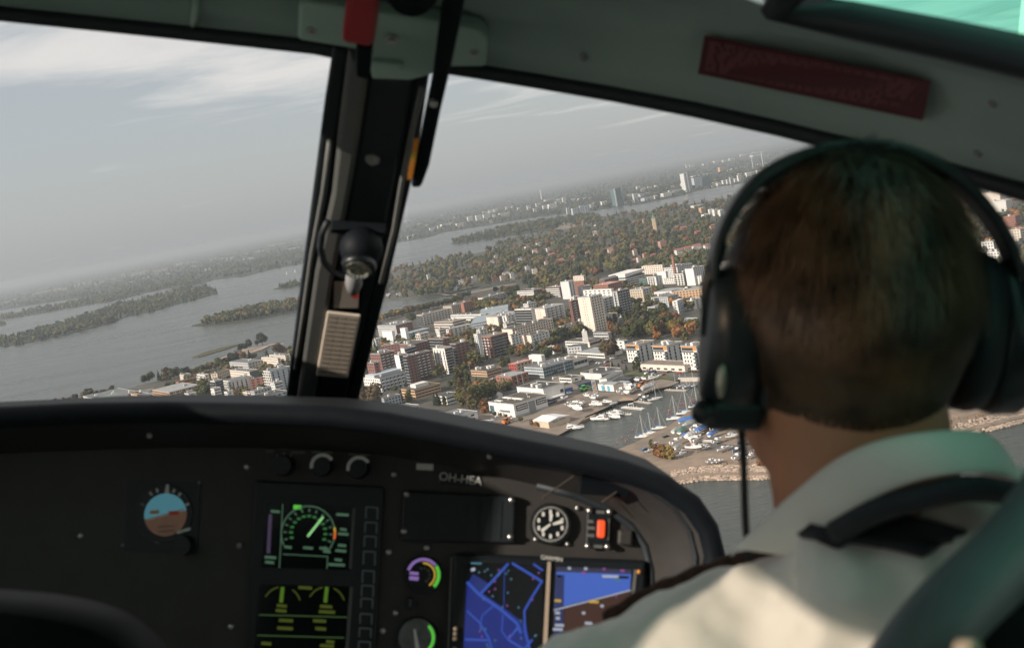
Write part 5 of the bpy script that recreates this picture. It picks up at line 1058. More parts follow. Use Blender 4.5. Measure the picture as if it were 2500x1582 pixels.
park = []
for poly, n in (([(700, 868), (930, 795), (905, 1000), (690, 992)], 260), ([(-150, 1080), (60, 1012), (400, 990), (900, 1015), (1180, 1060), (1200, 1200), (800, 1450), (-150, 1450)], 520), ([(1715, 700), (2400, 660), (2800, 520), (2800, 868), (2300, 878), (1850, 898), (1738, 905)], 750)):
    park += scatter(rnd, poly, n, ZL, (6, 13), mixed, True)
forest('park_trees', 'scattered park trees and shrubs on the open ground around the town', park, LOWC, 'shrubbery')

# boulders of the peninsula shore
bo = []; rb = random.Random(9)
shore = [(1640, 1184), (1720, 1172), (1840, 1171), (1950, 1166), (2150, 1117), (2418, 1052), (2500, 1031), (2640, 998)]
top_ = [(1640, 1150), (1720, 1138), (1840, 1135), (1950, 1132), (2150, 1080), (2418, 1015), (2500, 992), (2640, 962)]
VV, TT = [], []; o = 0
for k in range(7600):
    i = rb.choice([0, 1, 1, 2, 2, 2, 3, 4, 4, 5, 5, 6]); u = rb.random(); v = rb.random()
    a = (shore[i][0] + (shore[i + 1][0] - shore[i][0]) * u, shore[i][1] + (shore[i + 1][1] - shore[i][1]) * u); b = (top_[i][0] + (top_[i + 1][0] - top_[i][0]) * u, top_[i][1] + (top_[i + 1][1] - top_[i][1]) * u)
    p = gp(a[0] + (b[0] - a[0]) * v, a[1] + (b[1] - a[1]) * v, 0.1 + 2.0 * v)
    s = rb.uniform(.45, 1.3); V = ICO_V * np.array([s * rb.uniform(.8, 1.3), s * rb.uniform(.8, 1.3), s * .75]) * (1 + np.random.RandomState(k).uniform(-.25, .25, (len(ICO_V), 1))) + np.array(p)
    VV.append(V); TT.append(ICO_F + o); o += len(V)
me = np_mesh('shore_boulders', np.concatenate(VV), np.zeros((0, 4), int), np.concatenate(TT), ROCK)
ob = bpy.data.objects.new('shore_boulders', me); col.objects.link(ob); ob['kind'] = 'stuff'; ob['label'] = 'broken grey rock armour along the peninsula shore'; ob['category'] = 'boulders'
# reeds above the boulders
re_ = []
for k in range(260):
    u = rb.random(); i = rb.choice([1, 2, 4, 5, 5, 6]); b = (top_[i][0] + (top_[i + 1][0] - top_[i][0]) * u, top_[i][1] + (top_[i + 1][1] - top_[i][1]) * u - (rb.uniform(0, 10) if i < 4 else rb.uniform(0, 16)))
    p = gp(*b, ZL); re_.append((p.x, p.y, 1.7, rb.uniform(.8, 2.0), 'tall', rb.choice([COLR['yellow'], COLR['orange'], (0.26, 0.17, 0.06)])))
forest('dry_reeds', 'orange dry reeds along the top of the rock shore', re_, LOWC, 'reeds')

# ================================================================== air
hz = bpy.data.materials.new('haze_air'); hz.use_nodes = True; t_ = hz.node_tree; t_.nodes.clear()
ou = t_.nodes.new('ShaderNodeOutputMaterial'); pv = t_.nodes.new('ShaderNodeVolumePrincipled')
pv.inputs['Color'].default_value = (0.54, 0.585, 0.635, 1); pv.inputs['Density'].default_value = 0.85e-4; pv.inputs['Anisotropy'].default_value = 0.15
t_.links.new(pv.outputs[0], ou.inputs['Volume'])
m = MB(); m.box(-46000, 46000, -46000, 46000, -2, ALT + 12); hb = m.build('haze', hz); hb['kind'] = 'stuff'; hb['label'] = 'pale haze over the water and the far shore'
# ================================================================== boats
HULLW = mat('gelcoat_white', (0.72, 0.71, 0.68), 0.25, 0.05, 0.6); DECK = mat('boat_deck', (0.60, 0.57, 0.50), 0.5, 0.1, 1.0)
MASTM = mat('mast_alloy', (0.62, 0.63, 0.63), 0.35, 0.05, 2, metal=0.3); TARPM = tint_mat('tarpaulin', 0.7, 'object'); HULLC = tint_mat('hull_paint', 0.3, 'object', var=.06)
WOODM = mat('weathered_wood', (0.25, 0.18, 0.12), 0.9, 0.25, 0.8); STEEL = mat('painted_steel', (0.25, 0.25, 0.26), 0.5, 0.1, 2); DARKC = mat('cockpit_dark', (0.05, 0.055, 0.06), 0.5)
def hull_rings(L, B, H, sheer=.25, n=9, keel=0.0):
    """boat along +x from stern (-L/2) to bow"""
    rings = []
    for i in range(n):
        u = i / (n - 1); x = -L / 2 + L * u
        w = B / 2 * (0.86 + .14 * min(1, u * 3)) * (1 - max(0, (u - .45) / .55) ** 2.2); w = max(w, .03)
        top = H + sheer * (u ** 2) * H; bot = 0 + .55 * H * max(0, (u - .6) / .4) ** 2
        rings.append([(x, -w, top), (x, -w * .92, bot + (top - bot) * .35), (x, 0, bot - .25 * (1 - u)), (x, w * .92, bot + (top - bot) * .35), (x, w, top), (x, 0, top + .02)])
    return rings
def t_sail():
    P = []; m = MB(); m.loft(hull_rings(10, 3.1, 1.15)); P.append(('hull', m.mesh('hull', HULLC, smooth=False), []))
    m = MB(); m.loft([[(x, -w, 1.2), (x, -w * .85, 1.2 + h), (x, w * .85, 1.2 + h), (x, w, 1.2)] for x, w, h in ((-2.2, 1.0, .05), (-2.0, 1.0, .55), (0.5, .95, .5), (2.6, .55, .3), (3.0, .45, .03))]); P.append(('cabin', m.mesh('cabin', HULLW), []))
    m = MB(); m.box(-1.9, 1.2, -1.02, -.9, 1.42, 1.58); m.box(-1.9, 1.2, .9, 1.02, 1.42, 1.58); P.append(('window', m.mesh('window', GLASS), []))
    m = MB(); m.box(-4.4, -2.3, -.8, .8, 1.16, 1.30); P.append(('cockpit', m.mesh('cockpit', DARKC), []))
    m = MB(); m.tube([(.6, 0, 1.2), (.6, 0, 14.5)], [.14, .09], 6); m.box(.55, .65, -1.1, 1.1, 7.5, 7.6); P.append(('mast', m.mesh('mast', MASTM), []))
    m = MB(); m.tube([(.5, 0, 2.3), (-3.6, 0, 2.4)], [.2, .16], 6); P.append(('boom', m.mesh('boom', TARPM), []))
    m = MB(); m.tube([(4.9, 0, 1.5), (.6, 0, 14.3)], .045, 4); m.tube([(-4.9, 0, 1.3), (.6, 0, 14.4)], .03, 4); m.tube([(.6, 1.5, 1.3), (.6, 0, 14.0)], .03, 4); m.tube([(.6, -1.5, 1.3), (.6, 0, 14.0)], .03, 4); P.append(('rigging', m.mesh('rigging', MASTM), []))
    return P, 10.0
def t_yacht():
    P = []; m = MB(); m.loft(hull_rings(12, 3.9, 1.6, .35)); P.append(('hull', m.mesh('hull', HULLC), []))
    m = MB(); m.loft([[(x, -w, 1.6), (x, -w * .85, 1.6 + h), (x, w * .85, 1.6 + h), (x, w, 1.6)] for x, w, h in ((-3.4, 1.55, .05), (-3.2, 1.55, 1.5), (.6, 1.5, 1.45), (2.2, 1.3, .5), (4.2, .8, .25), (4.5, .6, .03))]); P.append(('superstructure', m.mesh('superstructure', HULLW), []))
    m = MB(); m.add([(.55, -1.2, 3.02), (.55, 1.2, 3.02), (2.1, 1.08, 2.16), (2.1, -1.08, 2.16)], [(0, 3, 2, 1)]); m.box(-2.8, .4, -1.52, -1.40, 2.2, 2.75); m.box(-2.8, .4, 1.40, 1.52, 2.2, 2.75); P.append(('windscreen', m.mesh('windscreen', GLASS), []))
    m = MB(); m.box(-3.0, -.6, -1.1, 1.1, 3.07, 3.3); m.add([(-.6, -1.0, 3.3), (-.6, 1.0, 3.3), (-.1, .9, 3.9), (-.1, -.9, 3.9)], [(0, 1, 2, 3)]); m.tube([(-2.6, -1.0, 3.1), (-2.9, -1.0, 4.2), (-2.9, 1.0, 4.2), (-2.6, 1.0, 3.1)], .09, 5); P.append(('flybridge', m.mesh('flybridge', HULLW), []))
    m = MB(); m.box(-5.7, -3.5, -1.5, 1.5, 1.62, 1.72); P.append(('aft_deck', m.mesh('aft_deck', WOODM), []))
    m = MB(); m.box(-3.5, 3.0, -1.98, -1.93, .85, 1.1); m.box(-3.5, 3.0, 1.93, 1.98, .85, 1.1); P.append(('hull_window', m.mesh('hull_window', GLASS), []))
    m = MB(); m.tube([(1.8, -1.55, 2.3), (4, -1.1, 2.6), (5.9, 0, 2.9), (4, 1.1, 2.6), (1.8, 1.55, 2.3)], .035, 4); P.append(('bow_rail', m.mesh('bow_rail', MASTM), []))
    return P, 12.0
def t_motor():
    P = []; m = MB(); m.loft(hull_rings(7, 2.5, 1.05, .25)); P.append(('hull', m.mesh('hull', HULLC), []))
    m = MB(); m.loft([[(x, -w, 1.05), (x, -w * .85, 1.05 + h), (x, w * .85, 1.05 + h), (x, w, 1.05)] for x, w, h in ((-.6, .95, .05), (-.5, .95, .7), (.7, .9, .65), (1.9, .6, .25), (2.4, .4, .03))]); P.append(('cabin', m.mesh('cabin', HULLW), []))
    m = MB(); m.add([(.68, -.78, 1.72), (.68, .78, 1.72), (1.6, .6, 1.42), (1.6, -.6, 1.42)], [(0, 3, 2, 1)]); m.box(-.4, .55, -.97, -.88, 1.3, 1.58); m.box(-.4, .55, .88, .97, 1.3, 1.58); P.append(('windscreen', m.mesh('windscreen', GLASS), []))
    m = MB(); m.box(-3.2, -.7, -.85, .85, 1.07, 1.14); P.append(('cockpit', m.mesh('cockpit', DARKC), []))
    m = MB(); m.box(-3.9, -3.5, -.25, .25, .2, 1.5); P.append(('outboard_engine', m.mesh('outboard_engine', STEEL), []))
    return P, 7.0
def t_cover():
    P = []; m = MB(); m.loft(hull_rings(8, 2.7, 1.2, .2)); P.append(('hull', m.mesh('hull', HULLC), []))
    m = MB(); m.loft([[(x, -w, .8), (x, -w * .9, 1.3), (x, 0, h), (x, w * .9, 1.3), (x, w, .8)] for x, w, h in ((-4.1, 1.25, 2.0), (-1.5, 1.45, 2.5), (1.2, 1.42, 2.4), (3.2, .75, 2.0), (4.1, .15, 1.7))], cap=True); P.append(('tarpaulin', m.mesh('tarpaulin', TARPM), []))
    m = MB()
    for x in (-2.6, 0, 2.2): m.loft([[(x - .05, -1.5, .75), (x - .05, -1.36, 1.34), (x - .05, 0, 2.5), (x - .05, 1.36, 1.34), (x - .05, 1.5, .75), (x - .05, 0, 2.3)], [(x + .05, -1.5, .75), (x + .05, -1.36, 1.34), (x + .05, 0, 2.5), (x + .05, 1.36, 1.34), (x + .05, 1.5, .75), (x + .05, 0, 2.3)]])
    P.append(('lashing', m.mesh('lashing', WOODM), []))
    return P, 8.0
def cradle(L):
    m = MB()
    for x in (-L * .25, L * .22):
        for y in (-.9, .9): m.tube([(x, y * 1.2, -1.25), (x, y * .8, .5)], .07, 5)
        m.box(x - .1, x + .1, -1.2, 1.2, -1.25, -1.1)
    return m.mesh('cradle', STEEL)
BT = dict(sail=t_sail(), yacht=t_yacht(), motor=t_motor(), cover=t_cover()); CRAD = {k: cradle(v[1]) for k, v in BT.items()}
TCOL = dict(blue=(0.05, 0.16, 0.45), grey=(0.35, 0.37, 0.37), green=(0.07, 0.20, 0.16), white=(0.7, 0.69, 0.66), red=(0.45, 0.05, 0.03), dark=(0.05, 0.07, 0.12), orange=(.55, .16, .03))
def boats(kind, phrase, group, items, z, land=False, cat='boat'):
    """items: stern px, bow px, hull colour, tarp colour"""
    nm = dict(sail='sailing_boat', yacht='motor_yacht', motor='motorboat', cover='covered_boat')[kind]; wd = dict(sail='sailing boat', yacht='motor yacht', motor='motorboat', cover='covered boat')[kind]
    items = sorted(items, key=lambda q: q[0][0] + q[1][0]); parts, L0 = BT[kind]
    for i, it in enumerate(items):
        a, b = gp(*it[0], z), gp(*it[1], z); hc = it[2] if len(it) > 2 else 'white'; tcx = it[3] if len(it) > 3 else 'blue'
        L = min(max((b - a).length, 5.0), 18.0); s = L / L0; s = min(s, 1.6); c = (a + b) / 2
        dz = 1.25 * s if land else -.25
        lab = '%s %s %s, %s from left' % (tcx if kind == 'cover' else hc, wd, phrase, ORD[i])
        t = thing(nm, lab, cat, (c.x, c.y, z + dz), group, rotz=math.atan2(b.y - a.y, b.x - a.x), scale=s)
        for n_, me, _ in parts:
            o = bpy.data.objects.new(n_, me); col.objects.link(o); o.parent = t
            o.color = (TCOL[tcx] if n_ in ('tarpaulin', 'boom') else TCOL[hc]) + (1,)
        if land:
            o = bpy.data.objects.new('cradle', CRAD[kind]); col.objects.link(o); o.parent = t
W0 = 0.0
boats('yacht', 'moored at the motorboat quay', 'motor yachts at the quay', [(zm(1320, 1125), zm(1625, 1092)), (zm(1985, 962), zm(1712, 980)), (zm(1960, 930), zm(2140, 955)), (zm(2020, 850), zm(2136, 845))], W0)
boats('motor', 'moored at the motorboat quay', 'motorboats at the quay', [(zm(2195, 895), zm(2070, 872)), (zm(1760, 878), zm(1650, 886)), (zm(1950, 870), zm(2030, 880)), (zm(1130, 1172), zm(1215, 1160), 'grey')], W0)
boats('sail', 'moored along the peninsula shore', 'sailing boats by the peninsula', [(zr(165, 660), zr(278, 655)), (zr(225, 635), zr(338, 627)), (zr(295, 595), zr(408, 588)), (zr(410, 522), zr(532, 515)), (zr(485, 482), zr(632, 468)), (zr(580, 428), zr(698, 422)), (zr(670, 378), zr(778, 372))], W0)
boats('sail', 'moored at the inner harbour pontoons', 'sailing boats in the inner harbour', [(z6(470, 1285), z6(750, 1235), 'white', 'dark'), (z6(905, 1030), z6(1060, 990)), (z6(1010, 1045), z6(1160, 1000)), (z6(1120, 1050), z6(1260, 1005)), (z6(1240, 1050), z6(1410, 1000), 'dark')], W0)
boats('motor', 'moored by the inner harbour ramp', 'motorboats in the inner harbour', [(z6(330, 1275), z6(490, 1212)), (z6(245, 1258), z6(420, 1185), 'grey'), (z6(640, 1055), z6(710, 1045), 'dark')], W0)
Y = ZL
boats('motor', 'parked ashore in the boat yard', 'motorboats in the boat yard', [(zm(1240, 740), zm(1400, 690)), (zm(1235, 690), zm(1340, 668)), (zm(1350, 775), zm(1440, 742)), (zm(1400, 800), zm(1500, 842)), (zm(1440, 785), zm(1525, 742)), (zm(1495, 800), zm(1560, 752)), (zm(1550, 815), zm(1628, 765)), (zm(1630, 648), zm(1712, 690)), (zm(1715, 680), zm(1805, 722)), (zm(1760, 660), zm(1842, 700)), (zm(300, 985), zm(430, 952), 'grey'), (zm(530, 1005), zm(650, 975), 'grey'),
    (zm(2110, 610), zm(2205, 560)), (zm(2170, 618), zm(2225, 592)), (z5(620, 922), z5(765, 872)), (z6(230, 935), z6(335, 985)), (z6(330, 925), z6(445, 945)), (z6(0, 1160), z6(70, 1130))], Y, True)
boats('yacht', 'standing ashore in the boat yard', 'motor yachts in the boat yard', [(zm(1725, 785), zm(1885, 800)), (zm(1875, 748), zm(2025, 745)), (zm(2235, 625), zm(2370, 545)), (z6(440, 935), z6(690, 885)), (z6(90, 1180), z6(260, 1080))], Y, True)
boats('cover', 'laid up in the boat yard', 'covered boats in the boat yard', [(zm(1485, 850), zm(1612, 885), 'white', 'white'), (zm(2000, 780), zm(2110, 750), 'dark', 'grey'), (z6(290, 1080), z6(365, 1070), 'white', 'dark'), (z6(370, 1140), z6(630, 1060), 'grey', 'grey')], Y, True)
S_ = ZL - .3
re3 = random.Random(77); extc = []; pc = [zr(430, 660), zr(640, 540), zr(820, 520), zr(1000, 540), zr(1250, 590), zr(1250, 690), zr(900, 660), zr(560, 720)]
while len(extc) < 22:
    x, y = re3.uniform(1630, 1900), re3.uniform(1020, 1090)
    if in_poly(x, y, pc): extc.append(((x, y), (x + re3.uniform(18, 27), y - re3.uniform(5, 13)), 'white', re3.choice(['white', 'white', 'blue', 'grey', 'green', 'grey'])))
boats('cover', 'laid up on the peninsula', 'covered boats on the peninsula', [(zr(505, 575), zr(640, 545), 'white', 'blue'), (zr(545, 615), zr(645, 572), 'white', 'grey'), (zr(525, 665), zr(605, 650), 'white', 'blue'), (zr(1140, 565), zr(1205, 540), 'white', 'blue'), (zr(1010, 642), zr(1110, 618), 'white', 'blue'), (zr(1115, 645), zr(1205, 622), 'dark', 'green'), (zr(860, 602), zr(900, 578), 'white', 'green'), (zr(1200, 835), zr(1240, 805), 'dark', 'blue'), (zr(470, 772), zr(530, 740), 'white', 'grey')] + extc, S_, True)
re2 = random.Random(31); extra = []; pp = [zr(480, 640), zr(700, 520), zr(960, 560), zr(1300, 600), zr(1450, 700), zr(1300, 830), zr(900, 860), zr(640, 800)]
while len(extra) < 20:
    x, y = re2.uniform(1650, 1960), re2.uniform(1025, 1135)
    if in_poly(x, y, pp): extra.append(((x, y), (x + re2.uniform(18, 26), y - re2.uniform(4, 13)), re2.choice(['white', 'white', 'white', 'grey', 'dark'])))
boats('motor', 'laid up on the peninsula', 'motorboats on the peninsula', [(zr(595, 642), zr(680, 590)), (zr(660, 635), zr(722, 588)), (zr(725, 590), zr(782, 572)), (zr(645, 540), zr(742, 505)), (zr(780, 560), zr(838, 545)), (zr(640, 492), zr(735, 482), 'orange'), (zr(865, 682), zr(972, 665)), (zr(445, 738), zr(530, 700)), (zr(495, 785), zr(562, 772)), (zr(470, 828), zr(568, 805), 'grey'), (zr(565, 768), zr(682, 775)), (zr(572, 730), zr(628, 722), 'red'), (zr(630, 740), zr(692, 728)), (zr(680, 765), zr(748, 748)),
    (zr(800, 785), zr(895, 758)), (zr(720, 868), zr(772, 845)), (zr(755, 873), zr(822, 852)), (zr(790, 868), zr(848, 850)), (zr(925, 852), zr(992, 815)), (zr(1030, 835), zr(1082, 810)), (zr(1060, 805), zr(1132, 778)), (zr(1240, 800), zr(1285, 776)), (zr(1080, 560), zr(1138, 560)), (zr(900, 605), zr(945, 582)), (zr(1210, 645), zr(1252, 625)), (zr(240, 785), zr(300, 770)), (zr(300, 745), zr(350, 720), 'grey'), (zr(1300, 650), zr(1350, 640)), (zr(1420, 690), zr(1480, 680))] + extra, S_, True)

# ================================================================== pontoons, quay walls, stacked masts, buoys
CONC = mat('concrete', (0.48, 0.44, 0.39), 0.9, 0.12, 0.4)
def pontoon(name, label, a, b, w, z0, z1, mt, extras=True, cat='pontoon'):
    A, B_ = gp(*a, 0), gp(*b, 0); d = (B_ - A); L = d.length; d.normalize(); n = Vector((-d.y, d.x, 0)); c = (A + B_) / 2
    t = thing(name, label, cat, (c.x, c.y, 0)); Z = Vector((0, 0, 1))
    m = MB(); m.obox(c + Z * (z0 + z1) / 2, d * L / 2, n * w / 2, Z * (z1 - z0) / 2); m.build('deck', mt, t)
    if extras:
        k = max(2, int(L / 6))
        for i in range(k):
            m = MB(); p = A + d * L * (i + .5) / k + n * w * .42; m.tube([p + Z * z1, p + Z * (z1 + .9)], .16, 6); m.build('bollard', wmat('white'), t)
        m = MB()
        for sgn in (-1, 1): m.obox(c + n * sgn * (w / 2 + .06) + Z * (z1 - .15), d * L / 2, n * .06, Z * .16)
        m.build('fender_rail', WOODM, t)
    return t
pontoon('floating_pontoon', 'pale floating pontoon with sailing boats on its far side', z6(800, 1085), z6(1190, 1105), 2.6, -.3, .55, CONC)
pontoon('floating_pontoon', 'short pale floating pontoon in front of the dark-boomed sailing boat', z6(228, 1295), z6(525, 1340), 2.6, -.3, .55, CONC)
bg_ = pontoon('work_barge', 'white work barge with a small frame cabin', z6(0, 1410), z6(388, 1448), 3.2, -.3, .7, wmat('white'), cat='barge')
A = gp(*z6(165, 1425), 0)
m = MB()
for dx in (-1.6, 1.6):
    for dy in (-1, 1): m.box(A.x + dx - .1, A.x + dx + .1, A.y + dy - .1, A.y + dy + .1, .7, 3.4)
m.box(A.x - 1.8, A.x + 1.8, A.y - 1.2, A.y + 1.2, 3.4, 3.6); m.build('cabin_frame', wmat('white'), bg_)
pontoon('floating_pontoon', 'small white pontoon beside the moored motor yachts', zm(2205, 890), zm(2300, 892), 2.0, -.3, .5, wmat('white'))
pontoon('wooden_pier', 'dark wooden pier along the motorboat quay', zm(1530, 1030), zm(1790, 925), 2.6, .3, 1.9, WOODM, False, 'pier')
pontoon('gangway', 'pale gangway leading down from the quay in the inner harbour', z6(385, 1150), z6(630, 1060), 2.0, .2, .7, CONC, True)
pontoon('quay_wall', 'pale concrete quay wall below the waterside houses', z6(1050, 925), z6(1600, 915), 1.4, -.6, 3.0, CONC, False, 'wall')
A, B_ = gp(*zr(650, 695), S_), gp(*zr(832, 700), S_)
t = thing('mast_rack', 'rack of pale masts stacked beside the peninsula track', 'rack', (A + B_) / 2)
d = (B_ - A).normalized(); n = Vector((-d.y, d.x, 0)); L = (B_ - A).length
for i in range(7):
    m = MB(); o_ = n * (i - 3) * .5 + Vector((0, 0, .7 + .45 * (i % 2))); m.tube([A + o_ + d * (i % 3) * .8, B_ + o_ - d * (i % 2) * 1.2], .16, 6); m.build('mast', MASTM, t)
for u in (.15, .5, .85): m = MB(); p = A + d * L * u; m.obox(p + Vector((0, 0, .4)), d * .15, n * 2.0, Vector((0, 0, .25))); m.build('trestle', WOODM, t)
BUOY = mat('buoy_red', (0.55, 0.07, 0.04), 0.4); 
for i, (x, y) in enumerate(sorted([zr(60, 662), zr(110, 655), zr(142, 606), zr(312, 520), zr(432, 452), zr(420, 482), zr(556, 412), zr(540, 400), zr(610, 380), zr(590, 350), zr(20, 700), zr(90, 690), z6(860, 1470), z6(1050, 1400), z6(1290, 1270), z6(1080, 1350)])):
    P = gp(x, y, 0); t = thing('mooring_buoy', 'small red mooring buoy in the harbour, %s from left' % ORD[i], 'buoy', P, 'mooring buoys')
    m = MB(); m.ball((P.x, P.y, .15), .42, 8, 6); m.build('float', BUOY, t, smooth=True); m = MB(); m.tube([(P.x, P.y, .5), (P.x, P.y, .85)], .06, 5); m.build('ring', STEEL, t)

# ================================================================== vehicles
CARP = tint_mat('car_paint', 0.25, 'object', var=.03, coat=.6); TYRE = mat('tyre', (0.02, 0.02, 0.02), 0.8); RIM = mat('rim', (0.5, 0.5, 0.5), 0.3, metal=.8)
def car_parts(van=False):
    P = []; h = 1.95 if van else 1.45; L = 4.9 if van else 4.4; w = .9
    prof = [(-L / 2, .35), (-L / 2, .95), (-L / 2 + .12, h - .05 if van else 1.0), (-L / 2 + .55, h), (.55 if not van else 1.1, h), (1.25 if not van else 1.6, 1.0), (L / 2 - .1, .85), (L / 2, .6), (L / 2, .35)]
    m = MB(); m.loft([[(x, y * (w if z < 1.05 else w * .82), z) for x, z in prof] for y in (-1, -.9, .9, 1)], closed=True); P.append(('body', m.mesh('body', CARP)))
    m = MB()
    for sgn in (-1, 1): m.add([(-L / 2 + .35, sgn * .83, 1.06), (1.05 if not van else 1.5, sgn * .83, 1.06), (.5 if not van else 1.05, sgn * .78, h - .1), (-L / 2 + .65, sgn * .78, h - .1)], [(0, 1, 2, 3) if sgn < 0 else (3, 2, 1, 0)])
    m.add([(1.27 if not van else 1.62, -.7, 1.04), (1.27 if not van else 1.62, .7, 1.04), (.6 if not van else 1.15, .66, h - .04), (.6 if not van else 1.15, -.66, h - .04)], [(0, 1, 2, 3)]); P.append(('window', m.mesh('window', GLASS)))
    for x in (-L * .31, L * .31):
        for y in (-.82, .82):
            m = MB(); m.tube([(x, y - .1, .32), (x, y + .1, .32)], .33, 10); P.append(('wheel', m.mesh('wheel', TYRE)))
    m = MB(); m.box(L / 2 - .02, L / 2 + .02, -.75, -.45, .62, .78); m.box(L / 2 - .02, L / 2 + .02, .45, .75, .62, .78); P.append(('headlight', m.mesh('headlight', RIM)))
    return P
CARS = car_parts(); VANS = car_parts(True)
CCOL = dict(white=(0.72, 0.72, 0.70), silver=(0.45, 0.46, 0.47), black=(0.02, 0.022, 0.025), red=(0.38, 0.03, 0.03), blue=(0.05, 0.10, 0.22), grey=(0.16, 0.17, 0.18), green=(0.08, 0.35, 0.06))
def cars(phrase, group, items, z, van=False):
    items = sorted(items); rnd_ = random.Random(len(phrase))
    for i, (x, y, c, ang) in enumerate(items):
        P = gp(x, y, z)
        t = thing('parked_van' if van else 'parked_car', '%s %s %s, %s from left' % (c, 'van' if van else 'car', phrase, ORD[i]), 'van' if van else 'car', P, group, rotz=R(ang) + rnd_.uniform(-.06, .06))
        for n_, me in (VANS if van else CARS):
            o = bpy.data.objects.new(n_, me); col.objects.link(o); o.parent = t; o.color = CCOL[c] + (1,)
cars('parked by the waterside houses', 'cars by the waterside houses', [z6(440, 672) + ('red', -20), z6(530, 705) + ('black', 40), z6(505, 750) + ('black', 40), z6(450, 785) + ('white', 40), z6(560, 740) + ('blue', 40), z6(575, 800) + ('silver', 40), z6(640, 810) + ('grey', 40), z6(700, 828) + ('white', 35), z6(760, 808) + ('red', 35), z6(870, 755) + ('black', -5), z6(1060, 775) + ('red', -5), z6(1160, 772) + ('grey', -5)], ZL + .03)
cars('on the parking road by the workshop', 'cars on the parking road', [z5(830, 598) + ('black', 10), z5(945, 632) + ('silver', 30), z5(990, 640) + ('silver', 30), z5(1090, 618) + ('silver', 30), z5(1130, 612) + ('black', 30), z5(1200, 552) + ('white', 20), z5(1265, 548) + ('grey', 20), z5(1115, 665) + ('red', 10), z5(1440, 585) + ('black', 0)], ZL + .03)
cars('in the car park below the brick building', 'cars in the car park', [z7(x, y) + (c, 70) for x, y, c in ((1120, 720, 'black'), (1165, 712, 'white'), (1140, 740, 'grey'), (1195, 735, 'black'), (1270, 690, 'black'), (1300, 700, 'grey'), (1335, 715, 'blue'), (1290, 740, 'silver'), (1350, 690, 'black'), (1380, 720, 'grey'), (1250, 760, 'black'))], ZL + .02)
dk = []; rk = random.Random(4)
for r_ in range(3):
    for k in range(8):
        if rk.random() < .15: continue
        u, v = .06 + k * .12, .16 + r_ * .33; p = deck['P'][0] + deck['e2'] * u + deck['e1'] * v
        q = proj(Vector((p.x, p.y, deck['z1'] + .2))); dk.append(q + (rk.choice(['white', 'silver', 'black', 'grey', 'blue', 'silver', 'red']), math.degrees(math.atan2(deck['e1'].y, deck['e1'].x))))
cars('on the roof of the parking deck', 'cars on the parking deck', dk, deck['z1'] + .19)
cars('on the peninsula', 'cars on the peninsula', [zr(235, 758) + ('blue', 40), zr(400, 658) + ('black', 30), zr(615, 503) + ('black', 30), zr(515, 608) + ('green', 20), zr(745, 632) + ('white', 30), zr(1048, 716) + ('black', 5), zr(1090, 718) + ('black', 20), zr(1118, 720) + ('grey', 5), zr(1015, 805) + ('grey', 30), zr(1172, 798) + ('black', 30), zr(545, 520) + ('black', 30), zr(770, 668) + ('grey', 5), zr(1330, 745) + ('grey', 5)], S_ + .02)
cars('in the boat yard', 'vans in the boat yard', [z5(435, 1172) + ('white', 30), z5(385, 1005) + ('grey', 20), z5(185, 905) + ('white', 30)], ZL + .03, True)
# container, skip lorry, machines
def crate_box(name, label, foot, size, mt, rz, cat):
    P = gp(*foot, ZL); t = thing(name, label, cat, P, rotz=rz); sx, sy, sz = size
    ORG[t.name] = (0, 0, 0)
    m = MB(); m.box(-sx / 2, sx / 2, -sy / 2, sy / 2, .1, sz); m.build('body', mt, t)
    for i in range(int(sx / .6)):
        m = MB(); x = -sx / 2 + .3 + i * .6; m.box(x - .12, x + .12, -sy / 2 - .05, -sy / 2, .2, sz - .1); m.build('rib', mt, t)
    m = MB(); m.box(sx / 2, sx / 2 + .05, -sy / 2 + .1, sy / 2 - .1, .2, sz - .1); m.build('door', mt, t)
crate_box('freight_container', 'dark blue freight container in the boat yard by the mast crane', z5(755, 1050), (15, 3.0, 4.0), mat('container_dark', (0.03, 0.05, 0.11), 0.5), .35, 'container')
crate_box('freight_container', 'bright blue freight container at the warehouse corner', zm(1360, 580), (12, 2.8, 3.4), mat('container_blue', (0.05, 0.12, 0.34), 0.5), .55, 'container')
def machine(label, foot, mt, rz, boom, name='loader', s=1.0):
    P = gp(*foot, ZL); t = thing(name, label, 'machine', P, rotz=rz, scale=s); ORG[t.name] = (0, 0, 0)
    m = MB(); m.box(-2.2, 1.4, -1.0, 1.0, .7, 1.7); m.box(-2.2, -1.0, -1.0, 1.0, 1.7, 2.1); m.build('body', mt, t)
    m = MB(); m.box(-.8, .8, -.8, .8, 1.7, 3.0); m.build('cab', GLASS, t); m = MB(); m.box(-.9, .9, -.9, .9, 3.0, 3.15); m.build('cab_roof', mt, t)
    m = MB(); m.tube([(-.2, 0, 2.0), (2.2, 0, 2.4), (boom, 0, 1.0)], .3, 6); m.build('boom', mt, t)
    for x in (-1.5, 1.0):
        for y in (-1.05, 1.05): m = MB(); m.tube([(x, y - .2, .65), (x, y + .2, .65)], .65, 12); m.build('wheel', TYRE, t)
ORGM = mat('machine_orange', (0.62, 0.17, 0.03), 0.45); GRNM = mat('machine_green', (0.12, 0.50, 0.08), 0.45)
machine('bright green loader in the middle of the boat yard', z5(700, 1125), GRNM, .3, 4.6, s=1.55)
machine('orange loader beside the grey boats near the dashboard edge', z7(1285, 1345), ORGM, .8, 4.0, s=1.5)
machine('orange boat tractor by the black boat shed', z6(375, 1030), ORGM, .4, 4.2, s=1.4)
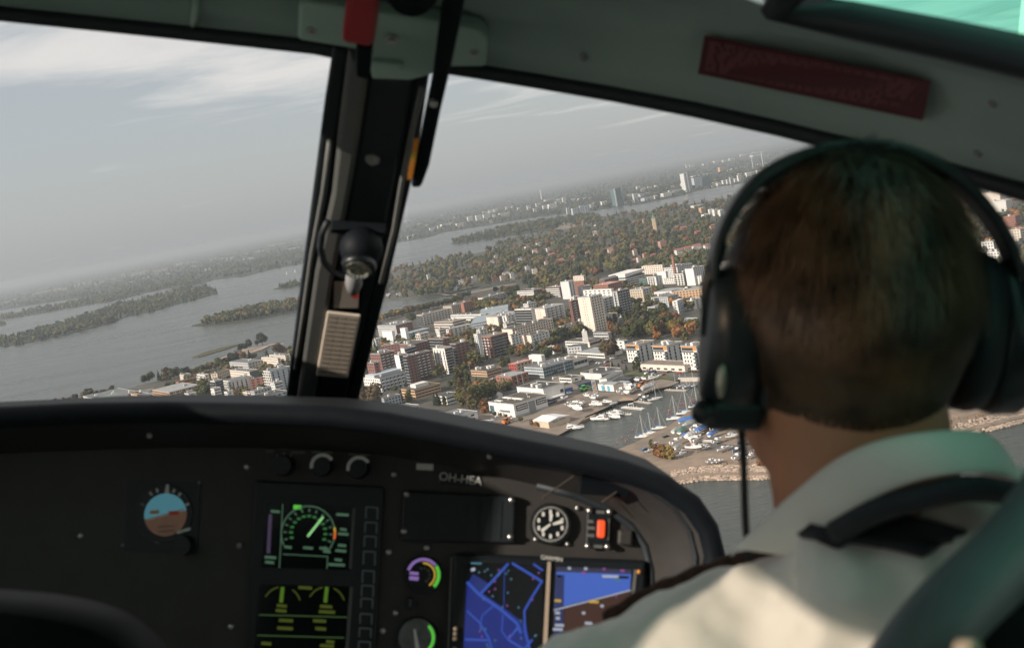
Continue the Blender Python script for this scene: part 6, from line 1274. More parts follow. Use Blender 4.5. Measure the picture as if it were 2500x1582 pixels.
# mast crane
P = gp(*z5(905, 1170), ZL); t = thing('mast_crane', 'white and orange lattice mast crane in the boat yard', 'crane', P); k = 7.6
m = MB(); Hc = 19.0
for dx in (-1.5, -.5, .5, 1.5): m.tube([P + Vector((dx, 0, 0)), P + Vector((dx * .8 - .6, 1.0, Hc))], .16, 5)
m.build('mast', wmat('white'), t)
for f in range(6):
    m = MB(); z_ = 1 + f * 3.0; m.obox(P + Vector((-.04 * z_, .07 * z_, z_)), (1.5, 0, 0), (0, .1, 0), (0, 0, .16)); m.build('crossbar', ORGM if f < 3 else wmat('white'), t)
m = MB(); m.tube([P + Vector((-.6, 1, Hc)), P + Vector((.6, -3, Hc + 1.2))], .18, 5); m.build('jib', wmat('pale'), t)
# lamp posts
LP = [(z7(1490, 645), 9), (z7(1585, 650), 11), (z7(1250, 765), 12), (z5(1180, 735), 9), (z5(368, 810), 11), (z5(285, 690), 6), (z7(985, 870), 9), (z7(635, 395), 6), (z1(555, 1195), 8), (z6(560, 1100), 9)]
for i, ((x, y), h) in enumerate(sorted(LP)):
    P = gp(x, y, ZL); h *= WS; t = thing('lamp_post', 'thin pale lamp post among the marina yards, %s from left' % ORD[i], 'lamp post', P, 'lamp posts')
    m = MB(); m.tube([P, P + Vector((0, 0, h))], [.16, .09], 6); m.build('pole', MASTM, t); m = MB(); m.obox(P + Vector((.6, 0, h)), (.7, 0, 0), (0, .18, 0), (0, 0, .09)); m.build('lamp_head', STEEL, t)
# far small boats on the open water
for i, (x, y) in enumerate([za(2220, 350), za(2285, 335)]):
    P = gp(x, y, 0); t = thing('sailing_boat', 'tiny white sail far out on the water, %s one' % ('left' if i == 0 else 'right'), 'boat', P, 'far sails')
    m = MB(); m.loft([[(p[0] + P.x, p[1] + P.y, p[2]) for p in r_] for r_ in hull_rings(10, 3, 1.1)]); m.build('hull', HULLW, t)
    m = MB(); m.slab([(P.x - 4, P.y, 2), (P.x + .3, P.y, 2), (P.x + .5, P.y, 14)], (0, 1, 0), -.05, .05); m.build('sail', wmat('white'), t)
# ================================================================== the helicopter cabin (frame: x right, y forward, z up, metres from the eye)
_a = R(4.0)
_fk = FWD * math.cos(_a) + UPV * math.sin(_a); _uk = UPV * math.cos(_a) - FWD * math.sin(_a)
RK = RGT * math.cos(_a) - _uk * math.sin(_a); UK = RGT * math.sin(_a) + _uk * math.cos(_a); FK = _fk
K = Matrix(((RK.x, FK.x, UK.x, CAM.x), (RK.y, FK.y, UK.y, CAM.y), (RK.z, FK.z, UK.z, CAM.z), (0, 0, 0, 1)))
def kdir(px, py):
    d = ray(px, py); return Vector((d.dot(RK), d.dot(FK), d.dot(UK)))
def kp(px, py, Y): d = kdir(px, py); return d * (Y / d.y)
def kpl(px, py, P0, n): d = kdir(px, py); return d * (Vector(P0).dot(n) / d.dot(n))
SUNK = Vector((SUN_DIR.dot(RK), SUN_DIR.dot(FK), SUN_DIR.dot(UK)))

BLK = mat('black_plastic', (0.005, 0.0075, 0.0105), 0.6, 0.15, 60, spec=0.16, bump=0.04, bscale=900)
PANELM = mat('panel_paint', (0.034, 0.031, 0.0285), 0.55, 0.12, 30, bump=0.05, bscale=700)
PLATE = mat('plate_paint', (0.010, 0.014, 0.018), 0.5, 0.12, 30)
BEZEL = mat('bezel_black', (0.006, 0.009, 0.012), 0.4, 0.1, 40)
RUBBER = mat('seal_rubber', (0.011, 0.016, 0.021), 0.6, 0.2, 20)
LINER = mat('roof_lining', (0.29, 0.37, 0.345), 0.8, 0.06, 12, bump=0.05, bscale=400)  # grey lining, with the roof window's green light mixed into its colour
TAUPE = mat('post_metal', (0.125, 0.13, 0.125), 0.5, 0.08, 8)
LEATHER = mat('post_leather', (0.014, 0.020, 0.026), 0.55, 0.15, 25, bump=0.08, bscale=300)
BOLT = mat('bolt_steel', (0.55, 0.54, 0.52), 0.3, 0.1, 50, metal=0.9)
WHITEP = mat('white_print', (0.75, 0.74, 0.70), 0.6)
REDH = mat('handle_red', (0.42, 0.030, 0.035), 0.4, 0.1, 15)
REDP = mat('placard_red', (0.085, 0.012, 0.018), 0.6, 0.2, 14)
ORNG = mat('mark_orange', (0.75, 0.28, 0.04), 0.5)
def glass_mat(name, tint, refl=0.03, rough=0.0):
    m = bpy.data.materials.new(name); m.use_nodes = True; t = m.node_tree; t.nodes.clear()
    o = t.nodes.new('ShaderNodeOutputMaterial'); tr = t.nodes.new('ShaderNodeBsdfTransparent'); gl = t.nodes.new('ShaderNodeBsdfGlossy'); mx = t.nodes.new('ShaderNodeMixShader')
    tr.inputs[0].default_value = tint + (1,); gl.inputs['Roughness'].default_value = 0.02
    mx.inputs[0].default_value = refl
    t.links.new(tr.outputs[0], mx.inputs[1]); t.links.new(gl.outputs[0], mx.inputs[2]); t.links.new(mx.outputs[0], o.inputs[0])
    return m
PANE = glass_mat('windscreen_acrylic', (0.96, 0.97, 0.97)); GREENP = glass_mat('green_acrylic', (0.34, 0.93, 0.72), 0.02)

cabin = thing('helicopter_cabin', 'helicopter cabin frame with grey roof lining, dark windscreen post and green roof window', 'helicopter', (0, 1.2, -1.0), frame=K)
# ---- roof lining between the windscreen header and the roof window
HP = [(-1350, -150, 1.02), (-850, -75, 1.10), (-420, -20, 1.15), (-200, 5, 1.19), (0, 27, 1.22), (300, 58, 1.24), (600, 90, 1.25), (770, 109, 1.25), (860, 128, 1.25), (980, 143, 1.25), (1100, 158, 1.25), (1300, 190, 1.24), (1500, 224, 1.22), (1700, 262, 1.19), (1900, 306, 1.16),
      (2080, 350, 1.12), (2300, 405, 1.06), (2500, 460, 1.0), (2700, 522, .93), (2950, 610, .84)]
EP = {1900: 16, 2080: 52, 2300: 96, 2500: 140, 2700: 190, 2950: 262}
XL, XR = -1.02, 0.80
Hc = [kp(x, y, Y) for x, y, Y in HP] + [Vector((XR + .02, .70, -.10))]
Ec = [kp(x, EP.get(x, (-70 if x > -100 else -70 + x * .16) if x < 1600 else -60), Y - .24) for x, y, Y in HP] + [Vector((XR + .02, .45, .0))]
Hc[0] = Vector((XL - .02, 1.05, .37)); Hc[1] = Vector((-.82, 1.12, .31)); Ec[0] = Vector((XL - .02, .80, .42)); Ec[1] = Vector((-.82, .86, .37))
for i in range(4): Ec[i] = Hc[i] + (Ec[i] - Hc[i]) * .30
def lerp(a, b, t): return a + (b - a) * t
rows = []
for t, up, back in ((0, 0, 0), (.02, .012, -.004), (.16, .014, 0), (.22, .034, .01), (.62, .040, .02), (.70, .012, 0), (.96, .004, 0), (1, -.004, 0)):
    rows.append([lerp(h, e, t) + Vector((0, back, up)) for h, e in zip(Hc, Ec)])
m = MB(); m.loft(rows, closed=False); m.v = [tuple(v) for v in m.v]
nrow, ncol = len(rows), len(Hc)
lin_v = list(m.v); lin_f = list(m.f)
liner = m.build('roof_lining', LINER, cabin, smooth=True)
LBVH = BVHTree.FromPolygons([Vector(v) for v in lin_v], lin_f)
def on_lining(px, py, off=.004):
    d = kdir(px, py); hit = LBVH.ray_cast(Vector((0, 0, 0)), d)
    if hit[0] is None: return kp(px, py, 1.0)
    n = hit[1] if hit[1].dot(d) < 0 else -hit[1]
    return hit[0] + n * off
m = MB(); m.tube([h + Vector((0, .002, -.002)) for h in Hc], .0085, 8); m.build('windscreen_seal', RUBBER, cabin, smooth=True)
# roof behind: opaque left part, green pane at right, opaque rear
back = Vector((0, -.95, .13)); i0 = 14
Gc = [e + back for e in Ec]
m = MB(); m.loft([Ec[3:i0 + 1], Gc[3:i0 + 1]], closed=False)
Rr = [Vector((g.x, -1.0, g.z + .03)) for g in Gc]
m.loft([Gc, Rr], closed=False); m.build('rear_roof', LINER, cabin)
m = MB(); m.tube([Ec[i0] + Vector((.01, -.10, .02))] + [e for e in Ec[i0:]], .014, 8); m.build('roof_window_frame', RUBBER, cabin, smooth=True)
m = MB(); m.loft([[e + Vector((0, 0, .012)) for e in Ec[i0:]], [g + Vector((0, 0, .012)) for g in Gc[i0:]]], closed=False); m.build('roof_window_pane', GREENP, cabin)
m = MB(); m.tube(Ec[:4], .016, 8); m.build('roof_window_frame', RUBBER, cabin, smooth=True)
m = MB(); m.loft([[e + Vector((0, 0, .012)) for e in Ec[:4]], [lerp(e, g, .45) + Vector((0, 0, .012)) for e, g in zip(Ec[:4], Gc[:4])]], closed=False); m.build('roof_window_pane', GREENP, cabin)
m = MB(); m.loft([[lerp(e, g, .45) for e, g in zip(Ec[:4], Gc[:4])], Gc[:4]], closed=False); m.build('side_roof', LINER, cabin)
# ---- windscreen panes
Bc = [kp(x, 1120, 1.98) for x, y, Y in HP] + [Vector((XR + .02, 1.5, -.5))]
m = MB(); m.loft([[h + Vector((0, .01, 0)) for h in Hc[:9]], [lerp(h, b, .5) + Vector((0, .10, .05)) for h, b in zip(Hc[:9], Bc[:9])], Bc[:9]], closed=False); m.build('windscreen_pane', PANE, cabin, smooth=True)
m = MB(); m.loft([[h + Vector((0, .01, 0)) for h in Hc[9:]], [lerp(h, b, .5) + Vector((0, .10, .05)) for h, b in zip(Hc[9:], Bc[9:])], Bc[9:]], closed=False); m.build('windscreen_pane', PANE, cabin, smooth=True)
# ---- cabin shell: floor, bulkhead, doors with window openings
SHELL = mat('cabin_trim', (0.66, 0.66, 0.64), 0.8, 0.1, 6)
m = MB(); m.box(XL, XR, -1.0, 1.9, -1.05, -1.0); m.build('floor', SHELL, cabin)
m = MB(); m.box(XL, XR, -1.04, -1.0, -1.0, .62); m.build('rear_bulkhead', SHELL, cabin)
def door(name, x, wins):
    """door wall at x with window openings (y0, y1, z0, z1)"""
    ys = sorted({-1.0, 1.9} | {w[0] for w in wins} | {w[1] for w in wins}); zs = sorted({-1.0, .62} | {w[2] for w in wins} | {w[3] for w in wins}); m = MB()
    for a, b in zip(ys, ys[1:]):
        for c, d in zip(zs, zs[1:]):
            if any(a >= w[0] and b <= w[1] and c >= w[2] and d <= w[3] for w in wins): continue
            m.box(x - .02, x + .02, a, b, c, d)
    m.build(name, SHELL, cabin)
    for w in wins:
        m = MB(); m.box(x - .003, x + .003, *w); m.build('door_window', PANE, cabin)
door('right_door', XR, [(.10, 1.9, -.75, .30), (-.95, .0, -.4, .30)])
def ipl(tab, y):
    for (a, p), (b, q) in zip(tab, tab[1:]):
        if a <= y <= b: return p + (q - p) * (y - a) / (b - a)
    return tab[-1][1]
SILL = [(-.05, -.42), (.95, -.32), (.985, -.25), (1.005, -.07), (1.62, .05)]; HEAD = [(-.05, .105), (.50, .105), (.60, .35), (1.62, .35)]  # unseen left door: openings shaped for where the sun falls inside
ys = [-.05, .02, .19, .50, .60, .95, .985, 1.005, 1.62]; m = MB(); g = MB(); g2 = MB()
for a_, b_ in zip(ys, ys[1:]):
    m.hexa([(XL - .02, a_, -1), (XL + .02, a_, -1), (XL + .02, b_, -1), (XL - .02, b_, -1), (XL - .02, a_, ipl(SILL, a_)), (XL + .02, a_, ipl(SILL, a_)), (XL + .02, b_, ipl(SILL, b_)), (XL - .02, b_, ipl(SILL, b_))])
    lo_a, lo_b = ipl(HEAD, a_), ipl(HEAD, b_); cut = a_ >= .02 and b_ <= .19
    if a_ >= .19 and b_ <= .50: m.box(XL - .02, XL + .02, a_, b_, -.45, .15); m.box(XL - .02, XL + .02, a_, b_, .15, .62); continue  # solid stretch added to shade the arm and narrow the sun patch
    for z0a, z0b, z1_ in (((lo_a, lo_b, .62),) if not cut else ((lo_a, lo_b, .25), (.38, .38, .62))):
        m.hexa([(XL - .02, a_, z0a), (XL + .02, a_, z0a), (XL + .02, b_, z0b), (XL - .02, b_, z0b), (XL - .02, a_, z1_), (XL + .02, a_, z1_), (XL + .02, b_, z1_), (XL - .02, b_, z1_)])
    (g if a_ > .3 else g2).quad((XL, a_, ipl(SILL, a_)), (XL, b_, ipl(SILL, b_)), (XL, b_, lo_b), (XL, a_, lo_a))
m.box(XL - .02, XL + .02, 1.62, 1.9, -1, .62); m.box(XL - .02, XL + .02, -.14, -.05, -1, .62); m.box(XL - .02, XL + .02, -1.0, -.14, -1, -.40); m.box(XL - .02, XL + .02, -1.0, -.14, .34, .62); m.box(XL - .02, XL + .02, -1.0, -.97, -.40, .34)
g.quad((XL, -.97, -.40), (XL, -.14, -.40), (XL, -.14, .34), (XL, -.97, .34))
m.build('left_door', SHELL, cabin); g.build('door_window', PANE, cabin); g2.build('door_window', glass_mat('tinted_acrylic', (0.50, 0.45, 0.39), 0.02), cabin)  # rear pane's tint added to dim the sun patch on the shirt
SMOKE = glass_mat('smoked_acrylic', (0.34, 0.30, 0.26), 0.02); m = MB(); m.box(XL - .003, XL + .003, .02, .19, .25, .38); m.build('added_hair_light_pane', SMOKE, cabin)  # unseen pane added so that dim sun reaches the pilot's hair
m = MB(); m.box(XL, XR, 1.9, 1.94, -1.0, -.62); m.build('nose_wall', SHELL, cabin)
# ---- centre post
PB, PT = kp(785, 1000, 1.85), kp(930, 150, 1.25)
_pd = (PT - PB).normalized(); PX = (Vector((1, 0, 0)) - _pd * _pd.x).normalized(); PN = PX.cross(_pd).normalized()
if PN.y > 0: PN = -PN
def post_poly(pts, o0, o1, name, mt, parent, bevel=0.0, **kw):
    m = MB(); q = [kpl(x, y, PB + PN * o1, PN) for x, y in pts]
    m.slab(q, PN, o0 - o1, 0); return m.build(name, mt, parent, bevel=bevel, **kw)
Lw = [(812, 118), (792, 246), (762, 476), (734, 685), (690, 1030)]; Ls = [(849, 130), (824, 328), (808, 476), (767, 667), (716, 1030)]
Lg = [(900, 190), (880, 330), (854, 476), (814, 688), (758, 1030)]; Lm = [(1010, 200), (985, 340), (959, 476), (912, 700), (830, 1030)]; Lr = [(1050, 170), (1024, 340), (1001, 459), (945, 700), (862, 1030)]
post_poly(Lw + Ls[::-1], -.03, .012, 'post_seal', RUBBER, cabin, .004); post_poly(Ls + Lg[::-1], -.03, .022, 'post_strip', TAUPE, cabin, .006)
post_poly(Lg + Lm[::-1], -.03, .014, 'post_cover', LEATHER, cabin, .004); post_poly(Lm + Lr[::-1], -.03, .010, 'post_seal', RUBBER, cabin, .004)
m = MB(); m.tube([kpl(x, y, PB + PN * .016, PN) for x, y in ((806, 345), (790, 470), (762, 620), (742, 760), (722, 900))], .0035, 6); m.build('cable_conduit', TAUPE, cabin, smooth=True)
m = MB(); m.tube([kpl(x, y, PB + PN * .02, PN) for x, y in ((1030, 215), (1004, 330), (980, 450), (962, 560), (930, 690))], .003, 6); m.build('cable_conduit', TAUPE, cabin, smooth=True)
GRN = mat('bracket_metal', (0.40, 0.54, 0.47), 0.55, 0.08, 10)  # bracket colour also includes green light from the roof windows
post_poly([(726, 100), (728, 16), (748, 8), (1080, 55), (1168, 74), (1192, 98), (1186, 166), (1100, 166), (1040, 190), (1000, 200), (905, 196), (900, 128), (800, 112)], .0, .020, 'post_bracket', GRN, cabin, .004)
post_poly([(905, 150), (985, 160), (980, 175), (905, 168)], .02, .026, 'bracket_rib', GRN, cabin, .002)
def post_bolt(x, y, r, o):
    c = kpl(x, y, PB + PN * o, PN); m = MB(); rr = r * c.length / FP; m.tube([c, c + PN * rr * .5], [rr * 1.5, rr * 1.5], 12); m.tube([c + PN * rr * .5, c + PN * rr * 1.3], [rr, rr * .8], 6); m.build('bolt', BOLT, cabin, smooth=False)
for x, y, r, o in ((957, 96, 11, .02), (1157, 131, 8, .02), (760, 76, 8, .02), (910, 387, 12, .014)): post_bolt(x, y, r, o)
# strap lever with orange mark
t = thing('door_release_lever', 'black flat lever with an orange mark hanging beside the windscreen post', 'lever', kp(1060, 200, 1.2), frame=K)
post_poly([(1086, -60), (1146, -60), (1136, 0), (1103, 157), (1074, 279), (1047, 410), (1028, 461), (1002, 461), (1021, 361), (1054, 197), (1079, 0)], .045, .062, 'blade', BLK, t, .004)
post_poly([(1009, 352), (1022, 350), (1006, 438), (994, 440)], .058, .0655, 'orange_mark', ORNG, t)
c = kpl(1059, 249, PB + PN * .062, PN); m = MB(); m.tube([c, c + PN * .004], .0045, 10); m.build('rivet', BOLT, t)
# red handle
t = thing('brake_lever', 'red T-handle with black stem hanging at the top of the windscreen post', 'handle', kp(880, 60, 1.18), frame=K)
post_poly([(842, -60), (936, -60), (924, 0), (911, 122), (831, 108), (844, 0)], .045, .085, 'grip', REDH, t, .006)
post_poly([(868, 112), (908, 118), (900, 200), (868, 190)], .03, .055, 'stem', BLK, t, .003)
t = thing('ceiling_knob', 'black round knob at the top edge beside the red handle', 'knob', kp(1000, -20, 1.15), frame=K)
c = kpl(1005, -22, PB + PN * .07, PN); m = MB(); m.tube([c - PN * .04, c, c + PN * .012], [.024, .026, .02], 18); m.build('grip', BLK, t, smooth=True); m = MB(); m.tube([c - PN * .07, c - PN * .04], .012, 12); m.build('shaft', BOLT, t)
# compass
cc = kpl(882, 606, PB + PN * .06, PN)
t = thing('standby_compass', 'round black standby compass with cable loop clipped on the windscreen post', 'compass', cc, frame=K)
m = MB(); m.ball(tuple(cc), .026, 16, 12); m.build('housing', BLK, t, smooth=True)
c2 = cc + PN * .016 + Vector((0, 0, -.006)); m = MB(); m.tube([c2, c2 + PN * .009], [.021, .019], 18); m.build('bezel', BEZEL, t, smooth=True)
m = MB(); m.tube([c2 + PN * .009, c2 + PN * .0105], [.016, .016], 16); m.build('window', mat('compass_glass', (0.03, 0.033, 0.03), 0.25, 0.8, 160, c2=(0.10, 0.10, 0.08)), t)
for k in range(7):
    a = R(205 + k * 22); p = c2 + PN * .0106 + PX * .012 * math.cos(a) + _pd * .012 * math.sin(a); m = MB(); m.obox(p, PX * .0012, _pd * .003, PN * .0006); m.build('card_mark', WHITEP, t)
post_poly([(806, 560), (942, 568), (940, 578), (806, 571)], .03, .045, 'bracket', BLK, t, .002)
m = MB(); m.tube([kpl(x, y, PB + PN * .05, PN) for x, y in ((800, 542), (786, 572), (782, 605), (790, 640), (812, 664), (845, 676))], .0042, 8); m.build('cable', RUBBER, t, smooth=True)
m = MB(); m.tube([kpl(x, y, PB + PN * .06, PN) for x, y in ((866, 655), (864, 690), (862, 712))], [.010, .011, .007], 12); m.build('lamp_socket', STEEL, t, smooth=True)
post_poly([(862, 712), (876, 716), (872, 731), (858, 726)], .03, .04, 'red_tab', mat('tab_red', (0.7, 0.05, 0.03), 0.5), t)
# placards on the post
t = thing('deviation_card', 'small grey card in a black frame below the compass', 'placard', kp(845, 720, 1.6), frame=K)
post_poly([(808, 682), (884, 684), (880, 760), (808, 760)], .014, .018, 'frame', BLK, t); post_poly([(816, 690), (877, 691), (874, 752), (815, 752)], .018, .020, 'card', mat('card_grey', (0.36, 0.31, 0.27), 0.7), t)
t = thing('beige_placard', 'beige printed placard low on the windscreen post', 'placard', kp(824, 845, 1.7), frame=K)
post_poly([(798, 763), (881, 772), (849, 925), (771, 918)], .022, .026, 'plate', mat('placard_beige', (0.64, 0.55, 0.46), 0.7, .05, 20), t, .002)
PRN = mat('print_brown', (0.30, 0.24, 0.20), 0.8)
for r_ in range(13):
    for q in range(3):
        f = (r_ + 1) / 14; x0 = 798 - 27 * f; x1 = 881 - 32 * f; y0 = 763 + 155 * f; y1 = 772 + 153 * f
        a0, a1 = .10 + q * .29, .10 + q * .29 + .22
        post_poly([(lerp(x0, x1, a0), lerp(y0, y1, a0) - 2.2), (lerp(x0, x1, a1), lerp(y0, y1, a1) - 2.2), (lerp(x0, x1, a1), lerp(y0, y1, a1) + 1.2), (lerp(x0, x1, a0), lerp(y0, y1, a0) + 1.2)], .026, .0263, 'print_line', PRN, t)
# red placard on the lining
t = thing('red_placard', 'dark red placard with faint print on the roof lining', 'placard', kp(1990, 180, 1.0), frame=K)
def lin_grid(c4, nu, nv, off, name, mt):
    (ax, ay), (bx, by), (cx_, cy_), (dx, dy) = c4; rr = []
    for j in range(nv + 1):
        v = j / nv; rr.append([on_lining(lerp(lerp(ax, bx, i / nu), lerp(dx, cx_, i / nu), v), lerp(lerp(ay, by, i / nu), lerp(dy, cy_, i / nu), v), off) for i in range(nu + 1)])
    m = MB(); m.loft(rr, closed=False); return m.build(name, mt, t, smooth=True)
RC = ((1728, 74), (2282, 184), (2262, 290), (1710, 178))
A_, B_, C_, D_ = [on_lining(x, y, .006) for x, y in RC]
nr = (B_ - A_).cross(D_ - A_).normalized(); nr = nr if nr.dot(A_) < 0 else -nr
m = MB(); m.slab([A_, B_, C_, D_], nr, 0, .0015); m.build('plate', REDP, t)
PR2 = mat('print_rose', (0.15, 0.05, 0.055), 0.8)
rp = random.Random(2)
for r_ in range(8):
    v = .12 + r_ * .10; u = .03; end = .95 if r_ < 5 else (.82 if r_ != 6 else .9)
    while u < end:
        w_ = rp.uniform(.015, .06); p0 = lerp(lerp(A_, B_, u), lerp(D_, C_, u), v); p1 = lerp(lerp(A_, B_, min(u + w_, end)), lerp(D_, C_, min(u + w_, end)), v); dn = (D_ - A_).normalized() * .0022
        m = MB(); m.quad(p0 - dn + nr * .0019, p1 - dn + nr * .0019, p1 + dn + nr * .0019, p0 + dn + nr * .0019); m.build('print_word', PR2, t); u += w_ + .012
# rivets and join strips of the lining
for x, y in ((2390, 372), (2425, 250), (1425, 140), (480, 45)):
    c = on_lining(x, y, .001); m = MB(); m.ball(tuple(c), .004, 8, 6); m.build('rivet', STEEL, cabin, smooth=True)
for x0, y0, x1, y1 in ((482, -5, 474, 56),):
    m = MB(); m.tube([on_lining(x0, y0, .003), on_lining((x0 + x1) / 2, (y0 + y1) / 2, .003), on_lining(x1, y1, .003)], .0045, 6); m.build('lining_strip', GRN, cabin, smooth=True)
# ================================================================== instrument console
_t = R(12); QN = Vector((0, -math.cos(_t), math.sin(_t))); QU = Vector((1, 0, 0)); QV = Vector((0, math.sin(_t), math.cos(_t))); Q0 = Vector((0, 1.55, -.28))
def qp(x, y, o=0.0): return kpl(x, y, Q0 + QN * o, QN)
console = thing('instrument_console', 'black instrument console with rounded glareshield under the windscreen', 'instrument panel', Q0 + Vector((0, 0, -.4)), frame=K)
CPAR = [console]
def pan(pts, o0, o1, name, mt, parent=None, bevel=0.0):
    m = MB(); m.slab([qp(x, y, o1) for x, y in pts], QN, o0 - o1, 0); return m.build(name, mt, parent or CPAR[0], bevel=bevel)
def rect(x0, y0, x1, y1, sk=.045): # skewed like the panel: rows fall to the right, columns lean
    w, h = x1 - x0, y1 - y0; return [(x0, y0), (x1, y0 + w * sk), (x1 - h * .05, y1 + w * sk), (x0 - h * .05, y1)]
def disc(x, y, r, o0, o1, name, mt, parent=None, n=24, taper=1.0):
    c = qp(x, y, o0); rr = r * c.length / FP; m = MB()
    rings = [[c + (QU * math.cos(2 * math.pi * k / n) + QV * math.sin(2 * math.pi * k / n)) * rr * s + QN * d for k in range(n)] for s, d in ((1, 0), (taper, o1 - o0))]
    m.loft(rings); return m.build(name, mt, parent or CPAR[0], smooth=False)
def arc(x, y, r0, r1, a0, a1, o, name, mt, parent=None, n=18):
    c = qp(x, y, o); k = c.length / FP; m = MB(); T = R(-4.3); u = QU * math.cos(T) + QV * math.sin(T); v = QV * math.cos(T) - QU * math.sin(T)
    A = [R(a0 + (a1 - a0) * i / n) for i in range(n + 1)]
    m.loft([[c + (u * math.cos(a) + v * math.sin(a)) * r_ * k for a in A] for r_ in (r0, r1)], closed=False); return m.build(name, mt, parent or CPAR[0])
def bar(x0, y0, x1, y1, w, o, name, mt, parent=None, w1=None):
    a, b = qp(x0, y0, o), qp(x1, y1, o); k = a.length / FP; d = (b - a).normalized(); s = QN.cross(d); w1 = w if w1 is None else w1
    m = MB(); m.slab([a - s * w * k / 2, b - s * w1 * k / 2, b + s * w1 * k / 2, a + s * w * k / 2], QN, -.0006, 0); return m.build(name, mt, parent or CPAR[0])
def screw(x, y, r=6, mt=None, parent=None):
    c = qp(x, y, .001); k = r * c.length / FP; m = MB(); m.tube([c - QN * .002, c + QN * .0015, c + QN * .003], [k, k, k * .6], 10); m.build('screw', mt or BOLT, parent or CPAR[0], smooth=True)
def text(s, x, y, hpx, o, name, mt, parent=None, ang=-3.5):
    cu = bpy.data.curves.new('t', 'FONT'); cu.body = s; cu.align_x = 'CENTER'; cu.align_y = 'CENTER'; cu.extrude = .02
    ob = bpy.data.objects.new('t', cu); col.objects.link(ob)
    me = bpy.data.meshes.new_from_object(ob); bpy.data.objects.remove(ob); bpy.data.curves.remove(cu)
    c = qp(x, y, o); k = hpx * c.length / FP / .72; T = R(ang); u = QU * math.cos(T) + QV * math.sin(T); v = QV * math.cos(T) - QU * math.sin(T)
    p = parent or CPAR[0]; og = Vector(ORG[p.name])
    for w in me.vertices: w.co = c + (u * w.co.x + v * w.co.y + QN * w.co.z) * k - og
    me.materials.clear(); me.materials.append(mt)
    o_ = bpy.data.objects.new(name, me); col.objects.link(o_); o_.parent = p; return o_
def lum(name, c, s=1.0): return mat('lit_' + name, (0.01, 0.01, 0.01), 0.5, emit=c, es=s * .72)
SCR = mat('screen_dark', (0.008, 0.010, 0.012), 0.15, .1, 5)
GR = lum('green', (0.10, 0.45, 0.12), .28); GD = lum('pale_green', (0.20, 0.42, 0.25), .26); GB = lum('bright_green', (0.15, 0.8, 0.08), .6); PU = lum('purple', (0.42, 0.25, 0.70), .5); YE = lum('amber', (0.8, 0.5, 0.06), .6); YG = lum('yellow_green', (0.36, 0.48, 0.05), .13)
BL = lum('map_blue', (0.002, 0.022, 0.26), .6); BL2 = lum('map_line', (0.035, 0.11, 0.62), .62); SKYB = lum('sky_blue', (0.07, 0.18, 0.75), .62); GRD = lum('ground_brown', (0.085, 0.028, 0.018), .5); CYA = lum('cyan', (0.12, 0.35, 0.5), .45); RED = lum('lamp_red', (1.0, 0.10, 0.02), 1.1); MAG = lum('magenta', (0.45, 0.1, 0.5), .5); WHL = lum('screen_white', (0.6, 0.65, 0.75), .6)

lip = [(-720, 1075), (-420, 1035), (-150, 1010), (0, 1003), (200, 993), (400, 990), (600, 993), (800, 1000), (950, 1017), (1100, 1045), (1250, 1076), (1400, 1106), (1520, 1132), (1620, 1168), (1690, 1216), (1730, 1275), (1746, 1340), (1738, 1410), (1715, 1490), (1700, 1640)]
inn = [(-720, 1170), (-420, 1136), (-150, 1112), (0, 1108), (200, 1100), (400, 1094), (600, 1093), (800, 1100), (950, 1113), (1080, 1135), (1200, 1160), (1310, 1184), (1400, 1206), (1480, 1238), (1540, 1280), (1575, 1330), (1590, 1390), (1592, 1450), (1588, 1520), (1575, 1650)]
LIPY = 1.40
lp = [kp(x, y, LIPY) for x, y in lip]; ip = [qp(x, y, 0) for x, y in inn]
pan(inn + [(1575, 1800), (-720, 1800)], -.03, 0, 'panel_face', PANELM)
m = MB(); m.tube([p + Vector((0, 0, -.008)) for p in lp], .0135, 10); m.build('glareshield_lip', BLK, smooth=True, parent=console)
m = MB(); m.loft([[p + Vector((0, .005, -.012)) for p in lp], [lerp(a, b, .5) for a, b in zip(lp, ip)], ip], closed=False); m.build('glareshield_lining', PANELM, console, smooth=True)
cen = Vector((0, 1.4, -.3))
m = MB(); m.loft([[p + Vector((0, .004, .004)) for p in lp], [p + Vector((0, .18, -.01)) for p in lp], [p + Vector((0, .50, -.10)) for p in lp]], closed=False); m.build('glareshield_top', BLK, console, smooth=True)
m = MB(); m.tube([lerp(a, b, .28) + QN * .002 for a, b in list(zip(lp, ip))[12:]], .0045, 8); m.build('edge_seal', RUBBER, console, smooth=True)
m = MB(); m.tube([p + QN * .002 for p in ip[11:]], .0065, 8); m.build('edge_seal', RUBBER, console, smooth=True)
m = MB(); m.tube([lerp(a, b, .22) for a, b in list(zip(lp, ip))[8:13]], .0016, 6); m.build('trim_strip', PANELM, console, smooth=True)
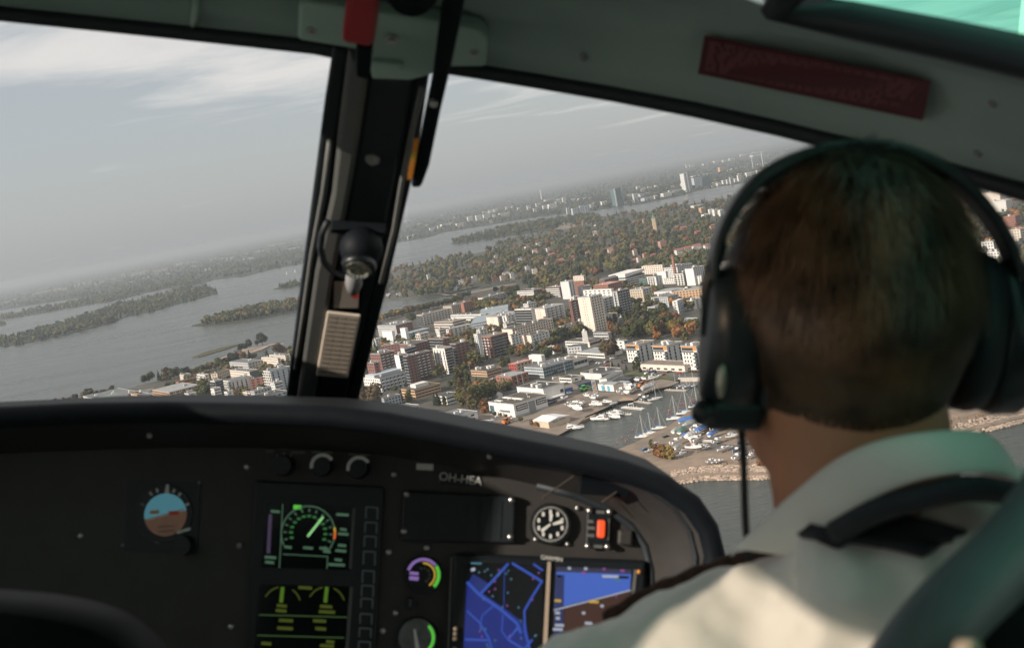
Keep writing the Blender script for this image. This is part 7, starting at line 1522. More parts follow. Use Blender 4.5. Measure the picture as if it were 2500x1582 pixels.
# vent in the lining
vc = lerp(lp[12], ip[12], .55)
for dx, nm in ((-.045, 'vent_rib'), (.030, 'vent_rib')):
    m = MB(); m.tube([vc + Vector((dx - .02, -.026, -.020)), vc + Vector((dx + .02, .0, .006))], .0012, 6); m.build(nm, mat('rib_brown', (0.11, 0.09, 0.075), .6), console)
m = MB(); m.tube([vc + Vector((-.012, -.004, -.004)), vc + Vector((-.012, -.014, -.008))], .006, 12); m.build('vent_latch', BOLT, console, smooth=True)
m = MB(); m.obox(vc + Vector((.012, .002, .0)), (.03, 0, 0), (0, .018, .006), (0, -.003, .009)); m.build('vent_flap', BLK, console)
for x, y in ((365, 1063), (1195, 1113)): 
    c = kp(x, y, 1.46); m = MB(); m.ball(tuple(c), .004, 8, 6); m.build('screw', BOLT, console, smooth=True)
for x, y in ((197, 1308), (603, 1139), (585, 1331), (564, 1529), (949, 1347), (935, 1539), (962, 1158), (1042, 1337), (966, 1495), (300, 1330), (487, 1177)): screw(x, y, 7 if x not in (300, 487) else 4, BOLT if x not in (300, 487, 585) else STEEL)
# attitude indicator
ai = disc(402, 1253, 68, .0, .004, 'attitude_indicator', BEZEL, taper=.97)
pan(rect(312, 1168, 490, 1345), .0, .002, 'indicator_plate', PLATE)
def half(x, y, r, a0, a1, o, name, mt, parent):
    c = qp(x, y, o); k = c.length / FP * r; m = MB(); pts = [c + (QU * math.cos(R(a0 + (a1 - a0) * i / 16)) + QV * math.sin(R(a0 + (a1 - a0) * i / 16))) * k for i in range(17)]
    m.add(pts, [tuple(range(17))]); return m.build(name, mt, parent)
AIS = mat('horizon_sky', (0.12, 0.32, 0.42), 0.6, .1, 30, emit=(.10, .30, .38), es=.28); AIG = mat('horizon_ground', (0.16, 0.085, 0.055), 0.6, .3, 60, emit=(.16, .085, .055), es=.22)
half(404, 1256, 49, 16, 196, .0046, 'horizon_sky', AIS, ai); half(404, 1256, 49, 196, 376, .0046, 'horizon_ground', AIG, ai)
bar(358, 1268, 449, 1243, 4, .0052, 'horizon_line', WHITEP, ai); bar(366, 1250, 388, 1249, 8, .0056, 'aircraft_bar', ORNG, ai); bar(412, 1252, 436, 1251, 9, .0056, 'aircraft_bar', mat('bar_red', (0.8, .08, .03), .5), ai)
for q in (-14, -26): bar(385 + q * .05, 1272 - q, 425, 1268 - q, 3, .0053, 'pitch_mark', TAUPE, ai)
bar(409, 1182, 407, 1205, 6, .0056, 'pointer', WHITEP, ai, 11)
for a in (52, 68, 108, 125, 22, 158): bar(402 + 54 * math.cos(R(a)), 1253 - 54 * math.sin(R(a)), 402 + 64 * math.cos(R(a)), 1253 - 64 * math.sin(R(a)), 5, .0052, 'bank_mark', WHITEP if a < 130 else TAUPE, ai)
kn = disc(452, 1330, 24, .0, .02, 'cage_knob', BEZEL, ai, taper=.85); bar(432, 1300, 465, 1290, 6, .0052, 'print_mark', WHITEP, ai); bar(378, 1322, 396, 1321, 7, .003, 'print_mark', TAUPE, ai); bar(404, 1321, 414, 1320, 7, .003, 'print_mark', TAUPE, ai)
# switch row
for x, y, nm in ((693, 1136, 0), (787, 1137, 1), (876, 1143, 1)):
    k = disc(x, y, 27, .0, .018, 'dimmer_knob' if nm else 'selector_knob', BEZEL, taper=.82)
    if nm: arc(x, y, 22, 30, 40, 200, .0195, 'knob_arc', WHITEP, k)
    else:
        for a in (60, 90, 120): bar(x + 30 * math.cos(R(a)), y - 24 * math.sin(R(a)), x + 36 * math.cos(R(a)), y - 30 * math.sin(R(a)), 3, .002, 'position_mark', WHITEP, k)
    for j, (dx, w) in enumerate(((-34, 20), (0, 20), (34, 34)) if not nm else ((-14, 22), (14, 22))):
        bar(x + dx - w / 2, y - 34 - (8 if dx == 0 and not nm else 0) + dx * .04, x + dx + w / 2, y - 33 - (8 if dx == 0 and not nm else 0) + dx * .04, 5, .002, 'print_mark', TAUPE, k)
# engine display unit with two screens
ed = pan(rect(622, 1172, 936, 1640), .0, .008, 'engine_display', PLATE, bevel=.003)
for x, y in ((635, 1178), (927, 1194), (784, 1186)): screw(x, y, 7, BOLT if x != 784 else STEEL, ed)
s1 = pan([(653, 1226), (864, 1235), (854, 1391), (637, 1384)], .008, .0092, 'upper_screen', SCR, ed); s2 = pan([(634, 1425), (857, 1431), (846, 1600), (618, 1600)], .008, .0092, 'lower_screen', SCR, ed)
CPAR[0] = ed; o = .0098
arc(752, 1301, 62, 65, -35, 215, o, 'dial_arc', GD); arc(752, 1301, 61, 66, -4, 12, o + .0003, 'limit_arc', lum('red', (0.8, .15, .03), .8)); arc(752, 1301, 61, 66, 12, 20, o + .0003, 'limit_arc', YE)
for a in range(-35, 216, 18): bar(752 + 52 * math.cos(R(a - 4)), 1301 - 52 * math.sin(R(a - 4)), 752 + 60 * math.cos(R(a - 4)), 1301 - 60 * math.sin(R(a - 4)), 3, o, 'dial_mark', GD); bar(752 + 42 * math.cos(R(a - 4)) - 4, 1301 - 42 * math.sin(R(a - 4)), 752 + 42 * math.cos(R(a - 4)) + 5, 1301 - 42 * math.sin(R(a - 4)), 5, o, 'numeral', GR) if -30 < a < 210 else None
bar(751, 1309, 789, 1261, 5, o + .0004, 'needle', lum('needle', (.35, .8, .3), .8)); pan([(717, 1232), (736, 1233), (735, 1243), (716, 1242)], o - .0006, o, 'status_light', GB)
bar(660, 1255, 655, 1350, 8, o, 'purple_scale', lum('dim_purple', (.3, .2, .4), .16)); bar(690, 1230, 682, 1386, 2, o, 'frame_line', GD); bar(864, 1240, 855, 1388, 6, .0095, 'screen_edge', TAUPE); bar(690, 1352, 798, 1358, 2, o, 'frame_line', GD); bar(800, 1357, 798, 1388, 2, o, 'frame_line', GD)
for x, y, w in ((836, 1256, 30), (838, 1292, 16), (838, 1303, 26), (835, 1331, 20), (832, 1344, 26), (826, 1366, 18), (822, 1378, 40), (752, 1337, 24), (703, 1335, 18), (790, 1338, 20), (798, 1346, 18), (660, 1360, 28), (658, 1372, 22), (672, 1248, 22)): bar(x - w / 2, y - 1, x + w / 2, y + 1, 6, o, 'numeral', GD)
for x in (688, 796):
    arc(x, 1478, 42, 45, 25, 75 if x > 700 else 65, o, 'dial_arc', YG); arc(x, 1478, 42, 45, 110, 160, o, 'dial_arc', YG); bar(x + 2, 1432, x - 2, 1470, 8, o, 'needle', lum('lime', (.28, .6, .05), .22))
for x, y, w in ((688, 1478, 24), (686, 1490, 26), (796, 1480, 30), (798, 1493, 40), (745, 1434, 34), (698, 1514, 34), (696, 1533, 38), (780, 1515, 32), (783, 1534, 26), (806, 1566, 20), (798, 1576, 34), (650, 1570, 24)): bar(x - w / 2, y - 1, x + w / 2, y + 1, 7, o, 'numeral', YG)
bar(632, 1500, 848, 1506, 2, o, 'frame_line', lum('dim_green', (.1, .2, .06), .4)); bar(628, 1550, 840, 1556, 2, o, 'frame_line', MATS['lit_dim_green']); bar(858, 1432, 846, 1600, 7, .0095, 'screen_edge', TAUPE)
OUTL = mat('button_outline', (0.24, 0.28, 0.30), 0.6)
for i, (y, hh) in enumerate(((1252, 36), (1288, 34), (1322, 34), (1362, 40), (1408, 38), (1442, 34), (1472, 30), (1510, 32), (1544, 30), (1575, 26))):
    x = 908 - (y - 1250) * .055; b_ = pan([(x - 15, y - hh / 2 + 2), (x + 15, y - hh / 2 + 4), (x + 14, y + hh / 2 - 2), (x - 16, y + hh / 2 - 4)], .008, .012, 'push_button', PLATE, ed)
    for p, q in (((x - 14, y - hh / 2 + 3), (x + 14, y - hh / 2 + 5)), ((x - 14, y - hh / 2 + 3), (x - 15, y + hh / 2 - 5)), ((x + 14, y - hh / 2 + 5), (x + 13, y + hh / 2 - 3))): bar(*p, *q, 2.6, .0126, 'outline', OUTL, b_)
CPAR[0] = console
# labels
pan(rect(1017, 1131, 1058, 1146), 0, .0012, 'white_label', WHITEP)
rp_ = pan(rect(1070, 1152, 1172, 1182), 0, .0015, 'registration_plate', BEZEL); text('OH-HEA', 1124, 1169, 20, .0018, 'registration_letters', WHITEP, rp_); bar(1074, 1156, 1072, 1180, 3, .002, 'plate_edge', TAUPE, rp_)
bp_ = pan([(984, 1196), (1259, 1211), (1256, 1326), (978, 1320)], 0, .010, 'blank_plate', PLATE, bevel=.003)
for x, y in ((993, 1206), (1249, 1220), (986, 1297), (1246, 1310)):
    c = qp(x, y, .010); m = MB(); m.tube([c, c + QN * .003], [.0045, .003], 10); m.build('screw', BOLT, bp_, smooth=True)
for i in range(9):
    x = 1010 + i * 27; bar(x, 1214 + i, x - 4, 1306 + i, 1.6, .0106, 'groove', BEZEL, bp_)
# round gauges
def gauge(name, x, y, r, face):
    g = disc(x, y, r * 1.14, 0, .008, name, BEZEL, taper=.96); disc(x, y, r, .008, .0086, 'dial_face', face, g); return g
g1 = gauge('multi_gauge', 1033, 1403, 41, SCR); o = .0092
arc(1033, 1403, 33, 40, 45, 170, o, 'purple_arc', PU, g1); arc(1033, 1403, 26, 30, -50, 100, o, 'amber_arc', YE, g1); arc(1033, 1403, 33, 41, -38, 42, o, 'green_arc', GB, g1)
bar(1000, 1398, 1022, 1400, 7, o, 'numeral', PU, g1); bar(999, 1410, 1022, 1412, 9, o, 'numeral', PU, g1)
for a in (-60, -30, 5, 40, 75, 105): bar(1033 + 17 * math.cos(R(a)) - 3, 1403 - 17 * math.sin(R(a)), 1033 + 17 * math.cos(R(a)) + 3, 1403 - 17 * math.sin(R(a)), 5, o, 'numeral', TAUPE, g1)
disc(1002, 1472, 15, 0, .012, 'gauge_knob', BEZEL); bar(1002, 1462, 1001, 1480, 3, .0126, 'print_mark', TAUPE)
g2 = gauge('pressure_gauge', 1019, 1556, 44, mat('gauge_grey', (0.13, 0.14, 0.14), 0.4, .3, 90)); arc(1019, 1556, 34, 41, -60, 55, o, 'green_arc', GB, g2); bar(1012, 1535, 1022, 1600, 5, o + .0006, 'needle', WHITEP, g2, 12)
for a in (20, -10, -40, 60, 130, 160): bar(1019 + 26 * math.cos(R(a)) - 4, 1556 - 26 * math.sin(R(a)), 1019 + 26 * math.cos(R(a)) + 4, 1556 - 26 * math.sin(R(a)), 7, o, 'numeral', TAUPE, g2)
g3 = gauge('altimeter', 1344, 1279, 44, SCR)
for k in range(10):
    a = 90 - k * 36; lit = WHITEP
    bar(1344 + 30 * math.cos(R(a)) - 3, 1279 - 30 * math.sin(R(a)), 1344 + 30 * math.cos(R(a)) + 3, 1279 - 30 * math.sin(R(a)), 10, o, 'numeral', lit, g3)
for k in range(40): a = k * 9; bar(1344 + 39 * math.cos(R(a)), 1279 - 39 * math.sin(R(a)), 1344 + 43 * math.cos(R(a)), 1279 - 43 * math.sin(R(a)), 2.2, o, 'tick', WHITEP, g3)
bar(1344, 1279, 1322, 1296, 4, o + .0006, 'long_hand', WHITEP, g3, 8); bar(1350, 1279, 1374, 1272, 5, o + .0008, 'short_hand', WHITEP, g3, 9); bar(1344, 1272, 1346, 1254, 5, o + .001, 'third_hand', WHITEP, g3, 8)
for x, y in ((1308, 1316), (1386, 1327), (1410, 1240)): screw(x, y, 6)
# emergency locator control
el = pan(rect(1434, 1238, 1496, 1336), 0, .008, 'locator_control', BEZEL, bevel=.002)
pan([(1459, 1268), (1478, 1270), (1476, 1313), (1457, 1312)], .008, .013, 'red_button', RED, el, .003)
for x, y in ((1439, 1246), (1488, 1249), (1435, 1332), (1483, 1334)): c = qp(x, y, .008); m = MB(); m.tube([c, c + QN * .004], [.0045, .003], 10); m.build('screw', BOLT, el, smooth=True)
for x, y, w in ((1442, 1272, 14), (1443, 1288, 18), (1442, 1306, 18), (1466, 1249, 20), (1458, 1333, 28)): bar(x - w / 2, y, x + w / 2, y + 1, 7, .009, 'print_mark', TAUPE, el)
bar(1487, 1266, 1484, 1318, 3, .009, 'guard_edge', TAUPE, el)
pan(rect(1510, 1292, 1546, 1330), 0, .012, 'push_cover', PANELM, bevel=.003)
# twin-screen display unit
gd = pan([(1106, 1350), (1578, 1368), (1566, 1660), (1090, 1660)], 0, .014, 'flight_display', BEZEL, bevel=.004); CPAR[0] = gd
text('GARMIN', 1347, 1363, 10, .0145, 'maker_letters', WHITEP)
sL = pan([(1141, 1371), (1327, 1378), (1320, 1640), (1128, 1640)], .014, .0152, 'map_screen', SCR); sR = pan([(1358, 1383), (1542, 1390), (1532, 1640), (1347, 1640)], .014, .0152, 'attitude_screen', GRD); o = .0158
pan([(1337, 1371), (1345, 1371), (1333, 1640), (1322, 1640)], .014, .017, 'centre_strip', mat('sunlit_tone_alloy', (0.42, 0.33, 0.25), .5))  # warm sunlit tone is put into the strip's metal colour
bar(1552, 1390, 1544, 1460, 8, .0152, 'side_strip', TAUPE); bar(1102, 1360, 1092, 1640, 4, .0152, 'side_edge', TAUPE)
pan([(1140, 1418), (1185, 1452), (1240, 1490), (1285, 1525), (1300, 1600), (1128, 1640)], .0152, o, 'map_water', BL, sL); pan([(1155, 1400), (1195, 1425), (1172, 1450), (1140, 1425)], .0152, o, 'map_water', lum('map_blue_dim', (.004, .02, .17), .8), sL)
for pts, w in (([(1241, 1375), (1205, 1415), (1170, 1452)], 6), ([(1140, 1420), (1172, 1452), (1220, 1485), (1262, 1520), (1272, 1545)], 7), ([(1250, 1374), (1290, 1398), (1325, 1420)], 6), ([(1302, 1376), (1326, 1392)], 5), ([(1322, 1420), (1300, 1455), (1280, 1490), (1282, 1540), (1295, 1590)], 5), ([(1140, 1490), (1172, 1520), (1195, 1560), (1205, 1600)], 4), ([(1135, 1560), (1196, 1562)], 5), ([(1262, 1535), (1240, 1560), (1280, 1585), (1300, 1560)], 5), ([(1172, 1530), (1178, 1500), (1205, 1478)], 3), ([(1228, 1500), (1225, 1540), (1240, 1560)], 3), ([(1232, 1390), (1230, 1480)], 1.5)):
    for a, b in zip(pts, pts[1:]): bar(*a, *b, w, o + .0004, 'map_road', BL2, sL)
rp = random.Random(8)
for k in range(34):
    x, y = rp.uniform(1150, 1315), rp.uniform(1385, 1580); bar(x, y, x + 4, y + .5, 4, o + .0006, 'map_symbol', rp.choice([CYA, CYA, CYA, MAG]), sL)
bar(1150, 1374, 1176, 1375, 4, o, 'map_caption', CYA, sL); bar(1150, 1391, 1160, 1388, 7, o, 'map_arrow', WHL, sL)
pan([(1358, 1395), (1541, 1401), (1538, 1439), (1460, 1458), (1400, 1473), (1354, 1486)], .0152, o, 'sky_field', SKYB, sR); pan([(1358, 1383), (1542, 1390), (1541, 1401), (1358, 1395)], .0152, o + .0002, 'caption_band', lum('band', (.05, .05, .12), .5), sR)
bar(1352, 1489, 1540, 1440, 3, o + .0004, 'horizon_line', WHL, sR)
pan([(1358, 1402), (1378, 1403), (1372, 1620), (1350, 1620)], o, o + .0003, 'speed_tape', lum('tape', (.03, .05, .2), .5), sR)
for x, y, w, c in ((1490, 1406, 40, WHL), (1508, 1415, 14, CYA), (1520, 1408, 30, SCR), (1425, 1397, 8, MAG), (1475, 1388, 6, MAG), (1390, 1386, 8, WHL), (1430, 1387, 8, WHL), (1520, 1392, 10, MAG), (1505, 1455, 3, MAG), (1365, 1405, 10, SCR), (1362, 1465, 16, YE), (1361, 1495, 12, WHL), (1362, 1508, 10, WHL), (1366, 1525, 22, WHL), (1362, 1535, 24, WHL), (1364, 1558, 12, WHL), (1362, 1578, 24, WHL), (1425, 1495, 8, WHL), (1470, 1478, 8, WHL), (1480, 1500, 8, WHL), (1437, 1520, 18, WHL), (1445, 1530, 10, MAG), (1412, 1545, 10, WHL), (1425, 1565, 14, MAG), (1450, 1468, 24, YE)): bar(x - w / 2, y, x + w / 2, y + 1, 6, o + .0008, 'screen_caption', c, sR)
for y in (1534, 1546, 1558, 1584):
    c = qp(1112 - (y - 1534) * .05, y, .014); m = MB(); m.tube([c, c + QN * .005], [.0032, .0026], 10); m.build('bezel_key', mat('key_tan', (.5, .38, .28), .5), gd, smooth=True)
c = qp(1560, 1395, .014); m = MB(); m.ball(tuple(c), .003, 8, 6); m.build('light_sensor', ORNG, gd)
CPAR[0] = console
disc(1073, 1400, 20, 0, .001, 'painted_shine', PANELM)  # flat disc stands in for a round sunlit highlight beside the gauge
# ================================================================== the pilot
SKIN = mat('skin', (0.55, 0.27, 0.17), 0.55, 0.12, 18, c2=(0.50, 0.22, 0.13)); MATS['skin'].node_tree.nodes['Principled BSDF'].inputs['Subsurface Weight'].default_value = 0.08
MATS['skin'].node_tree.nodes['Principled BSDF'].inputs['Subsurface Radius'].default_value = (.01, .004, .002)
SHIRT = mat('shirt_cotton', (0.78, 0.78, 0.75), 0.85, 0.03, 12, bump=0.15, bscale=26); NAVY = mat('epaulette_cloth', (0.016, 0.020, 0.028), 0.8, .2, 60); HAIRM = mat('hair', (0.036, 0.022, 0.013), 0.42, 0.40, 30, spec=.35, c2=(0.105, 0.062, 0.036))
hc = kp(2080, 770, .77)
def capsule(m, a, b, ra, rb, n=14):
    a, b = Vector(a), Vector(b); d = (b - a); L = d.length; d.normalize(); pts, rs = [], []
    for k in range(5): t = math.pi / 2 * k / 4; pts.append(a - d * ra * math.cos(t)); rs.append(max(ra * math.sin(t), .001))
    for k in range(5): t = math.pi / 2 * k / 4; pts.append(b + d * rb * math.sin(t)); rs.append(max(rb * math.cos(t), .001))
    m.tube(pts, rs, n)
def ell(m, c, s, n=18): m.ball(tuple(c), 1.0, n, 12, s) if False else m.loft([[(c[0] + s[0] * max(math.sin(math.pi * j / 12), .02) * math.cos(2 * math.pi * k / n), c[1] + s[1] * max(math.sin(math.pi * j / 12), .02) * math.sin(2 * math.pi * k / n), c[2] - s[2] * math.cos(math.pi * j / 12)) for k in range(n)] for j in range(13)])
def fuse(o, vox, it, fac=.6):
    r_ = o.modifiers.new('fuse', 'REMESH'); r_.mode = 'VOXEL'; r_.voxel_size = vox; r_.use_smooth_shade = True
    s = o.modifiers.new('smooth', 'SMOOTH'); s.factor = fac; s.iterations = it
nb = kp(2150, 1190, .78)                       # base of the neck
V = lambda x, y, z: nb + Vector((x, y, z))
person = thing('person', 'pilot seen from behind in white shirt with black epaulettes, wearing a headset', 'person', nb + Vector((0, .1, -.55)), frame=K)
m = MB()
ell(m, hc + Vector((0, .012, .0)), (.0742, .096, .1020)); ell(m, hc + Vector((.0, .045, -.055)), (.062, .062, .075))       # skull, jaw
ell(m, hc + Vector((0, .118, -.025)), (.013, .022, .020)); ell(m, hc + Vector((0, .10, -.085)), (.03, .022, .02))       # nose, chin
for s in (-1, 1): ell(m, hc + Vector((s * .081, .018, -.022)), (.010, .022, .032)); ell(m, hc + Vector((s * .03, .093, -.002)), (.016, .012, .009))
capsule(m, hc + Vector((.004, -.004, -.06)), nb + Vector((.0, .01, -.03)), .060, .064)
ell(m, V(0, .03, -.32), (.155, .09, .22)); ell(m, V(0, .06, -.52), (.16, .12, .12))
for s in (-1, 1):
    capsule(m, V(0, .01, -.10), V(s * .16, .025, -.19), .045, .05); capsule(m, V(s * .17, .025, -.19), V(s * .235, .08, -.37), .046, .040); capsule(m, V(s * .235, .08, -.36), V(s * .15, .31, -.42), .038, .028)
    hd = V(s * .14, .35, -.43); ell(m, hd, (.036, .045, .016))
    for q in range(4):
        bx = hd + Vector(((q - 1.5) * .018, .038, 0)); L_ = (.030, .036, .034, .026)[q]
        capsule(m, bx, bx + Vector((0, L_ * .7, -.012)), .0088, .0082, 8); capsule(m, bx + Vector((0, L_ * .7, -.012)), bx + Vector((0, L_ * .6, -.040)), .0082, .0072, 8)
    th = hd + Vector((-s * .03, .0, -.004)); capsule(m, th, th + Vector((-s * .018, .03, -.012)), .0098, .009, 8); capsule(m, th + Vector((-s * .018, .03, -.012)), th + Vector((-s * .006, .05, -.028)), .009, .0075, 8)
    capsule(m, V(s * .09, .08, -.58), V(s * .13, .50, -.62), .078, .058); capsule(m, V(s * .13, .50, -.62), V(s * .12, .64, -.95), .055, .042)
body = m.build('body', SKIN, person); fuse(body, .0055, 6)
# trousers and shirt follow the body
m = MB(); ell(m, V(0, .06, -.56), (.18, .14, .13))
for s in (-1, 1): capsule(m, V(s * .09, .08, -.58), V(s * .13, .50, -.62), .088, .068); capsule(m, V(s * .13, .50, -.62), V(s * .12, .64, -.93), .066, .056)
tr = m.build('trousers', NAVY, person); fuse(tr, .010, 4)
m = MB()
ell(m, V(0, .02, -.34), (.200, .125, .25)); ell(m, V(0, .0, -.21), (.16, .085, .12)); capsule(m, V(-.012, -.030, -.062), V(.13, -.036, -.022), .056, .060); ell(m, V(.03, -.035, -.10), (.11, .055, .07)); ell(m, V(0, .03, -.50), (.19, .14, .14))
for s in (-1, 1):
    rz_ = .05 if s > 0 else 0
    capsule(m, V(s * .03, .01, -.105 + rz_), V(s * .175, .025, -.185 + rz_), .058, .064); capsule(m, V(s * .178, .025, -.185), V(s * .245, .08, -.38), .064, .054); capsule(m, V(s * .245, .08, -.38), V(s * .17, .27, -.43), .052, .040)
shirt = m.build('shirt', SHIRT, person); fuse(shirt, .0065, 7)
tx = bpy.data.textures.new('folds', 'CLOUDS'); tx.noise_scale = .055; tx.noise_depth = 2
dm = shirt.modifiers.new('folds', 'DISPLACE'); dm.texture = tx; dm.strength = .030; dm.mid_level = .5; dm.texture_coords = 'LOCAL'
# collar
T = [(1790, 1340, .805), (1880, 1252, .768), (1960, 1182, .736), (2050, 1112, .710), (2150, 1068, .694), (2280, 1046, .688), (2390, 1046, .708), (2442, 1078, .760)]
B_ = [(1950, 1352, .760), (2000, 1312, .738), (2060, 1262, .714), (2140, 1214, .695), (2230, 1178, .680), (2330, 1160, .672), (2440, 1162, .688), (2490, 1187, .750)]
tp = [kp(*q) for q in T]; bt = [kp(*q) for q in B_]
def dens(P_, n=4):
    o = []
    for i in range(len(P_) - 1):
        p0, p1, p2, p3 = P_[max(i - 1, 0)], P_[i], P_[i + 1], P_[min(i + 2, len(P_) - 1)]
        for k in range(n):
            t = k / n; o.append(.5 * ((2 * p1) + (p2 - p0) * t + (2 * p0 - 5 * p1 + 4 * p2 - p3) * t * t + (3 * p1 - p0 - 3 * p2 + p3) * t ** 3))
    return o + [P_[-1]]
tp, bt = dens(tp), dens(bt)
m = MB(); mid = [lerp(a, b, .5) + Vector((0, -.006, .002)) for a, b in zip(tp, bt)]; fold = [a + Vector((0, .012, -.012)) for a in tp]
m.loft([fold, tp, [lerp(a, b, .5) + Vector((0, -.004, .0)) for a, b in zip(tp, bt)], bt], closed=False)
co = m.build('collar', SHIRT, person, smooth=True); so_ = co.modifiers.new('thick', 'SOLIDIFY'); so_.thickness = .003
sd = co.modifiers.new('sub', 'SUBSURF'); sd.levels = 1; sd.render_levels = 2
# surface of the shirt for things laid on it
dg = bpy.context.evaluated_depsgraph_get(); ev = shirt.evaluated_get(dg); mm = ev.to_mesh(); og = Vector(ORG['person'])
SB = BVHTree.FromPolygons([v.co + og for v in mm.vertices], [tuple(p.vertices) for p in mm.polygons]); ev.to_mesh_clear()
def on_shirt(px, py, off=.004, fb=.8):
    d = kdir(px, py); h = SB.ray_cast(Vector((0, 0, 0)), d)
    if h[0] is None: return kp(px, py, fb)
    n = h[1] if h[1].dot(d) < 0 else -h[1]
    return h[0] + n * off
def draped(c4, nu, nv, off, thick, name, mt, parent):
    (ax, ay), (bx, by), (cx_, cy_), (dx, dy) = c4; rr = []
    for j in range(nv + 1):
        v = j / nv; rr.append([on_shirt(lerp(lerp(ax, bx, i / nu), lerp(dx, cx_, i / nu), v), lerp(lerp(ay, by, i / nu), lerp(dy, cy_, i / nu), v), off) for i in range(nu + 1)])
    m = MB(); m.loft(rr, closed=False); o = m.build(name, mt, parent, smooth=True); q = o.modifiers.new('thick', 'SOLIDIFY'); q.thickness = thick; q.offset = 0; return o
draped(((1965, 1318), (2085, 1245), (2350, 1300), (2250, 1362)), 10, 5, .006, .006, 'epaulette', NAVY, person)
draped(((1990, 1320), (2120, 1230), (2150, 1262), (2050, 1345)), 8, 4, .004, .004, 'under_collar_band', NAVY, person)  # dark band lying just below the collar
m = MB(); m.tube(dens([kp(x, y, Y - .004) for x, y, Y in ((2040, 1300, .722), (2140, 1246, .700), (2250, 1212, .684), (2370, 1192, .676), (2480, 1205, .70))]), .008, 8); m.build('under_collar_band', NAVY, person, smooth=True)
# shoulder harness running forward over the far edge of the shoulder
hs = thing('shoulder_harness', 'dark brown padded harness strap along the pilot\'s left shoulder', 'harness', kp(1720, 1390, .9), frame=K)
HARN = mat('harness_pad', (0.045, 0.022, 0.013), 0.95, .5, 90, bump=.4, bscale=500)
hp_ = dens([kp(x, y, Y) for x, y, Y in ((1480, 1506, .95), (1560, 1458, .93), (1650, 1418, .90), (1760, 1378, .87), (1880, 1344, .84))])
m = MB(); m.tube(hp_, [.0052 + .0012 * math.sin(i * 2.1) for i in range(len(hp_))], 8); m.build('pad', HARN, hs, smooth=True)
m = MB(); m.tube([p + Vector((.004, -.004, -.008)) for p in hp_], .005, 6); m.build('webbing', BLK, hs, smooth=True)
# hair
rs = np.random.RandomState(3); VV, QQ = [], []
scal = MB(); ell(scal, hc + Vector((0, .010, .004)), (.0750, .0968, .1035), 28); keep = []
hv = [Vector(v) for v in scal.v]; cz = hc.z
def hairy(v):
    d = v - hc; return d.z > -.075 + max(0, d.y - .01) * 1.5 and not (abs(d.x) > .05 and d.y > .02 and d.z < .01)
m = MB(); idx = {}
m.v = [tuple(v) for v in hv]; m.f = [f for f in scal.f if all(hairy(hv[i]) for i in f)]
hair = m.build('hair', HAIRM, person, smooth=True)
o = 0
for k in range(24000):
    a = rs.uniform(0, 2 * math.pi); ct = rs.uniform(-.68, 1.0); st = math.sqrt(1 - ct * ct)
    n = Vector((st * math.cos(a), st * math.sin(a), ct)); p = hc + Vector((n.x * .0754, .010 + n.y * .0972, .004 + n.z * .1040))
    if not hairy(p): continue
    L = (.026 + .018 * rs.rand()) if n.z > .25 else (.010 + .020 * max(0, (n.z + .55)))
    down = Vector((.10 * math.sin(p.z * 70 + p.x * 30) + rs.normal() * .16, -.55 * max(0, n.z) + rs.normal() * .16, -1.0)); down = (down - n * down.dot(n)).normalized()
    clump = .5 + .5 * math.sin(p.x * 260 + 40 * p.z) * math.sin(p.y * 190 + 20 * p.z)
    lift = (.06 + .22 * rs.rand() * clump) if n.z > -.1 else .08
    s = n.cross(down).normalized() * rs.uniform(.0003, .0007)
    q0, q1, q2 = p, p + (down + n * lift).normalized() * L * .5, p + (down + n * lift * .4).normalized() * L
    VV += [q0 - s, q0 + s, q1 + s * .8, q1 - s * .8, q2 + s * .2, q2 - s * .2]; QQ += [(o, o + 1, o + 2, o + 3), (o + 3, o + 2, o + 4, o + 5)]; o += 6
og = Vector(ORG['person']); me = np_mesh('hair_strands', np.array([tuple(v - og) for v in VV]), np.array(QQ), np.zeros((0, 3), int), HAIRM)
ob = bpy.data.objects.new('hair_strands', me); col.objects.link(ob); ob.parent = person; ob['kind'] = 'stuff'

# ================================================================== headset
HSB = mat('headset_black', (0.009, 0.014, 0.018), 0.38, .15, 40)
hs = thing('headset', 'black aviation headset with padded band and large ear cups on the pilot\'s head', 'headset', hc + Vector((0, 0, .12)), frame=K)
bpx = [(1742, 690), (1748, 610), (1785, 520), (1858, 435), (1960, 382), (2080, 360), (2200, 372), (2315, 425), (2405, 515), (2462, 610), (2480, 700)]
bd = dens([kp(x, y, .772) for x, y in bpx])
m = MB(); rings = []
for i, p in enumerate(bd):
    t_ = (bd[min(i + 1, len(bd) - 1)] - bd[max(i - 1, 0)]).normalized(); n = Vector((0, 1, 0)).cross(t_).normalized(); n = n if n.dot(p - hc) > 0 else -n
    w = .011; h = .0028 + .0016 * math.sin(math.pi * i / (len(bd) - 1)); rings.append([p + Vector((0, -w, 0)) - n * h, p + Vector((0, w, 0)) - n * h, p + Vector((0, w * 1.0, 0)) + n * h, p + Vector((0, -w, 0)) + n * h])
m.loft(rings); m.build('headband', HSB, hs, smooth=False, bevel=.002)
m = MB(); m.tube([p + (hc - p).normalized() * .007 for p in bd[12:29]], .0075, 8); m.build('band_pad', RUBBER, hs, smooth=True)
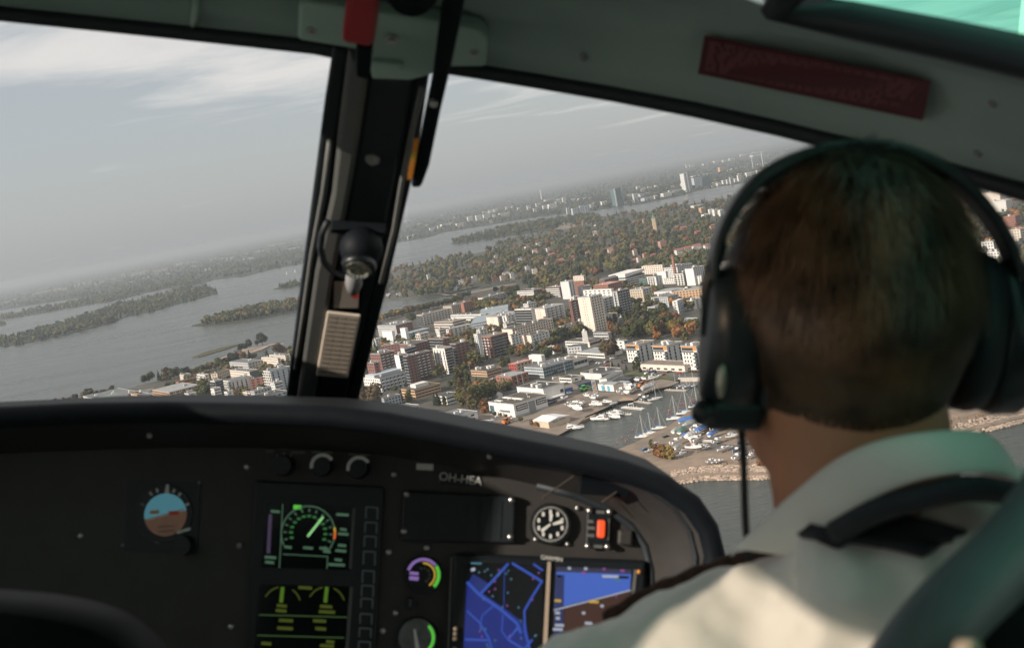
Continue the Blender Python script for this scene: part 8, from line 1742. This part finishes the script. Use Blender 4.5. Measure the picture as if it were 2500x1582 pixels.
def cup(c, s, sx):
    m = MB(); rings = []
    for dx, f in ((.022, .55), (.020, .82), (.010, .96), (-.004, .98), (-.012, .94)):
        rings.append([c + Vector((s * dx, .036 * f * math.cos(2 * math.pi * k / 24), .050 * f * math.sin(2 * math.pi * k / 24) * (1 if math.sin(2 * math.pi * k / 24) > 0 else 1.12))) for k in range(24)])
    m.loft(rings); e = m.build('ear_cup', HSB, hs, smooth=True)
    m = MB(); m.loft([[c + Vector((s * dx, .040 * f * math.cos(2 * math.pi * k / 24), .054 * f * math.sin(2 * math.pi * k / 24))) for k in range(24)] for dx, f in ((-.012, .82), (-.014, .96), (-.022, 1.0), (-.032, .97), (-.036, .8))]); m.build('cushion', RUBBER, e, smooth=True)
    m = MB(); m.tube([c + Vector((s * .020, 0, .0)), c + Vector((s * .022, 0, .034)), c + Vector((s * .016, 0, .062))], [.004, .005, .005], 8); m.build('yoke', HSB, e, smooth=True)
    return e
lc = kp(1800, 826, .775); rc = kp(2452, 815, .785); eL = cup(lc, -1, 0); cup(rc, 1, 0)
c = kp(1790, 1010, .765); m = MB(); m.obox(c, (.019, 0, .001), (0, .013, 0), (.001, 0, .010)); m.build('boom_pivot', HSB, eL, bevel=.005)
c = kp(1722, 1006, .76); m = MB(); m.ball(tuple(c), .0095, 12, 8); m.build('pivot_knob', HSB, eL, smooth=True)
c = kp(1762, 930, .742); m = MB(); m.ball(tuple(c), .0055, 10, 8, (.6, .5, 2.0)); m.build('pivot_cap', mat('cap_alloy', (.45, .40, .33), .3, metal=.6), eL, smooth=True)
m = MB(); m.tube(dens([kp(x, y, Y) for x, y, Y in ((1795, 985, .775), (1808, 1040, .775), (1815, 1120, .78), (1818, 1220, .79), (1822, 1300, .80), (1835, 1420, .82))]), [.0055] * 4 + [.0026] * 17, 8); m.build('cable', RUBBER, eL, smooth=True)
m = MB(); m.tube(dens([kp(x, y, Y) for x, y, Y in ((1800, 1040, .77), (1840, 1046, .80), (1890, 1044, .84), (1950, 1030, .88))]), .0017, 6); m.build('microphone_boom', RUBBER, eL, smooth=True)

# ================================================================== seats
SEATM = mat('seat_leather', (0.075, 0.095, 0.105), 0.5, .15, 20, bump=.05, bscale=200); SEATD = mat('seat_shell', (0.0035, 0.004, 0.0055), 0.6, spec=.12)
t = thing('pilot_seat', 'dark leather back of the pilot\'s seat at the lower right', 'seat', kp(2500, 1800, .52), frame=K)
pth = dens([kp(x, y, Y) for x, y, Y in ((2730, 960, .60), (2640, 1110, .56), (2555, 1245, .535), (2450, 1370, .52), (2335, 1480, .51), (2240, 1590, .505), (2160, 1730, .50), (2120, 1900, .50))])
m = MB(); m.tube(pth, [.017] * len(pth), 12); m.build('bolster', SEATM, t, smooth=True)
m = MB(); far = [p + Vector((.30, .02, -.02)) for p in pth]; m.loft([[p + Vector((.012, .0, 0)) for p in pth], [lerp(p, q, .4) + Vector((0, .02, 0)) for p, q in zip(pth, far)], far], closed=False); bk = m.build('backrest', SEATD, t, smooth=True); q = bk.modifiers.new('thick', 'SOLIDIFY'); q.thickness = .03
c = kp(2305, 1556, .50); m = MB(); m.tube([c + Vector((0, -.018, 0)), c + Vector((.004, -.024, .002))], .006, 12); m.build('recline_knob', mat('knob_tan', (.25, .19, .14), .5), t, smooth=True)
m = MB(); m.box(.0, .55, .35, .95, -.86, -.74); m.build('cushion', SEATM, t, bevel=.03)
t = thing('copilot_seat', 'black rounded top of the empty left seat at the lower left corner', 'seat', kp(60, 1700, .8), frame=K)
sp = [kp(x, y, .78) for x, y in ((-420, 1505), (-200, 1488), (0, 1496), (140, 1515), (250, 1550), (330, 1610), (390, 1690), (430, 1810))]; sp = dens(sp)
m = MB(); dn = [Vector((p.x, p.y, -.80)) for p in sp]; rows = [[p + Vector((0, .075, -.02)) for p in sp], [p + Vector((0, .05, 0)) for p in sp], [p + Vector((0, .0, 0)) for p in sp], [p + Vector((0, -.02, -.025)) for p in sp], [d + Vector((0, -.02, 0)) for d in dn]]
m.loft(rows, closed=False); m.build('backrest', SEATD, t, smooth=True)
m = MB(); m.box(-.95, -.42, .72, 1.25, -.86, -.74); m.build('cushion', SEATD, t, bevel=.03)
